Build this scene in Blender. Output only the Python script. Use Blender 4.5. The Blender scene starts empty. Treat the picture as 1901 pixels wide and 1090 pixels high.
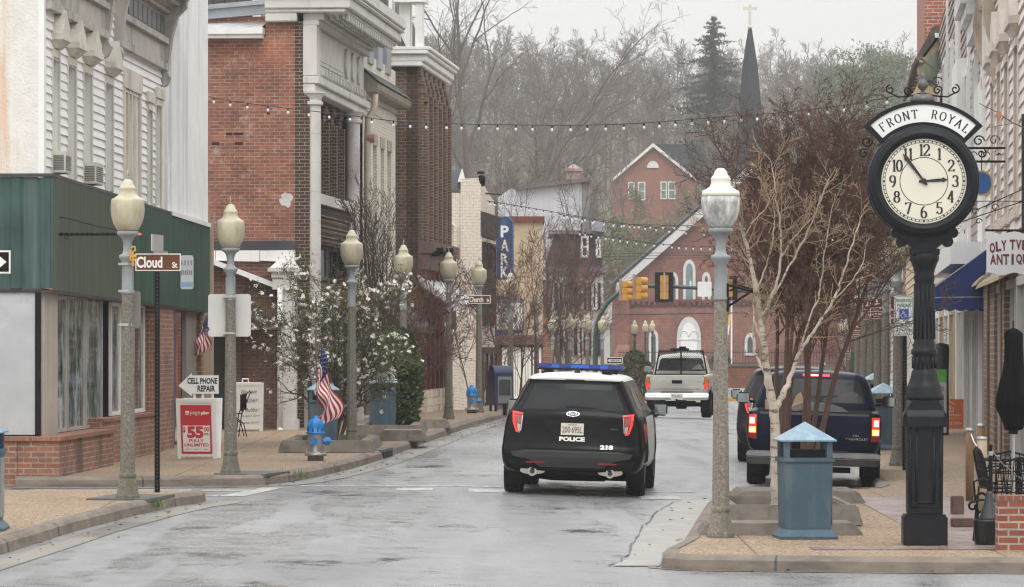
import bpy, bmesh, math, random
from mathutils import Vector, Matrix
from mathutils.bvhtree import BVHTree
random.seed(7)
R = math.radians
sc = bpy.context.scene
COL = sc.collection
# ------------------------------------------------------------------ camera
FPX, CX, HY, CH = 6800.0, 950.5, 640.0, 2.06      # focal length in photo pixels, centre column, horizon row, eye height
cam_d = bpy.data.cameras.new("camera")
cam_d.sensor_width = 36.0
cam_d.lens = FPX / 1901.0 * 36.0
cam_d.shift_y = (HY - 545.0) / 1901.0
cam_d.clip_start = 0.5
cam_d.clip_end = 6000
cam = bpy.data.objects.new("camera", cam_d)
cam.location = (0, 0, CH)
cam.rotation_euler = (R(90), 0, 0)
COL.objects.link(cam)
sc.camera = cam
# ------------------------------------------------------------------ overcast sky
SUN_EL, SUN_AZ = R(50), R(176)
w = bpy.data.worlds.new("World"); sc.world = w
w.use_nodes = True
nt = w.node_tree; nt.nodes.clear()
out = nt.nodes.new("ShaderNodeOutputWorld"); bg = nt.nodes.new("ShaderNodeBackground")
sky = nt.nodes.new("ShaderNodeTexSky"); sky.sky_type = 'NISHITA'; sky.sun_disc = False
sky.sun_elevation = SUN_EL; sky.sun_rotation = SUN_AZ; sky.air_density = 2.0; sky.dust_density = 6.0
hsv = nt.nodes.new("ShaderNodeHueSaturation"); hsv.inputs['Saturation'].default_value = 0.15
tc = nt.nodes.new("ShaderNodeTexCoord"); sx = nt.nodes.new("ShaderNodeSeparateXYZ")
ramp = nt.nodes.new("ShaderNodeValToRGB")          # overcast sky: three times as bright overhead as at the skyline
e = ramp.color_ramp.elements
e[0].position = 0.0; e[0].color = (.350, .346, .338, 1)
e[1].position = 1.0; e[1].color = (.97, .985, 1.0, 1)
m1 = e = ramp.color_ramp.elements.new(0.10); m1.color = (.358, .354, .347, 1)
sc1 = nt.nodes.new("ShaderNodeVectorMath"); sc1.operation = 'SCALE'; sc1.inputs['Scale'].default_value = 25.0
mix = nt.nodes.new("ShaderNodeMixRGB"); mix.inputs[0].default_value = 0.06
L = nt.links.new
L(tc.outputs['Generated'], sx.inputs[0]); L(sx.outputs['Z'], ramp.inputs[0]); L(ramp.outputs[0], sc1.inputs[0])
L(sky.outputs[0], hsv.inputs['Color']); L(sc1.outputs[0], mix.inputs[1]); L(hsv.outputs[0], mix.inputs[2])
L(mix.outputs[0], bg.inputs[0]); bg.inputs[1].default_value = 0.10
L(bg.outputs[0], out.inputs[0])
sun_d = bpy.data.lights.new("sun", 'SUN'); sun_d.energy = 0.8; sun_d.angle = R(25); sun_d.color = (1, .97, .93)
sun = bpy.data.objects.new("sun", sun_d)
sun.rotation_euler = (R(90) - SUN_EL, 0, R(180) - SUN_AZ + R(180)); COL.objects.link(sun)
sun.rotation_euler = Vector((math.sin(SUN_AZ) * -math.cos(SUN_EL), -math.cos(SUN_AZ) * math.cos(SUN_EL), -math.sin(SUN_EL))).to_track_quat('-Z', 'Y').to_euler()
sc.view_settings.view_transform = 'Standard'; sc.view_settings.look = 'None'
sc.view_settings.exposure = 0.12; sc.view_settings.gamma = 1.0
sc.cycles.use_denoising = True
try: sc.cycles.denoiser = 'OPENIMAGEDENOISE'
except Exception: pass
sc.cycles.max_bounces = 6; sc.cycles.diffuse_bounces = 3; sc.cycles.glossy_bounces = 3; sc.cycles.transmission_bounces = 4
sc.cycles.transparent_max_bounces = 8; sc.cycles.volume_bounces = 0
sc.cycles.sample_clamp_indirect = 6.0
sc.cycles.filter_width = 1.2
# ------------------------------------------------------------------ helpers
def P(px, py, d):
 "point seen at photo pixel (px, py) at distance d"
 return Vector(((px - CX) * d / FPX, d, CH + (HY - py) * d / FPX))
def lerp(a, b, t): return a + (b - a) * t
def interp(tab, x):
 if x <= tab[0][0]: return tab[0][1]
 for (a, va), (b, vb) in zip(tab, tab[1:]):
  if x <= b: return lerp(va, vb, (x - a) / (b - a))
 return tab[-1][1]
def clamp(x, a, b): return max(a, min(b, x))
PROF = [(20, -.14), (30, -.12), (38, -.06), (46, .02), (60, .03), (85, .15), (98, .15), (105, -.05), (114, -.40), (140, -.85), (180, -.70), (250, -.2), (400, 0), (3000, 0)]
def gz(X, d):
 return interp(PROF, d) - .03 * clamp(X - .07 * (d - 50), -1, 2)
KERB = .14
class MB:
 def __init__(s): s.v = []; s.f = []; s.m = []
 def add(s, vs, fs, mi=0):
  o = len(s.v); s.v += [tuple(p) for p in vs]
  for f in fs: s.f.append(tuple(i + o for i in f)); s.m.append(mi)
  return s
 def quad(s, a, b, c, d, mi=0): return s.add([a, b, c, d], [(0, 1, 2, 3)], mi)
 def box(s, x0, x1, y0, y1, z0, z1, mi=0):
  vs = [(x, y, z) for z in (z0, z1) for y in (y0, y1) for x in (x0, x1)]
  return s.add(vs, [(0, 2, 3, 1), (4, 5, 7, 6), (0, 1, 5, 4), (2, 6, 7, 3), (0, 4, 6, 2), (1, 3, 7, 5)], mi)
 def frustum(s, a, b, mi=0):
  "a, b = (x0,x1,y0,y1,z): box whose bottom and top differ"
  vs = [(x, y, q[4]) for q in (a, b) for y in (q[2], q[3]) for x in (q[0], q[1])]
  return s.add(vs, [(0, 2, 3, 1), (4, 5, 7, 6), (0, 1, 5, 4), (2, 6, 7, 3), (0, 4, 6, 2), (1, 3, 7, 5)], mi)
 def prism(s, poly, axis, t0, t1, mi=0):
  "2D polygon extruded along axis; x:(y,z) y:(x,z) z:(x,y)"
  n = len(poly)
  def pt(p, t):
   return (t, p[0], p[1]) if axis == 'x' else ((p[0], t, p[1]) if axis == 'y' else (p[0], p[1], t))
  vs = [pt(p, t0) for p in poly] + [pt(p, t1) for p in poly]
  fs = [tuple(range(n))[::-1], tuple(range(n, 2 * n))] + [(i, (i + 1) % n, n + (i + 1) % n, n + i) for i in range(n)]
  return s.add(vs, fs, mi)
 def tube(s, pts, rad, n=6, mi=0, cap=True):
  pts = [Vector(p) for p in pts]
  if not isinstance(rad, (list, tuple)): rad = [rad] * len(pts)
  o = len(s.v); up = None
  for i, p in enumerate(pts):
   t = (pts[min(i + 1, len(pts) - 1)] - pts[max(i - 1, 0)])
   if t.length < 1e-9: t = Vector((0, 0, 1))
   t.normalize()
   if up is None: up = Vector((1, 0, 0)) if abs(t.x) < .8 else Vector((0, 1, 0))
   a = (up - t * up.dot(t)); a.normalize(); up = a; b = t.cross(a)
   for k in range(n):
    q = p + (a * math.cos(2 * math.pi * k / n) + b * math.sin(2 * math.pi * k / n)) * rad[i]
    s.v.append(tuple(q))
  for i in range(len(pts) - 1):
   for k in range(n):
    k2 = (k + 1) % n
    s.f.append((o + i * n + k, o + i * n + k2, o + (i + 1) * n + k2, o + (i + 1) * n + k)); s.m.append(mi)
  if cap and n > 2:
   s.f.append(tuple(o + k for k in range(n))[::-1]); s.m.append(mi)
   e = o + (len(pts) - 1) * n
   s.f.append(tuple(e + k for k in range(n))); s.m.append(mi)
  return s
 def lathe(s, prof, n=24, c=(0, 0, 0), mi=0, sq=None):
  "prof = [(r, z)]"
  o = len(s.v)
  for r, z in prof:
   for k in range(n):
    a = 2 * math.pi * (k + .5) / n
    s.v.append((c[0] + r * math.cos(a), c[1] + r * math.sin(a), c[2] + z))
  for i in range(len(prof) - 1):
   for k in range(n):
    k2 = (k + 1) % n
    s.f.append((o + i * n + k, o + i * n + k2, o + (i + 1) * n + k2, o + (i + 1) * n + k)); s.m.append(mi)
  s.f.append(tuple(o + k for k in range(n))[::-1]); s.m.append(mi)
  e = o + (len(prof) - 1) * n
  s.f.append(tuple(e + k for k in range(n))); s.m.append(mi)
  return s
 def xf(s, M, start=0):
  for i in range(start, len(s.v)): s.v[i] = tuple(M @ Vector(s.v[i]))
  return s
 def build(s, name, mats, parent=None, smooth=False, bevel=0, loc=None, rz=0, subd=0):
  me = bpy.data.meshes.new(name)
  me.from_pydata(s.v, [], s.f)
  if not isinstance(mats, (list, tuple)): mats = [mats]
  for m in mats: me.materials.append(m)
  if len(mats) > 1: me.polygons.foreach_set('material_index', s.m)
  if smooth: me.polygons.foreach_set('use_smooth', [True] * len(me.polygons))
  if bevel:
   bm = bmesh.new(); bm.from_mesh(me)
   bmesh.ops.remove_doubles(bm, verts=bm.verts, dist=1e-5)
   es = [e for e in bm.edges if len(e.link_faces) == 2 and e.calc_face_angle(0) > .5]
   bmesh.ops.bevel(bm, geom=es, offset=bevel, segments=2, affect='EDGES', clamp_overlap=True)
   bm.to_mesh(me); bm.free()
  uvl = me.uv_layers.new(name='UVMap')
  vs = me.vertices; data = [0.0] * (2 * len(me.loops))
  for p in me.polygons:
   n = p.normal; ax, ay, az = abs(n.x), abs(n.y), abs(n.z)
   for li in p.loop_indices:
    c = vs[me.loops[li].vertex_index].co
    if az > max(ax, ay): u, v = c.x, c.y
    elif ax > ay: u, v = c.y, c.z
    else: u, v = c.x, c.z
    data[2 * li] = u; data[2 * li + 1] = v
  uvl.data.foreach_set('uv', data)
  me.update()
  ob = bpy.data.objects.new(name, me); COL.objects.link(ob)
  if parent is not None: ob.parent = parent
  if loc is not None: ob.location = loc
  ob.rotation_euler.z = rz
  return ob
def tag(o, label=None, cat=None, group=None, kind=None):
 if label: o['label'] = label
 if cat: o['category'] = cat
 if group: o['group'] = group
 if kind: o['kind'] = kind
 return o
def thing(name, loc, label, cat, rz=0, group=None):
 o = bpy.data.objects.new(name, None); COL.objects.link(o)
 o.empty_display_size = .2; o.location = loc; o.rotation_euler = (0, 0, rz)
 return tag(o, label, cat, group)
def dup(root, loc, label, rz=None, group=None, scale=None):
 def cp(o, par):
  c = o.copy(); COL.objects.link(c); c.parent = par
  for ch in list(o.children): cp(ch, c)
  return c
 c = cp(root, None); c.location = loc; c['label'] = label
 if rz is not None: c.rotation_euler.z = rz
 if group: c['group'] = group
 if scale: c.scale = (scale,) * 3
 return c
def struct(ob): ob['kind'] = 'structure'; return ob
_tc = {}
def text_geo(t, size=1.0, sx=1.0, bold=0.0, space=1.0, shear=0.0):
 "glyph outlines of a line of text as (verts2d, faces), centred"
 key = (t, bold, space, shear)
 if key not in _tc:
  cu = bpy.data.curves.new('t', 'FONT'); cu.body = t; cu.size = 1; cu.offset = bold; cu.resolution_u = 3
  cu.space_character = space; cu.shear = shear
  cu.align_x = 'CENTER'; cu.align_y = 'CENTER'
  ob = bpy.data.objects.new('t', cu); COL.objects.link(ob)
  me = bpy.data.meshes.new_from_object(ob.evaluated_get(bpy.context.evaluated_depsgraph_get()))
  vs = [(v.co.x, v.co.y) for v in me.vertices]; fs = [tuple(p.vertices) for p in me.polygons]
  bpy.data.objects.remove(ob); bpy.data.curves.remove(cu); bpy.data.meshes.remove(me)
  xs = [v[0] for v in vs]; ys = [v[1] for v in vs]
  cx, cy = (min(xs) + max(xs)) / 2, (min(ys) + max(ys)) / 2
  _tc[key] = ([(x - cx, y - cy) for x, y in vs], fs, max(xs) - min(xs), max(ys) - min(ys))
 vs, fs, ww, hh = _tc[key]
 return [(x * size * sx, y * size) for x, y in vs], fs, ww * size * sx, hh * size
def text_fit(mb, t, o, u, v, w, h, bold=0.02, mi=0, lift=.002, space=1.0):
 "text filling the box w x h centred at o on the plane (u, v)"
 vs, fs, ww, hh = text_geo(t, 1, 1, bold, space)
 o, u, v = Vector(o), Vector(u).normalized(), Vector(v).normalized(); n = u.cross(v)
 ax, ay = w / ww, h / hh
 mb.add([o + u * (x * ax) + v * (y * ay) + n * lift for x, y in vs], fs, mi)
def nib(mb, strokes, o, u, v, size, thick=.16, thin=.05, sx=1.0, mi=0, lift=.001):
 "letters drawn with a broad pen (thick verticals, thin horizontals) on plane (u, v) with normal u x v"
 o, u, v = Vector(o), Vector(u).normalized(), Vector(v).normalized(); n = u.cross(v); k = 0
 for st in strokes:
  for (a, b) in zip(st, st[1:]):
   a = Vector((a[0] * sx, a[1])); b = Vector((b[0] * sx, b[1])); t = b - a
   if t.length < 1e-6: continue
   t.normalize(); pn = Vector((-t.y, t.x)); wd = lerp(thin, thick, abs(t.y) ** 1.5) / 2
   a2, b2 = a - t * wd * .35, b + t * wd * .35
   q = [a2 - pn * wd, b2 - pn * wd, b2 + pn * wd, a2 + pn * wd]
   zz = lift + k * 2e-5; k += 1
   mb.add([o + u * (p.x * size) + v * (p.y * size) + n * zz for p in q], [(0, 1, 2, 3)], mi)
def arc(cx, cy, rx, ry, a0, a1, n=14):
 return [(cx + rx * math.cos(R(a0 + (a1 - a0) * i / n)), cy + ry * math.sin(R(a0 + (a1 - a0) * i / n))) for i in range(n + 1)]
def srf(x, y, w=.12): return [(x - w, y), (x + w, y)]
GLY = {   # unit height glyphs centred on 0
 '1': [[(0, -.5), (0, .5)], [(0, .5), (-.14, .36)], srf(0, -.48, .16)],
 '2': [arc(0, .22, .26, .27, 170, -30), [(.22, .08), (-.26, -.46)], [(-.27, -.47), (.28, -.47)], [(.28, -.47), (.28, -.36)]],
 '3': [arc(0, .25, .23, .24, 160, -80), arc(0, -.23, .26, .27, 90, -160)],
 '4': [[(.1, -.5), (.1, .5)], [(.1, .5), (-.3, -.2)], [(-.3, -.2), (.3, -.2)], srf(.1, -.48, .12)],
 '5': [[(-.2, .48), (.22, .48)], [(-.2, .48), (-.22, .04)], arc(-.02, -.2, .27, .29, 130, -155)],
 '6': [arc(0, -.2, .25, .29, 0, 360, 20), arc(.12, -.05, .37, .55, 185, 95, 8)],
 '7': [[(-.25, .47), (.26, .47)], [(.26, .47), (-.06, -.5)], [(-.25, .47), (-.25, .36)]],
 '8': [arc(0, .25, .21, .23, 0, 360, 18), arc(0, -.23, .26, .26, 0, 360, 18)],
 '9': [arc(0, .2, .25, .29, 0, 360, 20), arc(-.12, .05, .37, .55, 5, -85, 8)],
 '0': [arc(0, 0, .26, .49, 0, 360, 22)],
 'F': [[(-.2, -.5), (-.2, .5)], [(-.2, .47), (.28, .47)], [(.28, .48), (.28, .33)], [(-.2, .02), (.16, .02)], srf(-.2, -.48)],
 'R': [[(-.24, -.5), (-.24, .5)], [(-.24, .47), (.02, .47)], arc(.02, .24, .22, .23, 90, -90), [(.02, .01), (-.24, .01)], [(.02, .0), (.28, -.5)], srf(-.24, -.48), srf(.3, -.48, .08)],
 'O': [arc(0, 0, .36, .49, 0, 360, 24)],
 'N': [[(-.3, -.5), (-.3, .5)], [(-.3, .5), (.3, -.5)], [(.3, -.5), (.3, .5)], srf(-.3, -.48, .1), srf(.3, .48, .1), srf(-.36, .48, .06)],
 'T': [[(0, -.5), (0, .5)], [(-.32, .47), (.32, .47)], [(-.32, .48), (-.32, .33)], [(.32, .48), (.32, .33)], srf(0, -.48)],
 'Y': [[(0, -.5), (0, 0)], [(0, 0), (-.3, .5)], [(0, 0), (.3, .5)], srf(0, -.48), srf(-.3, .48, .1), srf(.3, .48, .1)],
 'A': [[(-.32, -.5), (0, .5)], [(0, .5), (.32, -.5)], [(-.2, -.14), (.2, -.14)], srf(-.32, -.48, .1), srf(.32, -.48, .1)],
 'L': [[(-.2, -.5), (-.2, .5)], [(-.2, -.47), (.28, -.47)], [(.28, -.48), (.28, -.3)], srf(-.2, .48)],
}
def wall(mb, x0, x1, z0, z1, ops=(), y=0.0, rev=.15, mi=0):
 "wall in the local xz plane facing -y with rectangular openings (x0,x1,z0,z1) and reveals"
 xs = sorted({x0, x1} | {clamp(v, x0, x1) for o in ops for v in o[:2]})
 zs = sorted({z0, z1} | {clamp(v, z0, z1) for o in ops for v in o[2:4]})
 for xa, xb in zip(xs, xs[1:]):
  for za, zb in zip(zs, zs[1:]):
   cx, cz = (xa + xb) / 2, (za + zb) / 2
   if any(o[0] < cx < o[1] and o[2] < cz < o[3] for o in ops): continue
   mb.quad((xa, y, za), (xb, y, za), (xb, y, zb), (xa, y, zb), mi)
 for o in ops:
  a, b, c, d = o[:4]
  mb.quad((a, y, c), (a, y + rev, c), (a, y + rev, d), (a, y, d), mi)
  mb.quad((b, y + rev, c), (b, y, c), (b, y, d), (b, y + rev, d), mi)
  mb.quad((a, y, d), (a, y + rev, d), (b, y + rev, d), (b, y, d), mi)
  mb.quad((a, y + rev, c), (a, y, c), (b, y, c), (b, y + rev, c), mi)
class Fac:
 "a facade frame: local x along the facade, y into the building, z up; lx/lz read photo pixels on it"
 def __init__(s, A, B, left=True):
  s.A = Vector(A); s.B = Vector(B)
  o, e = (s.A, s.B) if left else (s.B, s.A)
  s.o = o; s.u = (e - o).normalized(); s.n = Vector((-s.u.y, s.u.x)); s.len = (e - o).length
  s.rz = math.atan2(s.u.y, s.u.x)
 def lx(s, px, off=0.0):
  k = (px - CX) / FPX; q = s.o + s.n * off
  return (k * q.y - q.x) / (s.u.x - k * s.u.y)
 def d(s, x, off=0.0): return s.o.y + s.u.y * x + s.n.y * off
 def lz(s, px, py, off=0.0): return CH + (HY - py) * s.d(s.lx(px, off), off) / FPX
 def root(s, name, label, cat='building'): return thing(name, (s.o.x, s.o.y, 0), label, cat, s.rz)
def XD(px, d): return Vector(((px - CX) * d / FPX, d))
# ------------------------------------------------------------------ materials
def _new(name):
 m = bpy.data.materials.new(name); m.use_nodes = True
 t = m.node_tree; b = t.nodes['Principled BSDF']
 return m, t, b
def _noise(t, scale, detail=4, co=None, st=(1, 1, 1), rough=.55, coord='Object'):
 c = t.nodes.new('ShaderNodeTexCoord'); mp = t.nodes.new('ShaderNodeMapping'); mp.inputs['Scale'].default_value = st
 n = t.nodes.new('ShaderNodeTexNoise'); n.inputs['Scale'].default_value = scale; n.inputs['Detail'].default_value = detail
 n.inputs['Roughness'].default_value = rough
 t.links.new(c.outputs[coord], mp.inputs[0]); t.links.new(mp.outputs[0], n.inputs['Vector'])
 return n.outputs['Fac']
def _ramp(t, fac, p0, p1, c0=(0, 0, 0, 1), c1=(1, 1, 1, 1)):
 r = t.nodes.new('ShaderNodeValToRGB'); e = r.color_ramp.elements
 e[0].position = p0; e[1].position = p1; e[0].color = c0; e[1].color = c1
 t.links.new(fac, r.inputs[0]); return r.outputs[0]
def _mix(t, fac, a, b, mode='MIX'):
 m = t.nodes.new('ShaderNodeMixRGB'); m.blend_type = mode
 for i, x in enumerate((fac, a, b)):
  if isinstance(x, (int, float)): m.inputs[i].default_value = x
  elif isinstance(x, tuple): m.inputs[i].default_value = x if len(x) == 4 else (*x, 1)
  else: t.links.new(x, m.inputs[i])
 return m.outputs[0]
def _bump(t, b, h, strength, dist=.01):
 n = t.nodes.new('ShaderNodeBump'); n.inputs['Strength'].default_value = strength; n.inputs['Distance'].default_value = dist
 t.links.new(h, n.inputs['Height']); t.links.new(n.outputs[0], b.inputs['Normal'])
def mul(c, k): return tuple(min(1, x * k) for x in c[:3])
MC = {}
def mat(name, col, rough=.6, metal=0, var=.18, vs=2.0, bump=0, bs=60, spec=.5, dirt=None, ds=(1.2, 1.2, .25), dp=(.52, .68), coat=0, col2=None, st=(1, 1, 1), trans=0, ior=1.45):
 if name in MC: return MC[name]
 m, t, b = _new(name)
 n = _noise(t, vs, 6, st=st)
 c = _mix(t, _ramp(t, n, .3, .7), mul(col, 1 - var), col2 or mul(col, 1 + var))
 if dirt:
  c = _mix(t, _ramp(t, _noise(t, 1.5, 7, st=ds, rough=.7), dp[0], dp[1]), c, dirt)
 t.links.new(c, b.inputs['Base Color'])
 b.inputs['Roughness'].default_value = rough; b.inputs['Metallic'].default_value = metal
 b.inputs['Specular IOR Level'].default_value = spec
 b.inputs['Coat Weight'].default_value = coat; b.inputs['Coat Roughness'].default_value = .05
 b.inputs['Transmission Weight'].default_value = trans; b.inputs['IOR'].default_value = ior
 if bump: _bump(t, b, _noise(t, bs, 3), bump)
 MC[name] = m; return m
def emat(name, col, e, base=(.3, .02, .02)):
 m, t, b = _new(name); b.inputs['Base Color'].default_value = (*base, 1)
 b.inputs['Emission Color'].default_value = (*col, 1); b.inputs['Emission Strength'].default_value = e
 b.inputs['Roughness'].default_value = .2; MC[name] = m; return m
def brick(name, c1, c2, mortar, bw=.215, bh=.075, ms=.010, var=.35, patch=None, pth=(.58, .7), ps=1.3, rough=.85, dirt=None, dth=(.55, .75), dsc=.5, c3=None):
 m, t, b = _new(name)
 uv = t.nodes.new('ShaderNodeTexCoord'); br = t.nodes.new('ShaderNodeTexBrick')
 br.inputs['Scale'].default_value = 1; br.inputs['Brick Width'].default_value = bw; br.inputs['Row Height'].default_value = bh
 br.inputs['Mortar Size'].default_value = ms; br.inputs['Mortar Smooth'].default_value = .2; br.inputs['Bias'].default_value = -.1
 br.inputs['Color1'].default_value = (*c1, 1); br.inputs['Color2'].default_value = (*c2, 1)
 t.links.new(uv.outputs['UV'], br.inputs['Vector'])
 mt = _mix(t, _ramp(t, _noise(t, 6, 4), .35, .65), mortar, mul(mortar, .6)); t.links.new(mt, br.inputs['Mortar'])
 n = _noise(t, 1.1, 8, rough=.65)
 c = _mix(t, 1.0, br.outputs['Color'], _ramp(t, n, .25, .75, (1 - var,) * 3 + (1,), (1 + var * .6,) * 3 + (1,)), 'MULTIPLY')
 if c3: c = _mix(t, _ramp(t, _noise(t, .35, 3), .5, .62), c, _mix(t, .65, c, c3))
 n2 = _noise(t, 14, 3); c = _mix(t, 1.0, c, _ramp(t, n2, .2, .8, (.82,) * 3 + (1,), (1.12,) * 3 + (1,)), 'MULTIPLY')
 if patch: c = _mix(t, _ramp(t, _noise(t, ps, 12, rough=.78), pth[0], pth[1], (0, 0, 0, 1), (.75, .75, .75, 1)), c, patch)
 if dirt: c = _mix(t, _ramp(t, _noise(t, dsc, 6, st=(1, 1, .5)), dth[0], dth[1], (0, 0, 0, 1), (.8, .8, .8, 1)), c, dirt)
 t.links.new(c, b.inputs['Base Color']); b.inputs['Roughness'].default_value = rough
 _bump(t, b, br.outputs['Fac'], -.5 if var > .1 else -.15, .008)
 MC[name] = m; return m
white = mat('white_paint', (.78, .77, .74), .5, var=.06, dirt=(.55, .52, .47), dp=(.55, .8))
clapw = mat('white_clapboard', (.80, .795, .775), .55, var=.05, dirt=(.6, .58, .54), ds=(.6, .6, .12), dp=(.58, .85))
cream = mat('cream_trim', (.60, .56, .49), .6, var=.1, dirt=(.38, .33, .27))
taupe = mat('taupe_trim', (.42, .39, .355), .6, var=.15, vs=5, dirt=(.2, .18, .16), bump=.1)
terra = mat('terracotta_white', (.60, .585, .55), .55, var=.08, dirt=(.32, .29, .25), ds=(1, 1, .6), dp=(.55, .75))
stucco = mat('stucco', (.74, .715, .66), .9, var=.08, vs=4, bump=.9, bs=28, dirt=(.66, .40, .22), ds=(1, .75, .05), dp=(.54, .68))
green_p = mat('green_metal', (.026, .066, .048), .5, var=.25, vs=1.2, dirt=(.05, .11, .08), ds=(3, 3, .15), dp=(.4, .7), metal=.15)
green_f = mat('faded_green_metal', (.06, .082, .054), .6, var=.2, vs=1.2, dirt=(.10, .11, .09), ds=(3, 3, .12), dp=(.42, .7), metal=.1)
teal_m = mat('weathered_teal_metal', (.035, .075, .065), .5, var=.35, vs=1.4, dirt=(.11, .16, .165), ds=(5, 5, .08), dp=(.45, .75), metal=.1)
corr = mat('white_corrugated_metal', (.78, .785, .78), .45, var=.05, dirt=(.5, .5, .5), ds=(2, 2, .1))
glass = mat('dark_glass', (.018, .022, .026), .06, var=.3, vs=.8, spec=.8)
glassl = mat('painted_reflection_glass', (.30, .335, .335), .08, var=.75, vs=2.6, spec=.8, st=(2, 2, .6), dirt=(.03, .04, .04), ds=(3, 3, 1.2), dp=(.42, .55))  # pale and dark blotches put curtains and reflections into the glass colour
paper = mat('papered_glass', (.47, .48, .485), .25, var=.16, vs=1.1, bump=.8, bs=1.6, spec=.6, dirt=(.36, .37, .375), ds=(1, 1, .7), dp=(.5, .62))
beige_p = mat('beige_post', (.42, .365, .32), .6, var=.12)
kbrick = brick('orange_brick', (.34, .135, .075), (.24, .09, .055), (.40, .35, .29), .21, .078, .010, dirt=(.05, .045, .035), dth=(.56, .68), dsc=1.0)
rbrick = brick('weathered_red_brick', (.36, .125, .070), (.215, .078, .052), (.40, .32, .26), .215, .075, .009, .5, patch=(.56, .46, .41), pth=(.555, .70), ps=1.8, dirt=(.14, .07, .05), dth=(.5, .68), dsc=.55, c3=(.50, .17, .075))
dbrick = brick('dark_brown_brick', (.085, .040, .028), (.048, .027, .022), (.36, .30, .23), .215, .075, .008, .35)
bbrick = brick('brown_brick', (.155, .082, .052), (.105, .06, .043), (.33, .28, .22), .215, .075, .008, .35)
brownb = brick('dark_red_brick', (.17, .065, .045), (.11, .045, .035), (.22, .17, .14), .215, .075, .008, .3)  # darker brick tone for the lean-to, theatre base and fence wall
pinkb = brick('cream_painted_brick', (.76, .68, .575), (.73, .65, .55), (.68, .6, .5), .215, .075, .007, .08)
creamb = brick('ivory_painted_brick', (.70, .665, .56), (.67, .63, .53), (.60, .56, .47), .215, .075, .007, .08)
chbrick = brick('church_brick', (.27, .10, .068), (.20, .074, .053), (.32, .2, .155), .215, .075, .010, .45, dirt=(.14, .06, .045), dth=(.5, .66), dsc=.25)
chbrick2 = brick('hill_house_brick', (.34, .125, .085), (.28, .105, .075), (.40, .26, .2), .215, .075, .008, .15)
planterb = brick('planter_brick', (.30, .085, .05), (.20, .06, .04), (.46, .42, .37), .205, .072, .010, .3, patch=(.5, .46, .42), pth=(.66, .75), ps=5)
maroon = mat('maroon_paint', (.105, .022, .024), .5, var=.2)
maroon2 = mat('dull_maroon_paint', (.15, .09, .085), .55, var=.15)
slate = brick('slate_shingles', (.085, .08, .078), (.065, .062, .062), (.03, .03, .03), .26, .20, .012, .25)
slated = brick('dark_slate_shingles', (.045, .047, .052), (.035, .037, .042), (.018, .018, .02), .26, .16, .012, .25)
zinc = mat('grey_metal_roof', (.35, .37, .40), .4, var=.2, metal=.5, vs=1.5)
flash = mat('dark_flashing', (.05, .052, .055), .5, var=.3)
conc = mat('aggregate_concrete', (.22, .198, .162), .85, var=.5, vs=40, bump=.5, bs=90, dirt=(.14, .135, .10), ds=(2, 2, .4))
concg = mat('mossy_aggregate_concrete', (.17, .156, .128), .85, var=.5, vs=40, bump=.5, bs=90, dirt=(.11, .105, .07), ds=(2, 2, .3))
collar = mat('grey_blue_metal', (.25, .268, .272), .45, var=.15, vs=6, dirt=(.2, .21, .21))
globe_m = mat('beige_plastic_globe', (.52, .475, .345), .33, var=.07, vs=3, dirt=(.36, .325, .22), ds=(2.2, 2.2, 1.1), dp=(.46, .66), spec=.5)
globe_c = mat('white_globe_cap', (.74, .71, .62), .35, var=.05)
bluebin = mat('blue_grey_bin', (.050, .094, .128), .5, var=.16, vs=3, bump=.12, bs=120, dirt=(.10, .135, .15), ds=(4, 4, .8), dp=(.52, .7))
bluetop = mat('pale_blue_bin_lid', (.17, .265, .335), .3, var=.16, vs=4, dirt=(.30, .40, .46), ds=(5, 5, 1), dp=(.5, .7))
black_i = mat('black_cast_iron', (.010, .0115, .0145), .38, var=.3, vs=8, bump=.08, bs=150, spec=.22)
black_m = mat('black_metal', (.009, .009, .010), .45, var=.2, spec=.15)
dial = mat('cream_dial', (.70, .665, .545), .35, var=.03)
ink = mat('black_ink', (.016, .018, .018), .5, var=.1)
signw = mat('white_sign', (.78, .78, .76), .4, var=.04)
brown_s = mat('brown_sign', (.13, .038, .013), .4, var=.08)
lett = mat('white_lettering', (.80, .78, .73), .4, var=.03)
red_s = mat('red_sign', (.55, .035, .05), .4, var=.08)
green_s = mat('green_sign_ink', (.01, .16, .09), .4, var=.05)
blue_s = mat('blue_sign_ink', (.01, .12, .52), .4, var=.05)
orange_s = mat('orange_sign', (.90, .22, .08), .45, var=.05)
hydb = mat('hydrant_blue', (.01, .19, .52), .35, var=.15, vs=8)
silver = mat('silver_paint', (.40, .40, .39), .38, metal=.6, var=.25, vs=9, dirt=(.16, .14, .12), ds=(4, 4, 2))
wood_p = mat('weathered_wood', (.17, .10, .048), .7, var=.25, vs=6, st=(3, 3, .4))
wood_g = mat('grey_wood', (.36, .29, .2), .8, var=.25, vs=6, st=(3, 3, .4))
tan = mat('tan_boards', (.33, .25, .17), .7, var=.1)
navy = mat('navy_canvas', (.006, .026, .125), .75, var=.12, vs=6)
umb = mat('black_umbrella_cloth', (.005, .005, .006), .85, var=.3, spec=.1)
steel = mat('galvanised_steel', (.5, .5, .5), .35, metal=.8, var=.1)
yel = mat('signal_yellow', (.56, .27, .035), .4, var=.12, vs=3)
polegreen = mat('dark_green_pole', (.03, .055, .05), .4, var=.2)
stone = mat('planter_stone', (.165, .14, .115), .8, var=.25, vs=5, bump=.3, bs=40, dirt=(.075, .07, .05), ds=(2, 2, 2))
soil = mat('mulch', (.045, .032, .022), .95, var=.5, vs=30, bump=1, bs=60)
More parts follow.
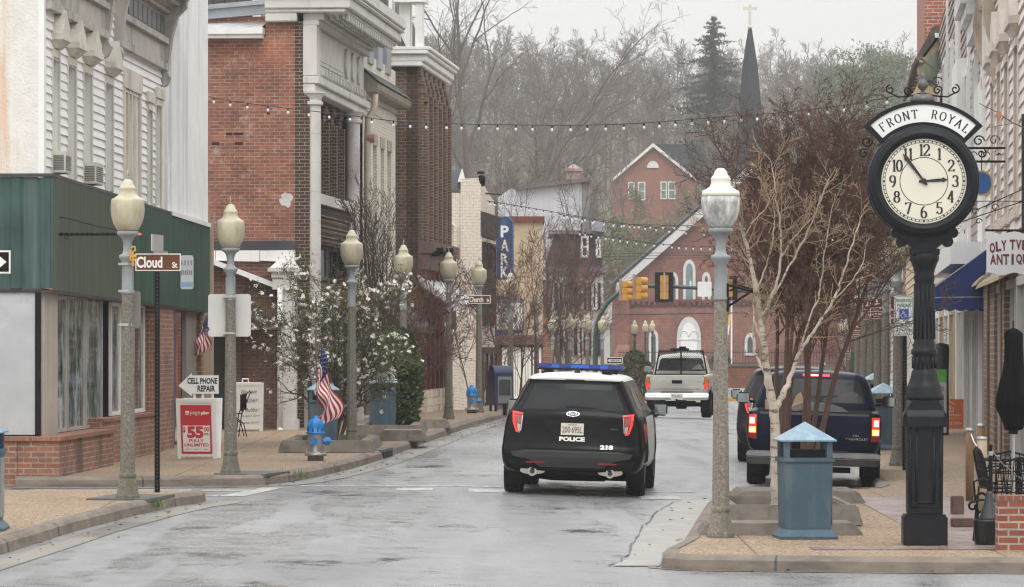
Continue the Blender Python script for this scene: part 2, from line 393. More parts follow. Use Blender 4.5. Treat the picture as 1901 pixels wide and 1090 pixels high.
kerb_m = mat('brown_kerb_stone', (.185, .15, .12), .75, var=.2, vs=4, bump=.25, bs=50, dirt=(.07, .06, .05), ds=(.6, .6, 3), dp=(.5, .72))
wire_m = mat('black_cable', (.02, .02, .02), .5)
bulb_m = mat('clear_bulb', (.75, .76, .76), .15, var=.05, spec=.7)
def flagmat(): pass
flag_r = mat('flag_red', (.42, .02, .035), .75, var=.15); flag_w = mat('flag_white', (.72, .69, .66), .75, var=.08); flag_b = mat('flag_navy', (.015, .03, .12), .75, var=.15)
def ground_mats():
 m, t, b = _new('wet_asphalt')
 n1 = _noise(t, 45, 4); n2 = _noise(t, .55, 7, st=(.8, .22, 1), rough=.65); n3 = _noise(t, .16, 4, st=(2.2, .22, 1)); n4 = _noise(t, 1.6, 5, st=(1, .12, 1))
 c = _mix(t, _ramp(t, n1, .35, .65), (.15, .151, .153), (.29, .29, .288))
 c = _mix(t, _ramp(t, n3, .4, .6), c, (.165, .165, .168))
 n5 = _noise(t, 2.2, 6, rough=.7); c = _mix(t, 1., c, _ramp(t, n5, .34, .66, (.82, .82, .83, 1), (1.12, 1.12, 1.11, 1)), 'MULTIPLY')
 c = _mix(t, 1., c, _ramp(t, _noise(t, .13, 3, st=(1.6, .5, 1)), .38, .6, (.7, .7, .71, 1), (1.12, 1.12, 1.12, 1)), 'MULTIPLY')
 pud = _ramp(t, _noise(t, .75, 8, st=(.7, .5, 1), rough=.7), .58, .67); dry = _ramp(t, n4, .5, .62)
 c = _mix(t, _mix(t, .7, (0, 0, 0), pud), c, (.03, .027, .024))
 t.links.new(c, b.inputs['Base Color'])
 r = _ramp(t, n3, .38, .62, (.28, .28, .28, 1), (.42, .42, .42, 1))
 r = _mix(t, 1., r, _ramp(t, n5, .35, .65, (.72, .72, .72, 1), (1.25, 1.25, 1.25, 1)), 'MULTIPLY'); r = _mix(t, dry, r, (.55, .55, .55)); r = _mix(t, pud, r, (.12, .12, .12))
 t.links.new(r, b.inputs['Roughness']); b.inputs['Specular IOR Level'].default_value = .8
 _bump(t, b, n1, .22, .004); MC['asphalt'] = m
 m, t, b = _new('tan_pea_gravel_paving')
 n1 = _noise(t, 26, 3, rough=.8); n2 = _noise(t, .5, 5)
 c = _mix(t, _ramp(t, n1, .42, .58), (.125, .080, .048), (.41, .30, .20))
 c = _mix(t, 1., c, _ramp(t, n2, .3, .7, (.78, .78, .78, 1), (1.08, 1.06, 1.02, 1)), 'MULTIPLY')
 c = _mix(t, _ramp(t, _noise(t, 70, 2, rough=.9), .60, .66), c, (.62, .54, .44))
 br = t.nodes.new('ShaderNodeTexBrick'); tcn = t.nodes.new('ShaderNodeTexCoord'); t.links.new(tcn.outputs['Object'], br.inputs['Vector'])
 br.inputs['Scale'].default_value = 1; br.inputs['Brick Width'].default_value = 2.4; br.inputs['Row Height'].default_value = 1.5; br.offset = 0
 br.inputs['Mortar Size'].default_value = .012; br.inputs['Mortar Smooth'].default_value = .1
 c = _mix(t, br.outputs['Fac'], c, (.12, .085, .06))
 t.links.new(c, b.inputs['Base Color']); b.inputs['Roughness'].default_value = .68; b.inputs['Specular IOR Level'].default_value = .3
 _bump(t, b, n1, .5, .01); MC['paving'] = m
 m, t, b = _new('concrete_gutter')
 n1 = _noise(t, 30, 4); n2 = _noise(t, .8, 5, st=(1, .4, 1))
 c = _mix(t, _ramp(t, n1, .35, .65), (.20, .18, .155), (.30, .275, .24)); c = _mix(t, _ramp(t, n2, .5, .65), c, (.13, .115, .10))
 t.links.new(c, b.inputs['Base Color']); b.inputs['Roughness'].default_value = .42; _bump(t, b, n1, .3, .004); MC['gutter'] = m
 m, t, b = _new('worn_white_road_paint')
 n1 = _noise(t, 9, 6, rough=.7)
 c = _mix(t, _ramp(t, n1, .40, .56), (.20, .20, .20), (.55, .54, .51)); t.links.new(c, b.inputs['Base Color']); b.inputs['Roughness'].default_value = .4; MC['roadpaint'] = m
 m, t, b = _new('wet_brick_pavers')
 br = t.nodes.new('ShaderNodeTexBrick'); tcn = t.nodes.new('ShaderNodeTexCoord'); t.links.new(tcn.outputs['Object'], br.inputs['Vector'])
 br.inputs['Scale'].default_value = 1; br.inputs['Brick Width'].default_value = .2; br.inputs['Row Height'].default_value = .3; br.inputs['Mortar Size'].default_value = .014
 br.inputs['Color1'].default_value = (.22, .13, .11, 1); br.inputs['Color2'].default_value = (.15, .09, .08, 1); br.inputs['Mortar'].default_value = (.06, .05, .045, 1)
 c = _mix(t, _ramp(t, _noise(t, 3, 5), .4, .65), br.outputs['Color'], (.27, .21, .19)); t.links.new(c, b.inputs['Base Color']); b.inputs['Roughness'].default_value = .42
 _bump(t, b, br.outputs['Fac'], -.5, .01); MC['pavers'] = m
 m, t, b = _new('leaf_litter_hillside')
 c = _mix(t, _ramp(t, _noise(t, .12, 8), .35, .65), (.10, .078, .056), (.12, .10, .062)); c = _mix(t, _ramp(t, _noise(t, .03, 4), .45, .6), c, (.075, .085, .045))
 t.links.new(c, b.inputs['Base Color']); b.inputs['Roughness'].default_value = .95; MC['hill'] = m
ground_mats()
# ------------------------------------------------------------------ ground, road, pavements
def strip(name, rows, m, smooth=False):
 "rows: list of point lists"
 mb = MB(); n = len(rows[0])
 for r in rows: mb.v += [tuple(p) for p in r]
 for i in range(len(rows) - 1):
  for k in range(n - 1):
   a = i * n + k; mb.f.append((a, a + 1, a + n + 1, a + n)); mb.m.append(0)
 return mb.build(name, m, smooth=smooth)
ds = [15, 20, 25, 30, 33, 36, 38, 40, 42, 44, 46, 48, 50, 52, 54, 57, 60, 64, 68, 72, 76, 80, 85, 90, 95, 100, 105, 110, 120, 140, 170, 210, 260, 330, 420, 600, 1000, 2600]
xs0 = [-900, -300, -120, -60, -30, -18, -12] + [x * .5 for x in range(-18, 25)] + [14, 18, 30, 60, 120, 300, 900]
struct(strip('road', [[(x, d, gz(x, d)) for x in xs0] for d in ds], MC['asphalt'], True))
# left kerb line (kerb face at the top edge), from pixels
def kp(px, py, d): return ((px - CX) * d / FPX, d)
LK_far = [(-7.0, 51.6), (-5.2, 51.6), (-4.1, 51.9), (-3.55, 52.4), (-3.25, 53.4), (-2.95, 55.5), (-2.6, 59), (-2.25, 63.5), (-1.85, 70), (-1.5, 76), (-.95, 84), (-.45, 91), (-.1, 96), (.2, 100), (.32, 103.5), (-.2, 105), (-1.2, 105.6), (-6, 105.8)]
LK_near = [(-5.9, 20), (-5.6, 30), (-5.1, 37), (-4.85, 40.5), (-4.5, 43.6), (-4.2, 45.6), (-3.95, 46.5), (-3.95, 47.1)]
RK = [(14, 35.0), (6, 35.15), (3.4, 35.4), (1.72, 35.7), (1.48, 36.0), (1.52, 36.8), (1.8, 38.5), (2.1, 42), (2.45, 46), (2.75, 48.6), (3.1, 49.3), (4.4, 49.7), (4.9, 50.1), (5.1, 51), (5.3, 54), (5.75, 60), (6.5, 69), (7.4, 80), (8.6, 94), (10.5, 116), (14, 150)]
def dense(pl, st=1.0):
 o = []
 for a, b in zip(pl, pl[1:]):
  n = max(1, int(math.dist(a, b) / st))
  o += [(lerp(a[0], b[0], i / n), lerp(a[1], b[1], i / n)) for i in range(n)]
 return o + [pl[-1]]
def offset(pl, k):
 o = []
 for i, p in enumerate(pl):
  a, b = pl[max(i - 1, 0)], pl[min(i + 1, len(pl) - 1)]
  t = Vector((b[0] - a[0], b[1] - a[1])).normalized(); o.append((p[0] - t.y * k, p[1] + t.x * k))
 return o
def kerb(name, pl, side, gut=.5, wdt=.16, cut=()):
 "side=+1: pavement to the left of the line's direction"
 pl = dense(pl, .8)
 prof = [(-.02, -.03), (-.0, .10), (.03, KERB - .01), (.06, KERB + .008), (wdt, KERB + .008)]
 cols = [(offset(pl, side * o), z) for o, z in prof]
 rows = [[(c[i][0], c[i][1], gz(*pl[i]) + z) for c, z in cols] for i in range(len(pl))]
 struct(strip(name, rows, kerb_m))
 g = [(offset(pl, side * o), z) for o, z in ((-gut, .006), (-gut * .5, .004), (.0, -.006))]
 struct(strip('gutter', [[(c[i][0], c[i][1], gz(c[i][0], c[i][1]) + z) for c, z in g] for i in range(len(pl))], MC['gutter']))
 jm = MB()
 for i in range(2, len(pl) - 2, 3):            # joints between kerb stones
  p = pl[i]; q = pl[i + 1]; t = Vector((q[0] - p[0], q[1] - p[1])).normalized(); nn = Vector((-t.y, t.x)) * side
  z = gz(*p)
  for (o0, z0), (o1, z1) in zip(prof, prof[1:]):
   a = Vector(p) + nn * (o0 - .004); b = Vector(p) + nn * (o1 - .004); e = t * .012
   jm.quad((a.x - e.x, a.y - e.y, z + z0 + .002), (a.x + e.x, a.y + e.y, z + z0 + .002), (b.x + e.x, b.y + e.y, z + z1 + .002), (b.x - e.x, b.y - e.y, z + z1 + .002))
 struct(jm.build('kerb_joints', flash))
kerb('kerb', LK_far, +1); kerb('kerb', LK_near, +1); kerb('kerb', RK, -1, gut=.15)
def pave(name, pl, inner, m, dz=KERB):
 "pavement between the kerb line and a far line: inner(p) -> point"
 pl = dense(offset(pl, inner[1] * .12), .8); rows = []
 for p in pl:
  q = inner[0](p); n = 6
  rows.append([(lerp(p[0], q[0], i / n), lerp(p[1], q[1], i / n), gz(lerp(p[0], q[0], 0), p[1]) + dz) for i in range(n + 1)])
 return struct(strip(name, rows, m))
pave('pavement', [p for p in LK_far[3:]], (lambda p: (min(p[0] - .6, -9.0), max(p[1], 52.0)), 1), MC['paving'])
pave('pavement', LK_far[:5], (lambda p: (p[0] - .2, p[1] + 3.5), 1), MC['paving'], KERB - .003)
pave('pavement', LK_near[:8], (lambda p: (-12, p[1]), 1), MC['paving'])
pave('pavement', RK, (lambda p: (max(p[0] + 6, 16), max(p[1] + .9, 36)), -1), MC['paving'])
LK3 = [(-6, 109.2), (.3, 109.4), (.9, 110), (1.25, 114), (2.7, 139), (4.4, 152), (5.2, 168)]
kerb('kerb', LK3, +1); pave('pavement', LK3[1:], (lambda p: (p[0] - 14, max(p[1], 110)), 1), MC['paving'])
# brick pavers beside the clock
mb = MB()
def rz_(x, y): return gz(2.5, y) + KERB + .004
mb.quad((3.0, 36.6, rz_(3, 36.6)), (9, 36.6, rz_(9, 36.6)), (9, 37.0, rz_(9, 37)), (3.0, 37.0, rz_(3, 37)))
for y in range(37, 47): mb.quad((4.35, y, rz_(4.3, y)), (9, y, rz_(9, y)), (9, y + 1, rz_(9, y + 1)), (4.35, y + 1, rz_(4.3, y + 1)))
struct(mb.build('brick_paving', MC['pavers']))
# crosswalk lines and worn stop bar
mb = MB()
def line(x0, x1, y0, y1, n=14):
 for i in range(n):
  xa, xb = lerp(x0, x1, i / n), lerp(x0, x1, (i + 1) / n)
  mb.quad(*[(x, y, gz(x, y) + .005) for x, y in ((xa, y0), (xb, y0), (xb, y1), (xa, y1))])
line(-3.0, 2.6, 51.9, 52.15); line(-.6, -.05, 50.2, 51.2, 3); line(.4, .95, 50.2, 51.2, 3); line(1.75, 2.3, 49.6, 50.7, 3); line(-1.6, -1.1, 50.3, 51.2, 3)
mb.quad(*[(x, y, gz(x, y) + .005) for x, y in ((-3.9, 48.4), (-3.55, 48.4), (-3.2, 51.3), (-3.5, 51.3))])
line(-6.6, -3.6, 50.2, 50.6); line(-6.6, -3.9, 48.5, 48.8)
struct(mb.build('road_marking', MC['roadpaint']))
# yellow kerb in front of the church, far side of the T junction
mb = MB()
for i in range(20):
 x0, x1 = 4 + i * 1.2, 4 + (i + 1) * 1.2
 mb.box(x0, x1 - .004, 180, 180.3, -.75, -.54)
struct(mb.build('yellow_kerb', mat('yellow_kerb_paint', (.62, .36, .03), .6)))
# pale concrete apron and crack to the right of the car
mb = MB()
ap = [(1.0, 36.2), (1.18, 37.3), (1.32, 39.6), (1.5, 42), (1.85, 46), (2.15, 48.5), (2.55, 49.6)]
rk2 = [(1.46, 36.2), (1.55, 37.3), (1.85, 39.6), (2.05, 42), (2.4, 46), (2.7, 48.5), (3.0, 49.2)]
for a, b, c, d in zip(ap, ap[1:], rk2[1:], rk2):
 mb.quad(*[(p[0], p[1], gz(*p) + .009) for p in (a, d, c, b)])
struct(mb.build('concrete_apron', mat('pale_concrete', (.27, .255, .23), .42, var=.2, vs=3, bump=.2, bs=60)))
mb = MB()
random.seed(3)
cr = [(p[0] - .03 + random.uniform(-.03, .03), p[1] + random.uniform(-.2, .2)) for p in dense(ap, .35)] + [(2.9, 49.7)]
for a, b in zip(cr, cr[1:]):
 wd = random.uniform(.003, .013)
 mb.quad(*[(x, y, gz(x, y) + .013) for x, y in ((a[0] - wd, a[1]), (a[0] + wd, a[1]), (b[0] + wd, b[1]), (b[0] - wd, b[1]))])
struct(mb.build('asphalt_crack', mat('tar', (.012, .012, .012), .3)))
# manhole / storm drain slots in the kerbs
def drain(x, y, ang, ln=1.5):
 t = thing('storm_drain', (x, y, gz(x, y)), 'x', 'drain', ang, 'kerb inlets')
 m = MB().box(-ln / 2, ln / 2, -.03, .02, .01, .105); m.build('inlet_opening', mat('drain_dark', (.008, .008, .008), .9), t)
 m = MB().box(-ln / 2 - .15, ln / 2 + .15, -.035, .75, KERB - .035, KERB + .016); m.build('lid_slab', mat('drain_slab', (.10, .097, .092), .7, var=.2, vs=4), t, bevel=.01)
 return t
drain(-4.33, 45.0, R(82), 1.1)['label'] = 'kerb storm drain on the near left corner in front of the Cloud St post'
drain(-3.42, 53.0, R(76), .9)['label'] = 'kerb storm drain at the foot of the second left lamp post'
drain(-2.2, 64.3, R(86), 1.5)['label'] = 'kerb storm drain beside the planter edging under the magnolia'
# grass tufts in the gutter
mb = MB(); random.seed(5)
for cx, cy, n, sp in ((-3.3, 54.1, 130, .22), (-4.35, 44.7, 60, .14), (-4.62, 44.55, 50, .12), (-2.95, 57.2, 60, .2)):
 for i in range(n):
  x, y = cx + random.gauss(0, sp * .5), cy + random.gauss(0, sp); z = gz(x, y) + .05; h = random.uniform(.05, .14); a = random.uniform(0, 6.3); dx, dy = math.cos(a) * .012, math.sin(a) * .012
  mb.add([(x - dx, y - dy, z), (x + dx, y + dy, z), (x + random.uniform(-.05, .05), y + random.uniform(-.05, .05), z + h)], [(0, 1, 2)])
tag(mb.build('grass', mat('kerb_grass', (.10, .17, .03), .8, var=.3)), 'tufts of green grass growing along the left gutter', 'grass', kind='stuff')
# fallen leaves and grit along the gutters
mb = MB(); random.seed(21)
for pl, sd, n in ((LK_far, 1, 240), (LK_near, 1, 90), (RK, -1, 160)):
 pp = dense(offset(pl, -sd * .25), .4)
 for i in range(n):
  p = random.choice(pp); x, y = p[0] + random.gauss(0, .16), p[1] + random.gauss(0, .2); z = gz(x, y) + .013; r_ = random.uniform(.012, .04); a = random.uniform(0, 6.3)
  if pl is RK and y > 50 or pl is LK_near and y < 30: continue
  mb.add([(x + r_ * math.cos(a), y + r_ * math.sin(a), z), (x - r_ * .5 * math.sin(a), y + r_ * .5 * math.cos(a), z + .012), (x - r_ * math.cos(a), y - r_ * math.sin(a), z + .004), (x + r_ * .5 * math.sin(a), y - r_ * .5 * math.cos(a), z + .01)], [(0, 1, 2, 3)])
tag(mb.build('fallen_leaves', mat('brown_leaf_litter', (.15, .075, .035), .7, var=.5, vs=20)), 'scattered brown leaves and grit along the wet gutters', 'leaves', kind='stuff')
# ------------------------------------------------------------------ buildings, left side
def window(root, x0, x1, z0, z1, y=.1, fw=.05, fm=None, gm=None, nx=1, nz=2, sill=None, name='window', th=.05):
 fm = fm or white; gm = gm or glass
 m = MB()
 m.box(x0, x0 + fw, y - th, y, z0, z1); m.box(x1 - fw, x1, y - th, y, z0, z1)
 m.box(x0 + fw, x1 - fw, y - th, y, z1 - fw, z1); m.box(x0 + fw, x1 - fw, y - th, y, z0, z0 + fw)
 for i in range(1, nx):
  x = lerp(x0, x1, i / nx); m.box(x - fw * .35, x + fw * .35, y - th * .8, y - .003, z0 + fw, z1 - fw)
 for i in range(1, nz):
  z = lerp(z0, z1, i / nz); m.box(x0 + fw, x1 - fw, y - th * .9, y - .006, z - fw * .4, z + fw * .4)
 f = m.build(name, fm, root)
 p = MB(); p.quad((x0 + fw * .5, y - th * .4, z0 + fw * .5), (x1 - fw * .5, y - th * .4, z0 + fw * .5), (x1 - fw * .5, y - th * .4, z1 - fw * .5), (x0 + fw * .5, y - th * .4, z1 - fw * .5))
 p.build('pane', gm, f)
 if sill: MB().box(x0 - .06, x1 + .06, -sill, y - th - .002, z0 - .09, z0 - .003).build('sill', fm, f)
 return f
def ribbed(mb, x0, x1, zb, zt, pitch=.1, dep=.02, y=0.0, axis='x'):
 "corrugated sheet; zb/zt functions of x"
 n = int((x1 - x0) / pitch); pts = []
 for i in range(n):
  a = x0 + (x1 - x0) * i / n; w_ = (x1 - x0) / n
  pts += [(a, y), (a + w_ * .55, y), (a + w_ * .65, y - dep), (a + w_ * .9, y - dep)]
 pts.append((x1, y))
 for p, q in zip(pts, pts[1:]):
  v = [(p[0], p[1], zb(p[0])), (q[0], q[1], zb(q[0])), (q[0], q[1], zt(q[0])), (p[0], p[1], zt(p[0]))]
  if axis == 'y': v = [(c[1], -c[0], c[2]) for c in v]
  mb.quad(*v)
def clap(mb, x0, x1, z0, z1, exp=.128, dep=.022, ops=(), y=0.0):
 n = int(math.ceil((z1 - z0) / exp)); rnd = random.Random(4)
 for i in range(n):
  za = z0 + i * exp; zb = min(za + exp, z1); dp = dep * rnd.uniform(.8, 1.3)
  segs = [(x0, x1)]
  for o in ops:
   if o[2] < (za + zb) / 2 < o[3]:
    segs = [s for a, b in segs for s in ((a, min(b, o[0])), (max(a, o[1]), b)) if s[1] - s[0] > .001]
  for a, b in segs:
   mb.quad((a, y - dp, za), (b, y - dp, za), (b, y, zb), (a, y, zb)); mb.quad((a, y, za), (b, y, za), (b, y - dp, za), (a, y - dp, za))
def hood(root, xc, zb, w=1.0, h=.5, pr=.24, m=cream, name='window_hood'):
 m_ = MB()
 m_.frustum((xc - w * .34, xc + w * .34, -pr * .45, .0, zb), (xc - w * .5, xc + w * .5, -pr, .0, zb + .11))
 m_.box(xc - w * .53, xc + w * .53, -pr - .03, .0, zb + .112, zb + .20)
 m_.prism([(xc - w * .52, zb + .202), (xc + w * .52, zb + .202), (xc, zb + h + .1)], 'y', -pr - .01, 0)
 return m_.build(name, m, root)
F1 = Fac(XD(78, 52), XD(371, 69)); Wh = F1.root('clapboard_shop', 'white clapboard corner shop with green metal sign band and papered window at the left edge')
X1 = F1.lx
xe = F1.len; xc0 = X1(300)
zt = lambda x: lerp(4.446, 4.29, x / xe); zb_ = lambda x: lerp(2.84, 2.69, x / xe)
wops = []
for a, b in ((95.5, 107), (124.5, 138), (153.5, 168), (194, 207)):
 wops.append((X1(a), X1(b), 4.5, 2.06 + (HY - interp([(95, 105), (195, 155)], a)) * F1.d(X1(a)) / FPX))
wops.append((X1(229), X1(256), 4.45, F1.lz(240, 168)))
wops.append((X1(272), X1(279.5), 4.45, F1.lz(276, 205))); wops.append((X1(287.5), X1(297), 4.45, F1.lz(292, 197)))
m = MB(); clap(m, .14, xc0 - .1, 4.35, 9.2, .131, .024, wops)
for a, b, c, d in wops:
 m.quad((a, 0, c), (a, .2, c), (a, .2, d), (a, 0, d)); m.quad((b, .2, c), (b, 0, c), (b, 0, d), (b, .2, d)); m.quad((a, 0, d), (a, .2, d), (b, .2, d), (b, 0, d))
m.quad((.1, .22, 4.4), (xc0, .22, 4.4), (xc0, .22, 9.2), (.1, .22, 9.2))
m.build('wall', clapw, Wh)
m = MB(); m.box(-.03, .14, -.035, .05, 4.43, 9.2); m.box(xc0 - .12, xc0 + .02, -.05, .1, 4.33, 6.9); m.build('corner_board', clapw, Wh)
m = MB(); m.box(-.02, .25, .051, 9, 4.44, 9.2); m.build('stucco_wall', stucco, Wh)
for i, (a, b, c, d) in enumerate(wops):
 if i == 4:
  m = MB(); n = 4
  for k in range(n):
   xa = lerp(a, b, k / n); xb = lerp(a, b, (k + 1) / n); m.box(xa + .004, xa + .13, -.02, .14, c, d); m.box(xa + .132, xb, .05, .17, c, d)
  m.box(a - .16, b + .16, -.06, .0, d, d + .32); m.box(a - .14, a, -.045, .0, c, d - .002); m.box(b, b + .14, -.045, .0, c, d - .002)
  m.build('boarded_window', cream, Wh); continue
 f = window(Wh, a, b, c, d, .16, .06, cream, nx=1, nz=2)
 m = MB(); m.box(a - .06, a - .002, -.03, .0, c, d + .12); m.box(b + .002, b + .09, -.03, .0, c, d + .12); m.box(a, b, -.045, .0, d + .002, d + .12)
 m.build('casing', cream, f)
 if i < 4: hood(Wh, (a + b) / 2, d + .13, (b - a) + .12, .46, .17)
 else: MB().box(a - .18, b + .18, -.07, .0, d + .125, d + .3).build('head_board', cream, f)
# cornice
zf0, zf1 = 6.84, 9.2; xg = X1(189); xg2 = X1(212)
m = MB()
for xa, xb in ((.1, xg), (xg2, xc0 + .1)):
 m.box(xa, xb, -.12, .0, zf0, zf0 + .12); m.box(xa, xb, -.07, .0, zf0 + .122, zf0 + .45); m.box(xa, xb, -.15, .0, zf0 + .452, zf0 + .55)
 m.box(xa, xb, -.06, .0, zf0 + .552, zf0 + .98); m.box(xa, xb, -.16, .0, zf0 + .982, zf0 + 1.06)
 m.prism([(0, zf0 + 1.062), (-.2, zf0 + 1.062), (-.26, zf0 + 1.2), (-.45, zf0 + 1.33), (-.62, zf0 + 1.42), (-.66, zf0 + 1.62), (-.74, zf0 + 1.7), (-.74, zf0 + 1.78), (0, zf0 + 1.9)], 'x', xa - (.0 if xa < 1 else .1), xb + .35)
 n = int((xb - xa) / .13)
 for k in range(n):
  x = xa + .13 * k; m.box(x, x + .08, -.36, -.262, zf0 + 1.1, zf0 + 1.2); m.box(x, x + .08, -.5, -.41, zf0 + 1.2, zf0 + 1.31)
m.build('cornice', taupe, Wh)
m = MB()
for xa, xb in ((X1(140), xg - .15), (xg2 + .5, xc0 - .1)):
 n = 9
 for k in range(n):
  x = lerp(xa, xb, k / n); m.box(x + .04, lerp(xa, xb, (k + 1) / n) - .05, -.075, -.061, zf0 + .62, zf0 + .92)
m.build('frieze_louver', mat('louver_dark', (.10, .115, .115), .4, var=.3, vs=4), Wh)
for x in (xg, xg2, xc0 - .02):
 m = MB(); pr = [(0, zf0 - .3), (-.1, zf0 - .26), (-.16, zf0 - .12), (-.1, zf0), (-.14, zf0 + .2), (-.2, zf0 + .6), (-.3, zf0 + .95), (-.45, zf0 + 1.1), (-.45, zf0 + 1.3), (0, zf0 + 1.3)]
 m.prism(pr, 'x', x - .1, x + .12); m.build('bracket', taupe, Wh)
m = MB()   # arch between the two cornice lengths
for i in range(12):
 a0, a1 = R(180 * i / 12), R(180 * (i + 1) / 12); xm, rr = (xg + xg2) / 2, (xg2 - xg) / 2 - .12
 pts = [(xm + rr * math.cos(a0), 8 + .45 * math.sin(a0)), (xm + (rr + .2) * math.cos(a0), 8 + .7 * math.sin(a0)), (xm + (rr + .2) * math.cos(a1), 8 + .7 * math.sin(a1)), (xm + rr * math.cos(a1), 8 + .45 * math.sin(a1))]
 m.prism(pts, 'y', -.12, -.03)
m.box(xg + .1, xg2 - .1, -.1, .0, 8.6, 9.2); m.build('arch_trim', taupe, Wh)
# white corrugated end
m = MB(); ribbed(m, xc0 + .03, xe + .05, zt, lambda x: 9.6, .17, .05, -.1); m.box(xe + .04, xe + .1, -.14, 3, 4.3, 9.6); m.build('corrugated_wall', corr, Wh)
MB().prism([(xc0, zt(xc0) - .02), (xe + .1, zt(xe) - .02), (xe + .1, zt(xe) + .06), (xc0, zt(xc0) + .06)], 'y', -.2, -.1).build('drip_edge', white, Wh)
# green sign band
xk = X1(216)
m = MB(); ribbed(m, 0, xk, zb_, zt, .085, .018, -.16); m.build('faded_sign_band', green_f, Wh)['label'] = 'faded olive green ribbed metal band'
m = MB(); ribbed(m, xk, xe + .08, zb_, zt, .085, .018, -.16); m.build('sign_band', green_p, Wh)
m = MB(); ribbed(m, -5.5, .16, lambda x: 2.86, lambda x: 4.44, .42, .03, -.0, 'y'); m.build('side_sign_band', teal_m, Wh)
m = MB(); m.prism([(-.02, 4.45), (xe + .08, 4.295), (xe + .08, 4.33), (-.02, 4.49)], 'y', -.18, .0); m.box(-.05, .0, -.18, 9, 4.445, 4.49); m.build('band_cap', flash, Wh)
m = MB(); m.prism([(0, 2.80), (xe, 2.66), (xe, 2.69), (0, 2.84)], 'y', -.15, .6); m.box(.0, .6, .0, 6, 2.8, 2.86); m.build('soffit', flash, Wh)
# shop front
m = MB(); m.box(X1(80), X1(104.5), -.02, .1, .72, 2.84); m.build('corner_post', beige_p, Wh)
m = MB(); m.box(-.0, .04, .02, .1, .72, 2.84); m.box(0, .06, .05, 7, .72, .78); m.build('side_window_frame', black_m, Wh)
MB().quad((.03, .1, .78), (.03, 8, .78), (.03, 8, 2.84), (.03, .1, 2.84)).build('papered_window', paper, Wh)
bk = MB()
def plinth(mb, xa, xb, yf, z0, z1): mb.box(xa, xb, yf, .3, z0, z1)
plinth(bk, -.3, X1(205, -.25), -.3, 0, .70); bk.box(-.32, .0, .302, 8, 0, .70)
bk.box(X1(205, -.25) + .002, X1(278), -.12, .3, 0, .86); bk.box(X1(277), X1(312), -.1, .3, 0, 2.8); bk.box(X1(366), xe, -.08, .3, 0, 2.75)
bk.build('brick_base', kbrick, Wh)
m = MB(); m.box(-.34, X1(205, -.25) + .02, -.34, .1, .702, .76); m.box(-.36, .1, .102, 8, .702, .76); m.box(X1(205, -.25) + .03, X1(277) - .003, -.15, .1, .862, .91); m.build('brick_sill', brick('sill_brick', (.32, .12, .07), (.22, .085, .05), (.3, .26, .2), .075, .2, .008), Wh)
sp = [(105, 133), (135, 167), (169, 199)]
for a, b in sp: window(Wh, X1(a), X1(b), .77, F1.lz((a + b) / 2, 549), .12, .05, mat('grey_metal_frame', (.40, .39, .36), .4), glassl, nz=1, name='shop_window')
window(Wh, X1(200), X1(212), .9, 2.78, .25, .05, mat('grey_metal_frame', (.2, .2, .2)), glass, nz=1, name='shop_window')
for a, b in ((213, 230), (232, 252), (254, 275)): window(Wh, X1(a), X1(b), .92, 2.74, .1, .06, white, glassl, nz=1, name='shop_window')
MB().box(X1(314), X1(322), -.02, .1, .14, 2.74).build('door_jamb', mat('door_blue', (.04, .12, .2), .4), Wh)
dr = MB().box(X1(323), X1(345), .2, .26, .14, 2.4).build('door', mat('dark_door', (.04, .05, .055), .3), Wh)
MB().box(X1(325), X1(334), .17, .199, .5, 2.2).build('pane', glassl, dr); MB().box(X1(336), X1(342), .16, .198, .9, 2.25).build('poster', mat('poster_blue', (.02, .08, .2), .4), dr)
MB().box(X1(346), X1(365), .0, .08, .14, 2.72).build('timber_panel', mat('grey_boards', (.25, .22, .19), .6, st=(8, 8, .3)), Wh)
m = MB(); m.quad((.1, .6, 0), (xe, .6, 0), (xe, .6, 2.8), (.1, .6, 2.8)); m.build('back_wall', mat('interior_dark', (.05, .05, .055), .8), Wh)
m = MB(); m.box(.25, xe, 3, 9, 0, 9.3); m.build('building_core', stucco, Wh)
m = MB(); m.tube([(-.1, 9 - 7.4, 4.5), (-.12, 1.7, 6.9), (-.14, 1.0, 8.5), (-.14, .85, 9.2)], .055, 8); m.build('downpipe', white, Wh, True)
# window air conditioners
def aircon(px0, px1, py0, py1, i, lab):
 a, b, c, d = wops[i]; xm = (a + b) / 2
 z0, z1 = F1.lz(px0, py1, -.1), F1.lz(px0, py0, -.1)
 pos = F1.o + F1.u * xm; t = thing('air_conditioner', (pos.x, pos.y, z0), lab, 'air conditioner', F1.rz, 'window air conditioners')
 h = z1 - z0; acm = mat('ac_case', (.62, .60, .54), .45, dirt=(.4, .33, .25)); w_ = (b - a) * .48
 MB().box(-w_, w_, -.2, .12, 0, h).build('case', acm, t, bevel=.012)
 m = MB()
 for k in range(9): m.box(-w_ - .012, -w_ + .003, -.18, -.0, .05 + k * (h - .1) / 9, .05 + k * (h - .1) / 9 + .012)
 for k in range(8): m.box(-w_ + .04, w_ - .04, -.212, -.196, .05 + k * (h - .1) / 8, .06 + k * (h - .1) / 8)
 m.build('grille', mat('ac_grille', (.16, .16, .15), .5), t)
aircon(98, 122, 277, 318, 0, 'small beige window air conditioner in the nearest upper window of the white shop')
aircon(161, 187, 299, 340, 2, 'larger beige window air conditioner under the third window hood of the white shop')
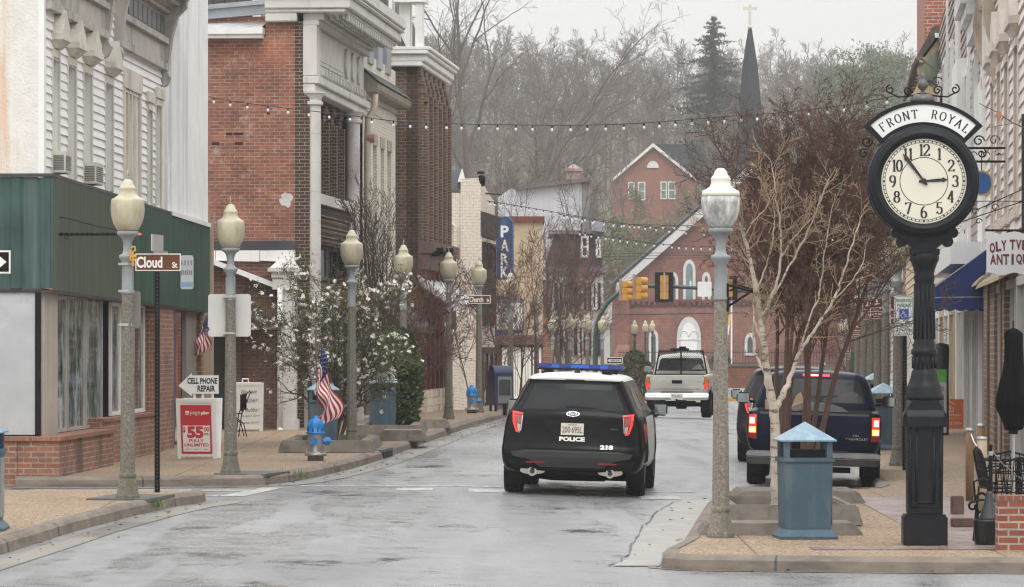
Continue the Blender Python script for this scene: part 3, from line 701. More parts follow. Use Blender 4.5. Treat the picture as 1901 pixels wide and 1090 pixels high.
# scrolled sign bracket with twisted arm
p0 = F1.o + F1.u * X1(90, -.2); bt = thing('sign_bracket', (P(90, 435, 52.4).x, 52.4, P(90, 435, 52.4).z), 'black wrought iron sign arm with twisted bar and thin scroll on the green band', 'bracket')
ln = 165 / 130
m = MB()
for k in range(2): m.tube([(x * ln / 60, .012 * math.cos(x * .9 + k * math.pi), .014 * math.sin(x * .9 + k * math.pi)) for x in range(56)], .012, 5)
m.tube([(ln * .9, 0, 0), (ln * .98, 0, 0)], .016, 6); m.build('twisted_bar', black_m, bt, True)
m = MB(); m.tube([(ln, 0, 0), (ln + .03, 0, 0), (ln + .07, 0, 0)], [.014, .024, .004], 6); m.build('finial', orange_s, bt)
m = MB(); m.tube([(.0, 0, -.02), (0, 0, .24)], .008, 5); m.tube([(.0, 0, .12), (.05, 0, .22), (.16, 0, .245), (.3, 0, .22), (.75, 0, .1), (ln, 0, .03)], .006, 5)
m.tube([(.13 + (.1 - .012 * k) * math.cos(.55 * k + 2), 0, .1 + (.1 - .012 * k) * math.sin(.55 * k + 2)) for k in range(8)], .006, 5); m.tube([(.26 + .03 * math.cos(a * .6), 0, -.035 + .03 * math.sin(a * .6)) for a in range(11)], .005, 4); m.build('scroll', black_m, bt)
# ------------------------------------------------------------------ red brick hall with white columns
DV = Vector((.0897, 1.0)); DV.normalize()
A2 = XD(575, 78); F2 = Fac(A2, A2 + DV * 8.62); Br = F2.root('brick_hall', 'tall red brick hall with white classical columns and a heavy white cornice')
S2 = FPX / 78
def yz2(px, py): return (575 - px) / S2, CH + (HY - py) / S2
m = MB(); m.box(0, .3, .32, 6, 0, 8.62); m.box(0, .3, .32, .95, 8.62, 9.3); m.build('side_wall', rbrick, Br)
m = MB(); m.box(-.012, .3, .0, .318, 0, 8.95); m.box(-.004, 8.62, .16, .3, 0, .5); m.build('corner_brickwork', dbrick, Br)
m = MB(); c = yz2(531, 371); rr = random.Random(2); pts = [(c[0] + (.13 + rr.uniform(-.03, .035)) * math.cos(a * .35), c[1] + (.155 + rr.uniform(-.03, .04)) * math.sin(a * .35)) for a in range(18)]
m.prism(pts, 'x', -.009, .01); m.build('mortar_patch', mat('mortar_patch', (.62, .6, .57), .9, bump=.6), Br)
m = MB()
for px, py, w_ in ((430, 248, 12), (450, 248, 18), (405, 266, 14), (450, 266, 16), (500, 210, 5), (375, 226, 5)):
 y, z = yz2(px, py); m.box(-.004, .02, y, y + w_ / S2, z - .03, z + .03)
m.build('brick_gap', mat('gap_dark', (.03, .02, .018), .9), Br)
# roof edge over the side wall
m = MB(); m.box(-.3, .3, .98, 6, 8.58, 8.66); m.box(-.36, .3, .96, 6, 8.662, 8.80); m.build('gutter_board', white, Br)
m = MB(); m.add([(-.34, .98, 8.802), (-.34, 6, 8.802), (3.5, 6, 9.6), (3.5, .98, 9.6)], [(0, 3, 2, 1)]); m.build('roof', mat('pale_roof', (.4, .41, .41), .5, var=.4, vs=3), Br)
m = MB(); m.prism([(.98, 9.15), (6, 8.75), (6, 8.95), (.98, 9.35)], 'x', .4, .5); m.prism([(.98, 9.352), (6, 8.952), (6, 9.05), (.98, 9.45)], 'x', .3, .55); m.build('metal_flashing', zinc, Br)
m = MB(); m.box(1.5, 6, 1.45, 6, 8.8, 11); m.build('mansard', slate, Br)
m = MB(); m.box(1.42, 1.5, 1.28, 1.46, 8.8, 11); m.box(1.46, 1.5, .96, 1.27, 8.8, 11, 1); m.build('dormer_trim', [white, zinc], Br)
# cornice
m = MB(); L2 = 8.62
def ring(z0, z1, pj, sd): m.box(-sd, L2 + .2, -pj, .93, z0, z1)
ring(9.12, 9.2, .8, .22); ring(9.202, 9.42, .9, .27); ring(9.422, 9.5, .98, .33); ring(9.502, 9.75, 1.02, .36)
m.box(-.2, -.005, .25, .93, 8.93, 9.12)
m.build('cornice', terra, Br, bevel=.02)
m = MB()
for i in range(22):
 x = .35 + i * .36
 for k in range(5): m.box(x, x + .2, -.72 + k * .14, -.66 + k * .14, 9.02, 9.12)
 m.box(x, x + .16, -.8, -.74, 8.98, 9.12)
m.build('soffit_ornament', terra, Br)
# entablature
m = MB()
m.box(-.03, 8.5, -.12, .14, 7.45, 7.62); m.box(-.05, 8.55, -.2, .14, 7.622, 7.78); m.box(-.01, 8.5, -.1, .14, 7.782, 8.02); m.box(0, 8.5, -.06, .14, 8.022, 8.86); m.box(-.03, 8.6, -.2, .14, 8.862, 8.98); m.box(-.0, 8.6, -.3, .14, 8.982, 9.12)
m.box(-.04, .5, -.16, .14, 7.784, 8.86)
for i in range(16): m.box(.7 + i * .46, .86 + i * .46, -.2, -.105, 7.84, 8.0)
for i in range(16): m.box(.72 + i * .46, .84 + i * .46, -.16, -.105, 7.78, 7.839)
m.build('entablature', terra, Br, bevel=.012)
m = MB(); m.box(.8, 4.6, -.085, -.062, 8.1, 8.78); m.box(.9, 4.5, -.1, -.086, 8.18, 8.7)
for i in range(3):
 xm = 5.3 + i * 1.05; pts = [(xm + .38 * math.cos(a * math.pi / 10), 8.44 + .34 * math.sin(a * math.pi / 10)) for a in range(20)]; m.prism(pts, 'y', -.12, -.062)
m.build('frieze_panel', terra, Br)
xcol2 = F2.lx(663, -.15)
for xx in (.16, xcol2):
 m = MB(); r0 = .155; prof = [(.25, .14), (.25, 1.35), (.2, 1.4), (.2, 1.5), (r0 + .02, 1.55)]
 for k in range(9):
  z0 = 1.6 + k * .62; prof += [(r0, z0), (r0, z0 + .605), (r0 - .008, z0 + .61), (r0 - .008, z0 + .618)]
 prof += [(r0, 7.15), (r0 + .05, 7.18), (r0 + .05, 7.24), (r0 + .01, 7.26), (r0 + .02, 7.3), (.22, 7.38), (.26, 7.42), (.26, 7.45)]
 m.lathe(prof, 32, (xx, -.06, 0)); m.build('column', terra, Br)
# bays between columns
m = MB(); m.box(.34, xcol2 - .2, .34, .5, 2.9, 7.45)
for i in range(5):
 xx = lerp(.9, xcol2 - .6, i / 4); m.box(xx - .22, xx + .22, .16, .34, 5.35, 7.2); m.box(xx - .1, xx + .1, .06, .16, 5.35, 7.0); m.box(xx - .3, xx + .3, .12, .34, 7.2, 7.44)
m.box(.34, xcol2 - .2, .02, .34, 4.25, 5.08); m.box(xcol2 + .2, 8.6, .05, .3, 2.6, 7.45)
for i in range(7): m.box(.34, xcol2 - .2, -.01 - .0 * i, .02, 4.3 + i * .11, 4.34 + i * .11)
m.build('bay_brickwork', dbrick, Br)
MB().box(.3, xcol2 - .15, -.1, .34, 5.1, 5.32).build('bay_sill', terra, Br)
for i in range(4):
 xa = lerp(.9, xcol2 - .6, i / 4) + .26; xb = lerp(.9, xcol2 - .6, (i + 1) / 4) - .26; window(Br, xa, xb, 5.35, 7.2, .33, .05, cream, nz=2)
window(Br, .5, xcol2 - .3, 3.5, 4.24, .3, .06, mat('dark_frame', (.05, .05, .05)), glass, nx=6, nz=1)
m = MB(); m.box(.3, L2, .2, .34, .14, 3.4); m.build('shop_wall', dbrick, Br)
window(Br, 1, 4, .6, 3.0, .19, .08, white, glass, nx=2, nz=1, name='shop_window'); window(Br, 4.6, 8, .6, 3.0, .19, .08, white, glass, nx=2, nz=1, name='shop_window')
m = MB(); m.box(.5, L2, .5, 9, 0, 9.1); m.build('building_core', rbrick, Br)
# lean-to wing with parapet in front of the side wall
dw = 77.0; Sw = FPX / dw; Wg = thing('lean_to', (XD(548, dw).x, dw, 0), 'low brick lean-to with white parapet boards and sloping gutter beside the tall brick hall', 'building', 0)
def wx(px): return (px - 548) / Sw
def wz(py): return CH + (HY - py) / Sw
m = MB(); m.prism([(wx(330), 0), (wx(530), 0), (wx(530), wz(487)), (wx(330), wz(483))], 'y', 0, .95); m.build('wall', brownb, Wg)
m = MB(); m.prism([(wx(330), wz(448)), (wx(546), wz(447)), (wx(546), wz(465)), (wx(330), wz(466))], 'y', -.06, .9); m.build('flashing', flash, Wg)
m = MB()
for a, b in ((330, 400), (401, 482), (483, 520)): m.prism([(wx(a), wz(484)), (wx(b), wz(486)), (wx(b), wz(465)), (wx(a), wz(465.5))], 'y', -.09, -.0)
m.box(wx(520), wx(547), -.13, .3, wz(486), wz(465)); m.build('parapet_board', white, Wg)
m = MB(); m.prism([(wx(340), wz(470)), (wx(516), wz(537)), (wx(516), wz(527)), (wx(340), wz(460))], 'y', -.3, -.01); m.build('sloping_gutter', white, Wg)
m = MB(); m.frustum((wx(503), wx(557), -.5, -.0, wz(498)), (wx(520), wx(545), -.3, -.0, wz(482))); m.box(wx(500), wx(561), -.52, .0, wz(505), wz(498) - .002); m.box(wx(506), wx(556), -.44, -.0, wz(516), wz(505) - .002); m.box(wx(508), wx(552), -.4, 0, wz(538), wz(516) - .002)
m.build('pilaster_capital', terra, Wg)
m = MB(); m.box(wx(522), wx(552), -.34, -.0, .14, wz(538) - .003); m.box(wx(516), wx(556), -.38, .02, .14, .5); m.build('pilaster', terra, Wg)
m = MB(); m.tube([(wx(522), -.4, .2), (wx(522), -.4, wz(535))], .055, 8); m.tube([(wx(522), -.4, .3), (wx(524), -.5, .2)], .06, 8); m.build('downpipe', white, Wg, True)
m = MB(); m.prism([(wx(380), wz(563)), (wx(515), wz(590)), (wx(530), wz(603)), (wx(380), wz(603))], 'y', -.9, -.02); m.build('porch_roof', flash, Wg)
m = MB(); m.box(wx(380), wx(525), -.86, -.04, wz(612), wz(603) - .003); m.build('porch_fascia', tan, Wg)
MB().box(wx(390), wx(420), -.012, -.001, .2, wz(620)).build('doorway', mat('doorway_dark', (.02, .017, .015), .8), Wg)
m = MB(); m.tube([(wx(450), -.03, wz(700)), (wx(449), -.03, wz(560)), (wx(455), -.03, wz(537)), (wx(470), -.03, wz(531)), (wx(575), -.3, wz(560))], .012, 5); m.build('cable', wire_m, Wg)
# tan panel at the end of the white shop
tp = thing('tan_pilaster', (XD(382, 70.5).x, 70.5, 0), 'narrow tan stuccoed pilaster between the green sign band and the brick lean-to', 'pilaster')
st = FPX / 70.5
MB().box(-10 / st, 11 / st, 0, .5, 0, CH + (HY - 410) / st).build('shaft', tan, tp); MB().box(-11 / st, 3 / st, -.1, .4, CH + (HY - 410) / st, CH + (HY - 370) / st).build('cap', tan, tp)
m = MB(); m.box(-13 / st, -5 / st, -.2, -.11, CH + (HY - 410) / st, CH + (HY - 388) / st); m.box(-13 / st, -4 / st, -.2, -.01, CH + (HY - 462) / st, CH + (HY - 438) / st); m.build('lantern', black_m, tp)
# ------------------------------------------------------------------ ivory brick building
A3 = A2 + DV * 8.64; F3 = Fac(A3, A3 + DV * 6.45); Iv = F3.root('ivory_brick_house', 'ivory painted brick building with tall narrow windows under a tan bracketed eave')
X3 = F3.lx; L3 = 6.45
ops = []
for a, b in ((680.5, 688), (692.5, 699.5), (706.5, 712.8), (719, 726)):
 ops.append((X3(a), X3(b), 4.3, 2.06 + (HY - interp([(680, 258), (726, 292)], a)) * F3.d(X3(a)) / FPX))
z_t = sum(o[3] for o in ops) / 4
ops = [(a, b, 4.3, z_t) for a, b, c, d in ops]
m = MB(); wall(m, 0, L3, 0, 9.0, ops, 0, .16); m.build('wall', creamb, Iv)
for a, b, c, d in ops:
 f = window(Iv, a, b, c, d, .15, .05, cream, nz=2); MB().box(a - .08, b + .08, -.02, .0, d + .01, d + .28).build('lintel', mat('tan_stone', (.36, .33, .27), .7), f)
m = MB()
for z0, z1, y in ((z_t + .75, z_t + .95, -.03), (z_t + 1.02, z_t + 1.16, -.05), (z_t + 1.3, z_t + 1.5, -.04)): m.box(0, L3 + .02, y, 0, z0, z1)
m.build('band_course', cream, Iv)
ze = CH + (HY - 165) * 86.5 / FPX
m = MB(); m.prism([(.0, ze - .08), (-.33, ze - .06), (-.37, ze + .0), (-.39, ze + .14), (.1, ze + .55), (.1, ze)], 'x', -.15, L3 + .25); m.build('eave', mat('tan_eave', (.27, .235, .18), .6, dirt=(.16, .13, .1)), Iv)
m = MB(); m.add([(-.2, -.42, ze + .16), (L3 + .3, -.42, ze + .16), (L3 + .3, .35, ze + .85), (-.2, .35, ze + .85)], [(0, 1, 2, 3)])
m.add([(-.2, .35, ze + .85), (L3 + .3, .35, ze + .85), (L3 + .3, 1.2, ze + 3.2), (-.2, 1.2, ze + 3.2)], [(0, 1, 2, 3)]); m.build('roof', slate, Iv)
for x in (.9, 2.6, 4.3):
 m = MB(); m.box(x, x + .9, -.05, .9, ze + .7, ze + 2.0); m.build('dormer', zinc, Iv)
m = MB(); zc = ze - .12
m.tube([(.0, -.3, zc), (.0, -.3, zc - .25), (.0, -.24, zc - .42), (-.05, -.14, zc - .55), (-.05, -.12, zc - 1.1), (-.05, -.12, .4)], .075, 8); m.build('downpipe', mat('pipe_cream', (.55, .48, .38), .5), Iv, True)
MB().tube([(-.05, -.3, zc - 1.05), (-.05, -.12, zc - 1.05)], .1, 8).build('pipe_elbow', mat('pipe_pink', (.42, .22, .18), .5), Iv)
m = MB(); m.prism([(0.05, 3.3), (-.05, 3.3), (-1.0, 2.5), (-1.0, 2.35), (-.95, 2.35), (.05, 3.1)], 'x', .3, L3 - .3); m.build('awning', mat('grey_awning', (.07, .06, .055), .7), Iv)
window(Iv, .6, 2.8, .7, 2.7, .05, .07, white, glass, nx=2, nz=1, name='shop_window'); window(Iv, 3.4, 6, .7, 2.7, .05, .07, white, glass, nx=2, nz=1, name='shop_window')
MB().box(.2, L3, .5, 9, 0, 9).build('building_core', creamb, Iv)
# ------------------------------------------------------------------ brown brick building with white cornice
A4 = XD(776, 94); F4 = Fac(A4, A4 + DV * 6.5); Bn = F4.root('brown_brick_house', 'brown brick building with white box cornice and maroon shop front')
X4 = F4.lx; L4 = 6.5; S4 = FPX / 94
z4 = lambda py: CH + (HY - py) / S4
m = MB(); m.box(0, .3, 0, 5, 0, z4(125)); m.box(0, L4, 0, .3, 3.5, z4(125))
for i in range(6):
 x = .1 + i * 1.1; m.box(x, x + .45, -.14, 0, 4.2, z4(150)); m.box(x + .1, x + .35, -.24, -.14, 4.6, z4(175))
 for k in range(4): m.box(x - .1 + .04 * k, x + .55 - .04 * k, -.07 - .05 * k, .0, z4(125) - .22 - .22 * k, z4(125) - .22 * k - .02)
m.build('wall', bbrick, Bn)
m = MB(); zc0, zc1 = z4(124), z4(88)
for a, b, pj in ((0, .12, .14), (.122, .3, .22), (.302, .4, .3), (.402, zc1 - zc0, .36)): m.box(-.26 if pj < .3 else -.36, L4 + .3, -pj, 5, zc0 + a, zc0 + b)
m.build('cornice', white, Bn, bevel=.02)
for i in range(3): window(Bn, .62 + i * 2.2, 1.15 + i * 2.2, 4.6, 7.2, -.0, .06, cream, nz=2)
m = MB(); zm = zc1
m.add([(-.1, .3, zm), (L4, .3, zm), (L4, 1.6, zm + 2.6), (.8, 1.6, zm + 2.6), (-.1, 4, zm), (.8, 4, zm + 2.6)], [(0, 1, 2, 3), (4, 0, 3, 5)]); m.build('mansard', slate, Bn)
m = MB()
for y0, y1, x0 in ((-.12, .06, -.12), (.22, .5, .1), (.7, .8, .3)): m.box(x0, x0 + .5, y0, y1, zm, zm + 2.4)
m.box(-.2, .6, -.22, .6, zm + 1.15, zm + 1.3); m.build('dormer', white, Bn)
MB().tube([(-.1, .55, zm), (.25, 1.15, zm + 1.4)], .05, 5).build('ridge_flashing', white, Bn)
# shop front
m = MB(); m.box(-.1, L4, -.4, .0, z4(470), z4(448)); m.box(-.06, L4, -.3, .0, z4(500), z4(470) - .003); m.build('shop_cornice', maroon2, Bn)
m = MB()
for i in range(7): m.box(-.03 + i * 1.05, .22 + i * 1.05, -.2, .0, .9, z4(500) - .003)
m.box(-.01, L4, -.1, 0, .9, z4(500) - .004); m.build('maroon_panel', maroon, Bn)
m = MB()
for i in range(7): m.box(-.05 + i * 1.05, .26 + i * 1.05, -.24, .02, .0, .9)
m.box(-.02, L4, -.15, 0, 0, .9); m.build('shop_base', pinkb, Bn)
m = MB(); m.prism([(0, z4(510)), (-.05, z4(512)), (-.95, z4(562)), (-.95, z4(572)), (-.1, z4(530))], 'x', -.3, L4 - .5); m.build('awning_roof', mat('pale_awning', (.52, .52, .51), .5, dirt=(.3, .3, .29)), Bn)
m = MB(); m.box(.2, 1.2, -.7, -.66, z4(625), z4(585)); m.build('hanging_board', white, Bn)
for k, y in enumerate((-.55, -.75)):
 m = MB(); m.box(.0 + k * .5, .2 + k * .5, y - .1, y + .08, z4(473), z4(460)); m.box(.1 + k * .5, .14 + k * .5, y, y + .2, z4(476), z4(466)); m.build('floodlight', black_m, Bn)
MB().box(.4, L4, .4, 9, 0, zc0).build('building_core', bbrick, Bn)
# ------------------------------------------------------------------ beige building
A5 = XD(892, 110.5); F5 = Fac(A5, A5 + DV * 4.6); Be = F5.root('beige_brick_building', 'beige painted brick building with dark street cornice beside the vertical theatre sign')
S5 = FPX / 110.5; z5 = lambda py: CH + (HY - py) / S5; L5 = 4.6
m = MB(); m.prism([(-.02, 0), (.6, 0), (.6, z5(332)), (-.02, z5(330))], 'x', 0, .3); m.prism([(.6, 0), (4, 0), (4, z5(358)), (.6, z5(358))], 'x', .05, .3)
m.quad((0, 0, 0), (L5, 0, 0), (L5, 0, z5(365)), (0, 0, z5(335))); m.add([(0, 0.001, z5(335)), (L5, 0.001, z5(365)), (L5, .3, z5(365)), (0, .3, z5(335))], [(0, 1, 2, 3)])
m.build('wall', pinkb, Be)
m = MB(); m.prism([(0, z5(440)), (-.06, z5(436)), (-.15, z5(410)), (-.2, z5(395)), (0, z5(392))], 'x', .0, L5); m.build('cornice', mat('dark_cornice', (.045, .04, .036), .6), Be)
for i in range(3): window(Be, .4 + i * 1.35, 1.15 + i * 1.35, z5(605), z5(448), .0, .06, mat('dark_frame2', (.035, .03, .03), .5), glass, nz=2, th=.12)
m = MB(); m.box(.15, 4.5, -.06, -.0, .3, z5(652)); m.build('shop_window', glass, Be)
m = MB()
for x in (.1, 1.4, 2.9, 4.4): m.box(x, x + .14, -.1, .0, .2, z5(650))
m.box(.1, 4.5, -.14, 0, z5(655), z5(645)); m.build('shop_frame', mat('shop_frame_dark', (.06, .05, .045), .6), Be)
m = MB(); m.tube([(-.08, .75, z5(560)), (-.08, .75, z5(420)), (-.08, .95, z5(412)), (-.08, 1.2, z5(412))], .06, 8); m.build('downpipe', pinkb, Be)
m = MB(); m.lathe([(.06, 0), (.10, .05), (.13, .2), (.12, .3), (.05, .34)], 12, (.1, -.02, z5(346))); m.box(-.02, .2, -.1, .1, z5(322) - .02, z5(322) + .06); m.build('horn_speaker', black_m, Be)
MB().box(.3, L5, .3, 9, 0, z5(362)).build('building_core', pinkb, Be)
# slate roof house behind
m_ = thing('slate_roof_house', (XD(840, 135).x, 135, 0), 'house with dark slate roof and small pink gable showing over the beige building', 'building')
S = FPX / 135; zz = lambda py: CH + (HY - py) / S
MB().box(-2, .3, 0, 5, 0, zz(352)).build('wall', pinkb, m_)
MB().prism([(-.25, zz(354)), (5.2, zz(354)), (2.5, zz(310))], 'x', -2, .28).build('roof', slated, m_)
MB().prism([(10 / S, zz(338)), (25 / S, zz(338)), (18 / S, zz(312))], 'y', -.3, 2).build('gable', white, m_)
# ------------------------------------------------------------------ theatre
dT6 = 126.0; S = FPX / dT6; yelw = mat('pale_yellow_wall', (.49, .40, .265), .7, var=.1); zs = lambda py: CH + (HY - py) / S; hx = lambda px: (px - 945) / S
Th = thing('theatre', (XD(945, dT6).x, dT6, 0), 'pale yellow theatre block with maroon cornice behind the bare street trees', 'building')
MB().box(hx(905), hx(1008), 0, 14, zs(622), zs(412)).build('wall', yelw, Th); MB().box(hx(902), hx(1011), -.15, 14, zs(412) + .002, zs(402)).build('cornice', mat('maroon_cornice', (.16, .045, .03), .6), Th)
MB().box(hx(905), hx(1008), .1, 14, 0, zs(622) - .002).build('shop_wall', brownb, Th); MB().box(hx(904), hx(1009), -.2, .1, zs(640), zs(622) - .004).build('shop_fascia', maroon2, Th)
for i in range(4): window(Th, hx(932 + i * 19), hx(948 + i * 19), .2, zs(645), .09, .1, white, glass, nx=2, nz=1, name='shop_window', th=.08)
# vertical PARK sign
ps = thing('theatre_sign', (XD(937, 116.5).x, 116.5, 0), 'tall blue vertical theatre sign reading PARK in worn white letters', 'sign')
S = FPX / 116.5; zs = lambda py: CH + (HY - py) / S; hw = 15.5 / S
prof = [(-hw, zs(519)), (hw, zs(519)), (hw, zs(418))] + [(hw * math.cos(R(a)), zs(418) + hw * math.sin(R(a))) for a in range(15, 180, 15)] + [(-hw, zs(418))]
MB().prism(prof, 'y', -.12, .12).build('cabinet', mat('sign_blue', (.028, .06, .17), .45, var=.25, vs=4, dirt=(.12, .15, .22)), ps)
m = MB()
for i in range(len(prof)):
 a, b = prof[i], prof[(i + 1) % len(prof)]; m.tube([(a[0], -.125, a[1]), (b[0], -.125, b[1])], .022, 5)
m.build('border', mat('border_blue', (.09, .17, .36), .4), ps)
m = MB()
for ch, py in (('P', 430), ('A', 456), ('R', 481), ('K', 505)): text_fit(m, ch, (.0, -.123, zs(py)), (1, 0, 0), (0, 0, 1), 15 / S, 22 / S, .035)
m.build('lettering', lett, ps)
m = MB()
for py in (440, 465, 490): m.tube([(-hw, 0, zs(py)), (-hw - .35, .1, zs(py))], .02, 5)
m.build('arm', mat('arm_blue', (.05, .09, .2), .5), ps)
# marquee
mq = thing('theatre_marquee', (XD(935, 117).x, 117, 0), 'blue theatre marquee with white letter board above the pavement', 'marquee')
S = FPX / 117; zs = lambda py: CH + (HY - py) / S; mqx = lambda px: (px - 935) / S
MB().prism([(mqx(902), zs(618)), (mqx(920), zs(624)), (mqx(972), zs(618)), (mqx(972), zs(556)), (mqx(920), zs(548)), (mqx(902), zs(552))], 'y', 0, 2.2).build('cabinet', mat('marquee_blue', (.028, .06, .18), .45), mq)
m = MB().box(mqx(921), mqx(970), -.02, -.003, zs(612), zs(562)); m.build('letter_board', signw, mq)
m = MB()
for x, py, w_, h in ((933, 594, 7, 10), (955, 594, 9, 10), (944, 577, 22, 3), (943, 584, 14, 2.5)): m.box(mqx(x) - w_ / 2 / S, mqx(x) + w_ / 2 / S, -.03, -.021, zs(py) - h / 2 / S, zs(py) + h / 2 / S)
m.build('board_lettering', mat('grey_lettering', (.2, .2, .22), .5), mq)
m = MB()
for k in range(14): m.box(mqx(922 + k * 3.4), mqx(924 + k * 3.4), -.012, -.001, zs(560), zs(556))
m.build('name_lettering', mat('pale_blue_lettering', (.45, .5, .6), .5), mq)
# grey metal sided hall behind
gh = thing('metal_sided_hall', (XD(1010, 186).x, 186, 0), 'large pale metal sided hall with low dark roof edge rising behind the theatre', 'building')
S = FPX / 186; zs = lambda py: CH + (HY - py) / S; hx = lambda px: (px - 1010) / S
MB().prism([(hx(925), 0), (hx(1092), 0), (hx(1092), zs(336)), (hx(960), zs(352)), (hx(948), zs(350)), (hx(925), zs(366))], 'y', 0, 9).build('wall', mat('pale_metal_siding', (.52, .51, .53), .55, var=.12, vs=.4, st=(14, 1, .5)), gh)
MB().prism([(hx(958), zs(353)), (hx(1097), zs(337)), (hx(1097), zs(330)), (hx(958), zs(346))], 'y', -.4, 9).build('roof', mat('roof_edge_brown', (.14, .12, .11), .7), gh)
MB().box(hx(1080), hx(1092) + .03, -.06, -.002, 0, zs(337)).build('corner_board', mat('dull_grey', (.2, .19, .19), .7), gh)
m = MB(); m.box(hx(1052), hx(1078), 1, 1.6, zs(345), zs(316)); m.box(hx(1048), hx(1082), .9, 1.7, zs(316), zs(311)); m.frustum((hx(1052), hx(1078), 1, 1.6, zs(311)), (hx(1062), hx(1068), 1.2, 1.4, zs(303))); m.build('chimney', brick('pink_chimney_brick', (.42, .27, .24), (.36, .22, .2), (.45, .38, .35)), gh)
# Victorian house with slate mansard
vh = thing('victorian_house', (XD(1065, 166).x, 166, 0), 'white Victorian house with grey slate mansard and dark shutters behind the bare tree', 'building')
S = FPX / 166; zs = lambda py: CH + (HY - py) / S; vx = lambda px: (px - 1065) / S
MB().box(vx(1010), vx(1120), 0, 8, 0, zs(505)).build('wall', white, vh)
MB().frustum((vx(1012), vx(1120), .1, 8, zs(500)), (vx(1030), vx(1108), .7, 7, zs(432))).build('mansard_roof', slated, vh)
m = MB(); m.box(vx(1005), vx(1128), -.35, 8, zs(508), zs(496)); m.box(vx(1020), vx(1122), .3, 7.5, zs(434), zs(427)); m.build('cornice', mat('grey_cornice', (.2, .2, .21), .6), vh)
def vwin(a, b, c, d, fm, y=-.02): window(vh, vx(a), vx(b), zs(d), zs(c), y, .1, fm, glass, nx=1, nz=2, th=.1)
vwin(1078, 1093, 438, 478, white, .15); vwin(1106, 1116, 444, 478, white, .2)
MB().prism([(vx(1100), zs(428)), (vx(1124), zs(432)), (vx(1118), zs(412)), (vx(1098), zs(410))], 'y', -.2, 1).build('tower_roof', zinc, vh)
for a in (1018, 1045, 1072, 1098): vwin(a, a + 11, 525, 575, white); vwin(a, a + 11, 605, 660, white)
m = MB()
for a in (1018, 1045, 1072, 1098):
 for c, d in ((525, 575), (605, 660)): m.box(vx(a - 6), vx(a - .5), -.1, -.001, zs(d), zs(c)); m.box(vx(a + 11.5), vx(a + 17), -.1, -.001, zs(d), zs(c))
m.build('shutter', mat('dark_shutter', (.03, .035, .04), .6), vh)
# brick and pale buildings low behind the row
lb = thing('brick_annex', (XD(1010, 160).x, 160, 0), 'narrow weathered brick annex between the yellow theatre and the white house', 'building')
S = FPX / 160; MB().box(-8 / S, 14 / S, 0, 6, 0, CH + (HY - 520) / S).build('wall', rbrick, lb); MB().box(-10 / S, 16 / S, -.1, 6, CH + (HY - 520) / S, CH + (HY - 514) / S).build('coping', white, lb)
wp = thing('white_porch', (XD(1120, 172).x, 172, 0), 'small white porch wing with lattice beyond the far lamps', 'building')
S = FPX / 172; MB().box(-60 / S, 12 / S, 0, 5, 0, CH + (HY - 600) / S).build('wall', white, wp); MB().box(-8 / S, 16 / S, -.4, 5, CH + (HY - 600) / S, CH + (HY - 560) / S).build('gable', white, wp)
m = MB()
for k in range(5): m.box((-55 + k * 12) / S, (-48 + k * 12) / S, -.02, .0, .4, CH + (HY - 618) / S)
m.build('window', glass, wp)
# ------------------------------------------------------------------ buildings, right side
def RX(d): return 5.59 + .0897 * (d - 40)
def RF(d0, d1): return Fac((RX(d0), d0), (RX(d1), d1), left=False)
pinkw = mat('pinkish_white_clapboard', (.74, .67, .61), .6, var=.06, dirt=(.6, .5, .43), ds=(.6, .6, .12), dp=(.6, .85))
pinkt = mat('pinkish_trim', (.62, .54, .48), .6, var=.1, vs=4, dirt=(.45, .36, .3), dp=(.55, .8))
lilac = mat('mauve_clapboard', (.33, .25, .25), .6, var=.1)
R1 = RF(33, 50.2); Rw = R1.root('gabled_hood_shop', 'pinkish white clapboard shop with steep window hoods at the right edge')
Q = R1.lx; LR = R1.len
zfl = 3.05
hpx = [(1846, 128, 128), (1858, 108, 107), (1872, 92, 88), (1890, 62, 60)]
ops = []
for px, py, _ in hpx:
 x = Q(px); ops.append((x - .42, x + .42, 3.6, R1.lz(px, py + 28)))
m = MB(); clap(m, 0, LR, zfl, 9.5, .15, .026, ops)
for a, b, c, d in ops: m.quad((a, .0, c), (a, .15, c), (a, .15, d), (a, .0, d)); m.quad((b, .15, c), (b, 0, c), (b, 0, d), (b, .15, d))
m.quad((0, .2, zfl), (LR, .2, zfl), (LR, .2, 9.5), (0, .2, 9.5)); m.build('wall', pinkw, Rw)
for a, b, c, d in ops:
 f = window(Rw, a, b, c, d, .12, .06, pinkt, nz=2)
 m = MB(); m.box(a - .16, a - .002, -.03, .0, c, d + .1); m.box(b + .002, b + .16, -.03, .0, c, d + .1); m.box(a, b, -.05, .0, d + .002, d + .1); m.box(a - .2, b + .2, -.06, .0, c - .12, c - .003)
 m.build('casing', pinkt, f)
 h = hood(Rw, (a + b) / 2, d + .12, (b - a) + .3, .55, .11, pinkt)
m = MB(); m.box(-.05, .12, -.07, .1, zfl, 9.5); m.build('corner_board', white, Rw)
zc = R1.lz(1838, 20)
m = MB(); m.prism([(0, zc - .1), (-.05, zc - .1), (-.06, zc + .25), (-.13, zc + .4), (-.15, zc + .6), (-.25, zc + .75), (-.28, zc + 1.1), (0, zc + 1.2)], 'x', -.1, LR)
for i in range(40): m.box(i * .42, i * .42 + .18, -.11, -.055, zc + .1, zc + .3)
m.build('cornice', mat('worn_cornice', (.5, .44, .38), .6, var=.15, vs=5, dirt=(.25, .2, .15)), Rw)
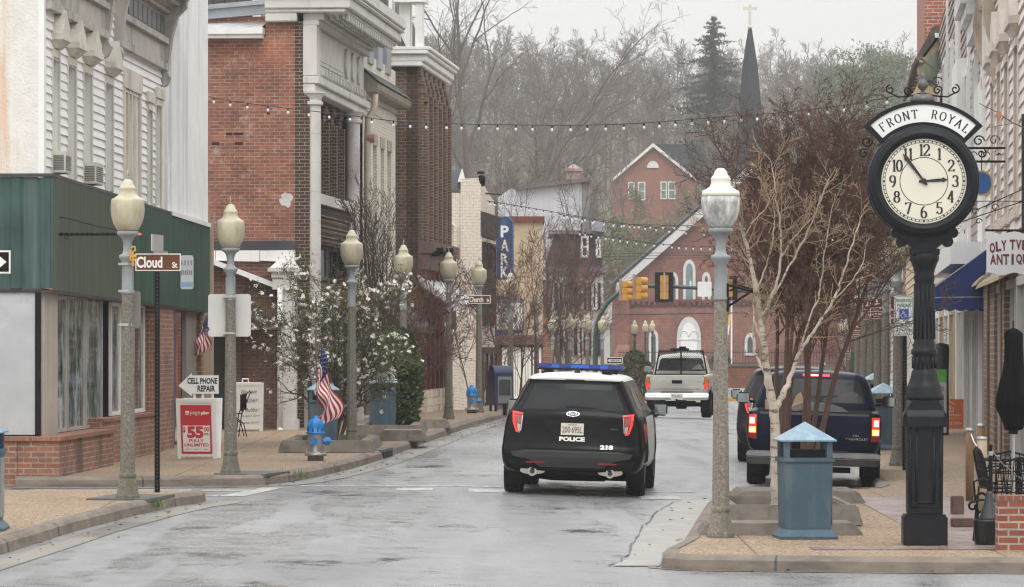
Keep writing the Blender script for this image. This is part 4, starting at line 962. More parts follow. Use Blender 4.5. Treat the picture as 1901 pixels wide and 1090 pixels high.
for x in (.0, 3.2):
 m = MB(); m.prism([(0, zc - 1.2), (-.05, zc - 1.15), (-.08, zc - .9), (-.06, zc - .7), (-.15, zc - .4), (-.19, zc - .1), (-.15, zc + .2), (-.24, zc + .5), (0, zc + .6)], 'x', x - .06, x + .08); m.build('bracket', mat('tan_scroll', (.45, .37, .28), .6, dirt=(.2, .15, .1)), Rw)
# shop level
m = MB(); bx = []
for px0, px1 in ((1840, 1846), (1852, 1861), (1871, 1880)):
 a, b = Q(px1), Q(px0); a, b = min(a, b), max(a, b); m.box(a, b, -.1, .2, .05, 2.9)
m.box(0, LR, .0, .2, 0, .55); m.build('brick_pier', brick('tan_brown_brick', (.22, .13, .085), (.16, .095, .065), (.38, .33, .27)), Rw)
gr = mat('grey_shopfront_timber', (.42, .40, .38), .55, var=.1)
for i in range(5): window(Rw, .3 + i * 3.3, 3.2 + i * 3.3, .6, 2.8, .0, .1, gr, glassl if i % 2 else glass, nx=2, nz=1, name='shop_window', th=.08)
MB().box(0, LR, -.05, .2, 2.82, zfl).build('fascia', gr, Rw)
shing = mat('worn_shingle', (.30, .235, .16), .85, var=.3, vs=10, st=(1, 1, 4), bump=.4, bs=30)
def hoodroof(px0, px1, pj, py0, py1):
 a, b = sorted((Q(px0), Q(px1))); z1 = R1.lz(px0, py0); z0 = R1.lz(px0, py1)
 m = MB(); pr = [(0, z1), (-pj * .5, lerp(z1, z0, .35)), (-pj, z0), (-pj - .02, z0 - .05), (-pj * .5, lerp(z1, z0, .35) - .07), (0, z1 - .1)]
 m.prism(pr, 'x', a, b); return m.build('canopy_roof', shing, Rw)
hoodroof(1833, 1846, .22, 508, 528); hoodroof(1850, 1899, .25, 508, 530)
m = MB()
for px in (1850, 1876): x = Q(px); m.box(x - .07, x + .07, -.12, .0, .2, 2.85)
m.build('timber_post', wood_p, Rw)
m = MB(); x = Q(1893, -.12); m.box(x - .05, x + .05, -.1, -.03, 3.0, R1.lz(1893, 238)); m.tube([(x, -.11, 3.25), (x, -.11, 3.0), (x, -.02, 2.9)], .05, 8); m.build('downpipe', mat('dark_green_pipe', (.02, .035, .03), .4), Rw)
MB().box(0, LR - .05, .3, 9, 0, 9.4).build('building_core', pinkw, Rw)
# hanging antiques sign
d_ = 36.2; S = FPX / d_; x0 = (1832 - CX) / S; x1 = RX(d_) - .02; zz = lambda py: CH + (HY - py) / S
an = thing('antiques_sign', (x0, d_, zz(511)), 'white scalloped hanging sign with maroon letters reading antiques at the right edge', 'sign')
wd = x1 - x0; hh = (511 - 430) / S; n = 7
pr = [(0, .02), (0, hh - .02)]
def scal(za, zb, flip):
 pts = [];
 for k in range(11):
  t = k / 10; pts.append((lerp(.02, wd - .02, t), za + .014 * math.cos(t * math.pi * 4)))
 return pts if not flip else pts[::-1]
poly = [(0, .03)] + [(0, hh - .03)] + scal(hh - .012, 0, False) + [(wd, hh - .03), (wd, .03)] + scal(.012, 0, True)
MB().prism(poly, 'y', -.03, .03).build('board', mat('sign_board_white', (.72, .74, .76), .5, var=.05), an)
m = MB(); mar = mat('maroon_letter', (.16, .02, .03), .5)
row1 = [('O', .05), ('L', .11), ('Y', .165), ('T', .25), ('V', .31), ('E', .37), ('R', .43), ('S', .49)]
for i, (ch, x) in enumerate(row1):
 t = (x - .27) / .27; text_fit(m, ch, (x, -.032 - i * 1e-4, hh * .70 - .05 * t * t), (1, 0, -t * .3), (t * .1, 0, 1), .054, .10, .04)
for i, ch in enumerate('ANTIQUES'):
 text_fit(m, ch, (.058 + i * .064, -.032 - i * 1e-4, hh * .36), (1, 0, 0), (0, 0, 1), .022 if ch == 'I' else .058, .105, .03)
m.build('lettering', mar, an)
m = MB(); m.tube([(-.02, 0, hh + .012), (wd, 0, hh + .012)], .012, 6); m.tube([(-.4, 0, hh + .19), (-.1, 0, hh + .215), (wd, 0, hh + .5)], .005, 4); m.tube([(-.55, 0, hh + .02), (-.3, 0, hh + .08), (wd, 0, hh + .36)], .005, 4); m.tube([(-.6, 0, hh + .3), (wd, 0, hh + .3)], .004, 4)
m.box(.2, .28, -.02, .02, hh - .02, hh + .01)
m.build('iron_arm', black_m, an)
m = MB()
for cx, cz, r in ((-.12, hh + .2, .04), (-.08, hh + .1, .035), (.08, hh + .24, .04)): m.tube([(cx + (r - .003 * k) * math.cos(k * .7), 0, cz + (r - .003 * k) * math.sin(k * .7)) for k in range(10)], .005, 4)
m.tube([(-.22, 0, hh + .02), (-.22, 0, hh - .02)], .004, 4); m.build('scroll', black_m, an)
# twisted iron bracket with blue round sign behind the clock
d_ = 43; S = FPX / d_; bx_ = thing('round_sign', (XD(1822, d_).x, d_, CH + (HY - 340) / S), 'small round blue sign with gold rim half hidden behind the clock', 'sign')
m = MB(); pts = [(.13 * math.cos(a * math.pi / 12), .15 * math.sin(a * math.pi / 12)) for a in range(24)]; m.prism(pts, 'y', -.02, .02); m.build('rim', mat('gold_rim', (.5, .33, .08), .4, metal=.5), bx_)
m = MB(); m.prism([(p[0] * .86, p[1] * .86) for p in pts], 'y', -.026, -.0205); m.build('panel', mat('round_sign_blue', (.015, .10, .30), .4), bx_)
m = MB()
for z in (275, 300): m.tube([(-.25, .0, (340 - z) / S), (.28, 0, (340 - z) / S)], .015, 6)
m.tube([(-.0, 0, .38), (.0, 0, .15)], .006, 4)
for cx, cz, r in ((.15, .50, .07), (.05, .33, .05), (-.1, .33, .05), (.2, .33, .03)): m.tube([(cx + (r - .005 * k) * math.cos(k * .6), 0, cz + (r - .005 * k) * math.sin(k * .6)) for k in range(12)], .006, 4)
m.build('iron_bracket', black_m, bx_)
# mauve building
R2 = RF(50.4, 61); Mv = R2.root('mauve_clapboard_shop', 'mauve clapboard shop with white trim and box canopy next to the hooded shop')
Q2 = R2.lx; L2_ = R2.len
m = MB(); clap(m, 0, L2_, 3.3, 9.6, .14, .02); m.build('wall', lilac, Mv)
m = MB(); m.box(L2_ - .45, L2_ + .01, -.06, .1, 3.2, 9.5); m.box(L2_ * .45, L2_ * .45 + .3, -.06, .1, 3.2, 9.5); m.box(-.02, .4, -.06, .1, 3.2, 9.5)
m.box(L2_ * .15, L2_ * .4, -.2, .0, 3.4, 6.5); m.box(L2_ - 2.4, L2_ - .6, -.03, .02, 3.4, 5.8)
m.build('corner_board', white, Mv)
zz = lambda px, py, o: R2.lz(px, py, o)
m = MB(); zt_ = zz(1800, 55, -.3)
for k, (pj, z0, z1) in enumerate(((.18, 0, .25), (.27, .25, .4), (.35, .402, .7), (.43, .702, 1.5))): m.box(L2_ - 2.6 - .1 * k, L2_, -pj, 0, zt_ + .15 + z0, zt_ + .15 + z1 - .002)
m.build('cornice', mat('pale_grey_cornice', (.62, .63, .64), .5), Mv)
m = MB(); za, zb2 = zz(1800, 500, -.3), zz(1800, 440, -.3); m.box(0, L2_ - .02, -.48, 0, za + .12, zb2); m.box(L2_ - 1.0, L2_, -.25, 0, za, za + .118); m.build('box_canopy', white, Mv)
m = MB(); m.box(.0, L2_, .0, .2, 0, 3.3); m.build('shop_wall', gr, Mv)
for i in range(3): window(Mv, .5 + i * 3.4, 3.2 + i * 3.4, .5, 2.7, -.0, .12, white, glass, nx=2, nz=1, name='shop_window', th=.08)
for i in range(3): window(Mv, .9 + i * 3.2, 1.9 + i * 3.2, 4.2, 6.3, -.0, .1, white, glass, nz=2, th=.08)
MB().box(.1, L2_ - .02, .21, 9, 0, 9.6).build('building_core', lilac, Mv)
# blue awning
aw0 = 49.4; S = FPX / aw0; zz = lambda py: CH + (HY - py) / S
awn = thing('shop_awning', (RX(aw0), aw0, 0), 'dark navy blue canvas shop awning with scalloped valance right of the clock column', 'awning', R1.rz + 0)
pjw = (1831 - 1729) / S
m = MB(); a = -8.0; b = 0.0
pr = [(-.02, zz(462)), (-pjw, zz(534)), (-pjw, zz(537)), (-.02, zz(537))]
m.prism([(-.02, zz(462)), (-pjw, zz(534)), (-pjw, zz(552)), (-.02, zz(551))], 'x', a, b); m.build('canvas', navy, awn)
m = MB()
def scall(n, x0, x1, y, ax):
 for i in range(n):
  t0, t1 = i / n, (i + 1) / n
  q = [lerp(x0, x1, lerp(t0, t1, k / 6)) for k in range(7)]; zb3 = [zz(574) - .03 * math.sin(math.pi * k / 6) for k in range(7)]
  for k in range(6):
   if ax == 'x': m.quad((q[k], y, zb3[k]), (q[k + 1], y, zb3[k + 1]), (q[k + 1], y, zz(552)), (q[k], y, zz(552)))
   else: m.quad((y, q[k], zb3[k]), (y, q[k + 1], zb3[k + 1]), (y, q[k + 1], zz(552)), (y, q[k], zz(552)))
scall(5, -pjw, -.02, b + .001, 'y'); scall(40, a, b, -pjw - .001, 'x'); m.build('valance', navy, awn)
m = MB(); m.tube([(b + .004, -pjw, zz(552.5)), (b + .004, -.02, zz(551.5))], .007, 4); m.tube([(b + .004, -pjw, zz(534)), (b + .004, -.02, zz(462))], .007, 4); m.build('piping', mat('awning_piping', (.3, .33, .4), .6), awn)
# cream building with vertical siding
R3 = RF(61.2, 74); Cm = R3.root('cream_sided_shop', 'cream shop with vertical siding beyond the blue awning')
Q3 = R3.lx; L3_ = R3.len
m = MB(); ribbed(m, 0, L3_, lambda x: 3, lambda x: 5.4, .32, .03, -.02); m.build('siding', mat('cream_siding', (.66, .62, .52), .6), Cm)
m = MB(); clap(m, 0, L3_, 5.4, 8.5, .16, .02); m.build('wall', mat('taupe_clapboard', (.33, .27, .24), .6, var=.08), Cm)
m = MB(); m.box(0, L3_, 0, .2, 0, 3); m.build('shop_wall', mat('beige_shopfront', (.48, .4, .32), .6), Cm)
for i in range(4): window(Cm, .4 + i * 3.1, 2.9 + i * 3.1, .5, 2.7, -.0, .12, [white, yelw][i % 2], glass, nx=2, nz=1, name='shop_window', th=.1)
for i in range(3): window(Cm, 1 + i * 4, 2 + i * 4, 5.7, 7.4, -.0, .1, white, glass, nz=2, th=.08)
m = MB(); m.box(L3_ - .3, L3_ + .02, -.08, .1, 0, 8.4); m.box(L3_ * .5, L3_ * .5 + .14, -.06, .1, 0, 8.4); m.build('pilaster', white, Cm)
MB().box(0, L3_ - .05, .2, 9, 0, 8.45).build('building_core', pinkw, Cm)
# gabled eave shop with dish, wooden board
R4 = RF(74.2, 84); Gv = R4.root('gable_end_shop', 'white shop with small dark roof and carved eave bracket in front of the brick tower')
L4_ = R4.len; dn = 74.2; S = FPX / dn; zz = lambda py: CH + (HY - py) / S
m = MB(); m.box(0, L4_, 0, 7, 0, zz(62)); m.build('wall', white, Gv)
m = MB(); clap(m, -.0, L4_, 3, 7.2, .16, .02, y=-.005); m.build('siding', mat('yellow_beige_clapboard', (.58, .47, .31), .6, var=.08), Gv)
pe = (1752 - 1702) / S
m = MB(); m.prism([(.05, zz(62)), (.02, zz(60)), (-pe, zz(130)), (-pe - .02, zz(124)), (-pe * .5, zz(75)), (-.15, zz(52)), (.05, zz(50)), (4, zz(58)), (4, zz(64))], 'x', -.2, L4_ + .3); m.build('roof', mat('weathered_roof_dark', (.09, .075, .06), .8, var=.4, vs=6), Gv)
m = MB(); m.prism([(.3, zz(78)), (-.1, zz(72)), (-.1, zz(64)), (2.5, zz(72)), (2.5, zz(85)), (.3, zz(82))], 'x', L4_ + .3, L4_ + .36); m.build('barge_board', white, Gv)
m = MB(); m.prism([(0, zz(70)), (-pe * .85, zz(128)), (-pe * .8, zz(140)), (-pe * .5, zz(125)), (-pe * .35, zz(140)), (-.1, zz(120)), (0, zz(120))], 'x', L4_ + .02, L4_ + .2)
for i in range(9): m.box(L4_ + .0 - i * 1.0, L4_ + .3 - i * 1.0, -pe * .75, -.02, zz(118), zz(108))
m.build('eave_bracket', mat('tan_carved_wood', (.42, .34, .22), .6, var=.2, vs=6, dirt=(.22, .17, .1)), Gv)
m = MB(); m.prism([(-.05, zz(95)), (-.32, zz(120)), (-.46, zz(148)), (-.4, zz(158)), (-.2, zz(150)), (-.02, zz(165))], 'x', L4_ + .1, L4_ + .35); m.build('green_scroll', mat('faded_green_scroll', (.12, .16, .11), .6, dirt=(.3, .27, .18)), Gv)
m = MB(); m.prism([(-.05, zz(168)), (-.42, zz(152)), (-.55, zz(180)), (-.42, zz(200)), (-.1, zz(205))], 'x', L4_ + .1, L4_ + .3); m.build('tan_scroll', mat('tan_scroll2', (.55, .42, .24), .6), Gv)
for i in range(3): window(Gv, .5 + i * 3.1, 2.7 + i * 3.1, .5, 2.6, -.0, .12, white, glass, nx=2, nz=1, name='shop_window', th=.1)
def facpt(F, x, y, z): p = F.o + F.u * x + F.n * y; return (p.x, p.y, z)
# satellite dish
q = P(1757, 108, 72.5); sd = thing('satellite_dish', q, 'dark oval satellite dish on the eave arm right of the clock finial', 'satellite dish')
m = MB(); n = 20
rings = [(r, .08 * r * r) for r in (0.0001, .4, .75, 1.0)]
for r, dd in rings:
 for k in range(n): a = 2 * math.pi * k / n; m.v.append((.13 * r * math.cos(a) + .06 * r * math.sin(a), -.12 * r * math.cos(a) + dd, .24 * r * math.sin(a)))
for i in range(3):
 for k in range(n): m.f.append((i * n + k, i * n + (k + 1) % n, (i + 1) * n + (k + 1) % n, (i + 1) * n + k)); m.m.append(0)
m.build('reflector', mat('dish_dark', (.03, .03, .032), .4), sd, True)
m = MB(); m.tube([(-.15, 0, -.27), (-.52, -.1, -.02)], .018, 6); m.box(-.6, -.48, -.14, -.04, -.03, .04); m.tube([(0, 0, -.1), (.05, .1, -.4), (.2, .4, -.45)], .025, 6); m.build('feed_arm', mat('dish_arm', (.12, .13, .14), .4), sd)
# dark wooden hanging board below the dish
q = P(1762, 172, 71); wb = thing('hanging_board', q, 'dark carved wooden board hanging on scrolled iron under the satellite dish', 'sign')
m = MB(); m.prism([(-.22, -.4), (.1, -.5), (.26, -.2), (.26, .42), (-.1, .42)], 'y', -.04, .04); m.build('board', mat('dark_board', (.06, .05, .045), .6), wb)
m = MB(); m.prism([(-.14, -.32), (.06, -.40), (.06, .3), (-.05, .3)], 'y', -.055, -.041); m.build('panel', mat('board_brown', (.11, .085, .065), .6), wb)
m = MB()
for cx, cz in ((-.15, -.05), (.15, -.42), (-.25, .2)): m.tube([(cx + (.12 - .008 * k) * math.cos(k * .6), -.07, cz + (.12 - .008 * k) * math.sin(k * .6)) for k in range(12)], .008, 4)
m.tube([(-.3, -.06, .3), (.3, -.06, .2)], .008, 4); m.tube([(.0, -.06, .45), (.3, -.06, -.3)], .008, 4); m.build('iron_scroll', black_m, wb)
# brick tower
R5 = RF(84.2, 96); Tw = R5.root('red_brick_block', 'tall bright red brick block rising at the top right')
m = MB(); m.box(0, R5.len, -.0, 8, 0, 12.5); m.box(R5.len - .4, R5.len + .06, -.08, 3, 6, 12.5); m.build('wall', brick('bright_red_brick', (.36, .095, .055), (.27, .075, .045), (.5, .42, .36), .24, .085, .012, .2), Tw)
for i in range(3): window(Tw, 1 + i * 3.6, 2.4 + i * 3.6, 4, 6.2, -.0, .1, white, glass, nz=2, th=.1)
for i in range(3): window(Tw, .6 + i * 3.8, 3.4 + i * 3.8, .5, 2.6, -.0, .12, white, glass, nx=2, nz=1, name='shop_window', th=.1)
R6 = RF(96.2, 112); Yb = R6.root('yellow_clapboard_house', 'low yellow beige clapboard house far along the right pavement')
m = MB(); clap(m, 0, R6.len, .3, 5, .2, .03); m.build('wall', MC['yellow_beige_clapboard'], Yb)
m = MB(); clap(m, -3, 0, .3, 5, .2, .03); o = MB(); o.box(R6.len - .3, R6.len + .02, .0, 6, 0, 5); o.build('end_wall', MC['yellow_beige_clapboard'], Yb)
MB().prism([(-.4, 5), (6, 5), (3, 7.2)], 'x', -.3, R6.len + .3).build('roof', slated, Yb)
for i in range(4): window(Yb, 1 + i * 3.8, 2.2 + i * 3.8, 1, 3, -.03, .1, white, glass, nz=2, th=.1)
R7 = RF(114, 140); Rb = R7.root('dull_red_shop_row', 'dull red brick shop building seen through the bare crape myrtle branches')
MB().box(0, R7.len, 0, 9, 0, 8.4).build('wall', chbrick, Rb)
for i in range(6): window(Rb, 1.5 + i * 4, 3 + i * 4, 4, 6.5, -.0, .12, white, glass, nz=2, th=.1); window(Rb, 1 + i * 4.2, 4 + i * 4.2, .6, 3, -.0, .12, white, glass, nx=2, nz=1, name='shop_window', th=.1)
MB().box(-.2, R7.len + .2, -.4, 9, 8.4, 8.9).build('cornice', white, Rb)
# the row stands farther back than the scale its parts were measured at: enlarge and move it to its true distance
for t in (Rw, Mv, Cm, Gv, Tw, Yb, Rb, an, bx_, awn, sd, wb):
 k = 1.371; x, y, z = t.location; t.location = (x * k, y * k, CH + (z - CH) * k); t.scale = (k, k, k)
# ------------------------------------------------------------------ far: church, hill houses, terrain
dC = 265.0; SC = FPX / dC
def cz(py): return CH + (HY - py) / SC
ch = thing('church', (XD(1395, dC).x, dC, 0), 'red brick church with white gable boards, pointed windows and tall dark spire', 'church')
chw = mat('church_white', (.58, .57, .55), .6, var=.08); cxp = lambda px: (px - 1395) / SC
m = MB()
wl = [(1207, 1225, 468, 560), (1268, 1290, 486, 560), (1383, 1402, 620, 662)]
# front wall as gable polygon; door and windows are modelled proud/recessed with stone surrounds
m.prism([(cxp(1152), 0), (cxp(1640), 0), (cxp(1640), cz(525)), (cxp(1395), cz(318)), (cxp(1152), cz(525))], 'y', 0, 24)
m.box(cxp(1142), cxp(1168), -.5, .0, 0, cz(548)); m.frustum((cxp(1138), cxp(1168), -1.4, 0, cz(665)), (cxp(1145), cxp(1168), -.5, 0, cz(640))); m.box(cxp(1138), cxp(1168), -1.4, 0, 0, cz(665))
m.box(cxp(1168), cxp(1640), -.16, .0, 0, cz(572)); m.build('wall', chbrick, ch)
m = MB()
for k in range(46): x = cxp(1172) + k * .4; m.box(x, x + .2, -.3, -.161, cz(566), cz(560))
m.box(cxp(1168), cxp(1640), -.32, 0, cz(560), cz(556)); m.build('brick_band', mat('dark_brick_band', (.16, .055, .045), .8), ch)
m = MB()
for sgn in (-1, 1):
 e = cxp(1143) if sgn < 0 else cxp(1650)
 t = .55
 m.prism([(0, cz(306)), (0, cz(306) + .1), (e, cz(530) + .1), (e, cz(530) - t), (0, cz(306) - t * 1.2)], 'y', -.7, -.1)
m.build('gable_board', chw, ch)
MB().prism([(cxp(1395), cz(302)), (cxp(1139), cz(530)), (cxp(1139), cz(524)), (cxp(1395), cz(296)), (cxp(1652), cz(524)), (cxp(1652), cz(530))], 'y', -.75, 24).build('roof', slated, ch)
def lancet(px0, px1, py0, py1, gm, y=-.02, fr=.2, name='lancet_window'):
 a, b, z0, z1 = cxp(px0), cxp(px1), cz(py1), cz(py0); w_ = b - a; zs_ = z1 - w_ * .9
 def shape(k):
  pts = [(a + k, z0 + k), (b - k, z0 + k), (b - k, zs_)]
  for i in range(1, 7): t = i / 6; pts.append((lerp(b - k, (a + b) / 2, 1 - math.cos(t * math.pi / 2)), lerp(zs_, z1 - k * 1.4, math.sin(t * math.pi / 2))))
  for i in range(5, -1, -1): t = i / 6; pts.append((lerp(a + k, (a + b) / 2, 1 - math.cos(t * math.pi / 2)), lerp(zs_, z1 - k * 1.4, math.sin(t * math.pi / 2))))
  return pts
 f = MB().prism(shape(0), 'y', y - .12, y).build(name, chw, ch)
 MB().prism(shape(fr), 'y', y - .14, y - .121).build('pane', gm, f); return f
cg = mat('church_glass', (.20, .26, .24), .2, var=.4, vs=.6); cgd = mat('church_glass_grey', (.10, .105, .11), .2, var=.3, vs=.6)
lancet(1268, 1291, 482, 561, cg); lancet(1241, 1259, 505, 562, cgd); lancet(1303, 1319, 505, 562, cgd)
lancet(1204, 1222, 612, 700, cgd, -.18); lancet(1382, 1402, 618, 660, cgd, -.18)
d = lancet(1256, 1301, 588, 700, white, -.18, .3, 'church_door')
m = MB(); m.box(cxp(1278.2), cxp(1279), -.34, -.325, cz(700), cz(640)); m.box(cxp(1258), cxp(1299), -.36, -.325, cz(632), cz(629))
for cx_ in (1270, 1288):
 for i in range(8): a0, a1 = math.pi * i / 8, math.pi * (i + 1) / 8; m.tube([(cxp(cx_) + .32 * math.cos(a0), -.34, cz(626) + .45 * math.sin(a0)), (cxp(cx_) + .32 * math.cos(a1), -.34, cz(626) + .45 * math.sin(a1))], .03, 4)
m.build('door_moulding', mat('door_grey_white', (.62, .62, .61), .5), d)
# spire
sx_ = cxp(1404); rr0 = 25 / SC
sp = MB(); sp.lathe([(rr0 * 1.15, cz(330)), (rr0 * 1.0, cz(212)), (rr0 * .62, cz(110)), (rr0 * .15, cz(38))], 8, (sx_, 7, 0)); sp.build('spire', slated, ch)
MB().box(sx_ - 1.3, sx_ + 1.3, 5.7, 8.3, 6, cz(330)).build('belfry', chw, ch)
m = MB(); m.lathe([(.05, cz(38)), (.2, cz(36)), (.2, cz(34)), (.06, cz(31))], 8, (sx_, 7, 0)); m.box(sx_ - .09, sx_ + .09, 6.9, 7.1, cz(34), cz(-8)); m.box(sx_ - .5, sx_ + .5, 6.92, 7.08, cz(2), cz(-3)); m.build('cross', mat('cross_cream', (.62, .58, .48), .5), ch)
# iron fence and low wall before the church
fn = thing('iron_fence', (XD(1420, 250).x, 250, .16), 'black iron fence on a low brick wall in front of the church', 'fence')
m = MB(); Sf = FPX / 250
for k in range(110): x = (k - 45) * .22; m.box(x - .014, x + .014, -.015, .015, .5, 1.55)
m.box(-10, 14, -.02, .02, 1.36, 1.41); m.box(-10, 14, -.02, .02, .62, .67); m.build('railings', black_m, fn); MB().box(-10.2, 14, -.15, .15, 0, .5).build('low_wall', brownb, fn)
# side brick wall and hedges
def hedge(px, py0, py1, w_, d, label, seed, name='clipped_shrub', col=(.035, .05, .018), n=2600):
 S = FPX / d; zt_, zb_ = CH + (HY - py0) / S, max(gz(0, d), CH + (HY - py1) / S); rnd = random.Random(seed)
 t = thing(name, (XD(px, d).x, d, zb_), label, 'shrub'); h = zt_ - zb_; r = w_ / 2 / S; m = MB(); ls = .16 * h ** .5 * (.5 if name == 'arborvitae' else .6)
 for i in range(n):
  z = rnd.random() ** .8; a = rnd.uniform(0, 6.283); prof = math.sqrt(max(0, 1 - (abs(z - .42) / .6) ** 2.4)); rad = r * prof * (rnd.uniform(.55, 1.08))
  c = Vector((rad * math.cos(a), rad * math.sin(a), z * h)); v1 = Vector((rnd.gauss(0, 1), rnd.gauss(0, 1), rnd.gauss(.6, 1))).normalized() * ls * rnd.uniform(.4, 1); v2 = v1.cross(Vector((rnd.gauss(0, 1), rnd.gauss(0, 1), rnd.gauss(0, 1)))).normalized() * ls * .3
  m.add([c - v1 * .3, c + v2 + v1 * .2, c + v1, c - v2 + v1 * .2], [(0, 1, 2, 3)])
 m.build('foliage', mat(name + '_leaf%d' % seed, col, .6, var=.55, vs=5), t)
 MB().tube([(0, 0, -.1), (0, 0, h * .6)], [.05, .03], 6).build('stem', soil, t); return t
hedge(1180, 652, 745, 60, 150, 'bushy olive green shrub left of the white pickup below the church', 1, col=(.06, .07, .025))
hedge(1338, 655, 715, 44, 210, 'dark green shrub right of the white pickup roof', 2)
hedge(1150, 690, 750, 30, 160, 'small olive bush at the foot of the far green lamp', 3, col=(.055, .06, .03), n=1200)
bw = thing('brick_wall', (XD(1215, 160).x, 160, .16), 'low red brick garden wall behind the white pickup', 'wall')
MB().box(-2.2, 6.5, 0, .35, 0, .95).build('wall', chbrick, bw); MB().box(-2.3, 6.6, -.06, .41, .95, 1.05).build('coping', stone, bw)
# hill house
dH = 390.0; SH = FPX / dH; hzx = lambda px: (px - 1212) / SH; hz_ = lambda py: CH + (HY - py) / SH
hh_ = thing('hill_house', (XD(1212, dH).x, dH, 0), 'red brick gabled house with white trim up on the wooded hillside', 'building')
MB().prism([(hzx(1138), 8), (hzx(1290), 8), (hzx(1290), hz_(328)), (0, hz_(272)), (hzx(1138), hz_(328))], 'y', 0, 9).build('wall', chbrick2, hh_)
m = MB()
for s in (1138, 1292): m.prism([(0, hz_(266)), (hzx(s), hz_(331)), (hzx(s), hz_(336)), (0, hz_(273))], 'y', -.6, -.05)
m.build('gable_board', white, hh_)
MB().prism([(0, hz_(267)), (hzx(1292), hz_(328)), (hzx(1390), hz_(328)), (hzx(1310), hz_(268))], 'y', .5, 12).build('roof', slated, hh_)
for a, b, c, dd in ((1166, 1178, 338, 370), (1184, 1198, 338, 372), (1226, 1238, 337, 370), (1240, 1254, 337, 370)):
 window(hh_, hzx(a), hzx(b), hz_(dd), hz_(c), -.02, .12, white, cg, nz=2, th=.12)
m = MB(); pts = [(11 / SH * math.cos(R(a)), hz_(312) + 13 / SH * math.sin(R(a))) for a in range(0, 181, 20)]; m.prism(pts, 'y', -.15, -.01); m.build('fanlight', white, hh_)
# terrain: slope behind the church
def hillz(x, y):
 b = interp([(0, 0), (285, 0), (330, 3), (400, 10), (520, 26), (660, 38), (800, 52), (1000, 62), (1400, 62)], y)
 k = interp([(-140, 1.35), (-40, 1.12), (20, 1.0), (70, 1.0), (140, .97)], x * 600 / max(y, 1))
 return b * k + 1.2 * math.sin(x * .05 + 1) * clamp((y - 330) / 100, 0, 1) + .8 * math.sin(y * .06) * clamp((y - 330) / 100, 0, 1)
rows = []
for i in range(46):
 y = lerp(285, 1000, (i / 45) ** 1.2); rows.append([(x * y / 400, y, hillz(x * y / 400, y) + .15) for x in range(-260, 261, 10)])
struct(strip('hill', rows, MC['hill'], True))
# ------------------------------------------------------------------ street furniture
def gp(px, d, k=KERB):
 X = (px - CX) * d / FPX; return (X, d, gz(X, d) + k)
# street lamps
def make_lamp(name, loc, label, clear=False, post=conc, col=collar):
 t = thing(name, loc, label, 'street lamp', 0, 'acorn street lamps along the pavements')
 m = MB(); m.lathe([(.155, 0), (.155, .05), (.145, .06), (.135, .10), (.115, .2), (.103, .26), (.112, .28), (.112, .31), (.098, .33)], 8); m.build('base', post, t, bevel=.004)
 m = MB(); m.lathe([(.096, .32), (.094, .6), (.074, 2.56)], 8); m.build('shaft', post, t)
 m = MB(); m.lathe([(.078, 2.5), (.080, 2.52), (.072, 2.56), (.062, 2.80), (.066, 2.88), (.10, 2.935), (.108, 2.955), (.10, 2.975), (.066, 2.99), (.054, 3.03), (.056, 3.13), (.08, 3.19), (.118, 3.215), (.13, 3.225), (.13, 3.265), (.11, 3.268)], 20); m.build('collar', col, t, True)
 m = MB()
 for k in range(10):
  a = 2 * math.pi * k / 10; m.box(.066 * math.cos(a) - .006, .066 * math.cos(a) + .006, .066 * math.sin(a) - .006, .066 * math.sin(a) + .006, 2.58, 2.84)
 m.build('flute', col, t)
 lo = [(.10, 3.262), (.135, 3.29), (.175, 3.36), (.20, 3.45), (.207, 3.53), (.203, 3.60)]
 up = [(.205, 3.60), (.20, 3.635), (.19, 3.66), (.155, 3.675), (.12, 3.70), (.105, 3.73), (.102, 3.77), (.108, 3.785), (.098, 3.80), (.075, 3.83), (.06, 3.87), (.035, 3.895), (.0001, 3.90)]
 if clear:
  m = MB(); m.lathe(lo, 40); m.build('globe', mat('frosted_ribbed_globe', (.50, .50, .49), .22, var=.45, vs=2.2, st=(9, 9, 1.2), dirt=(.20, .195, .19), ds=(7, 7, 3), dp=(.45, .7)), t, True)
  m = MB(); m.lathe(up, 32); m.build('cap', globe_c, t, True)
 else:
  m = MB(); m.lathe(lo + up[1:], 32); m.build('globe', globe_m, t, True)
 return t
def finial(t):
 MB().lathe([(.012, 3.89), (.02, 3.91), (.008, 3.93), (.022, 3.95), (.006, 3.98), (.0005, 4.03)], 8).build('finial', silver, t, True)
lampA = make_lamp('street_lamp', gp(237, 44.6), 'nearest left street lamp with mossy concrete post beside the brown Cloud St sign', post=concg)
finial(lampA)
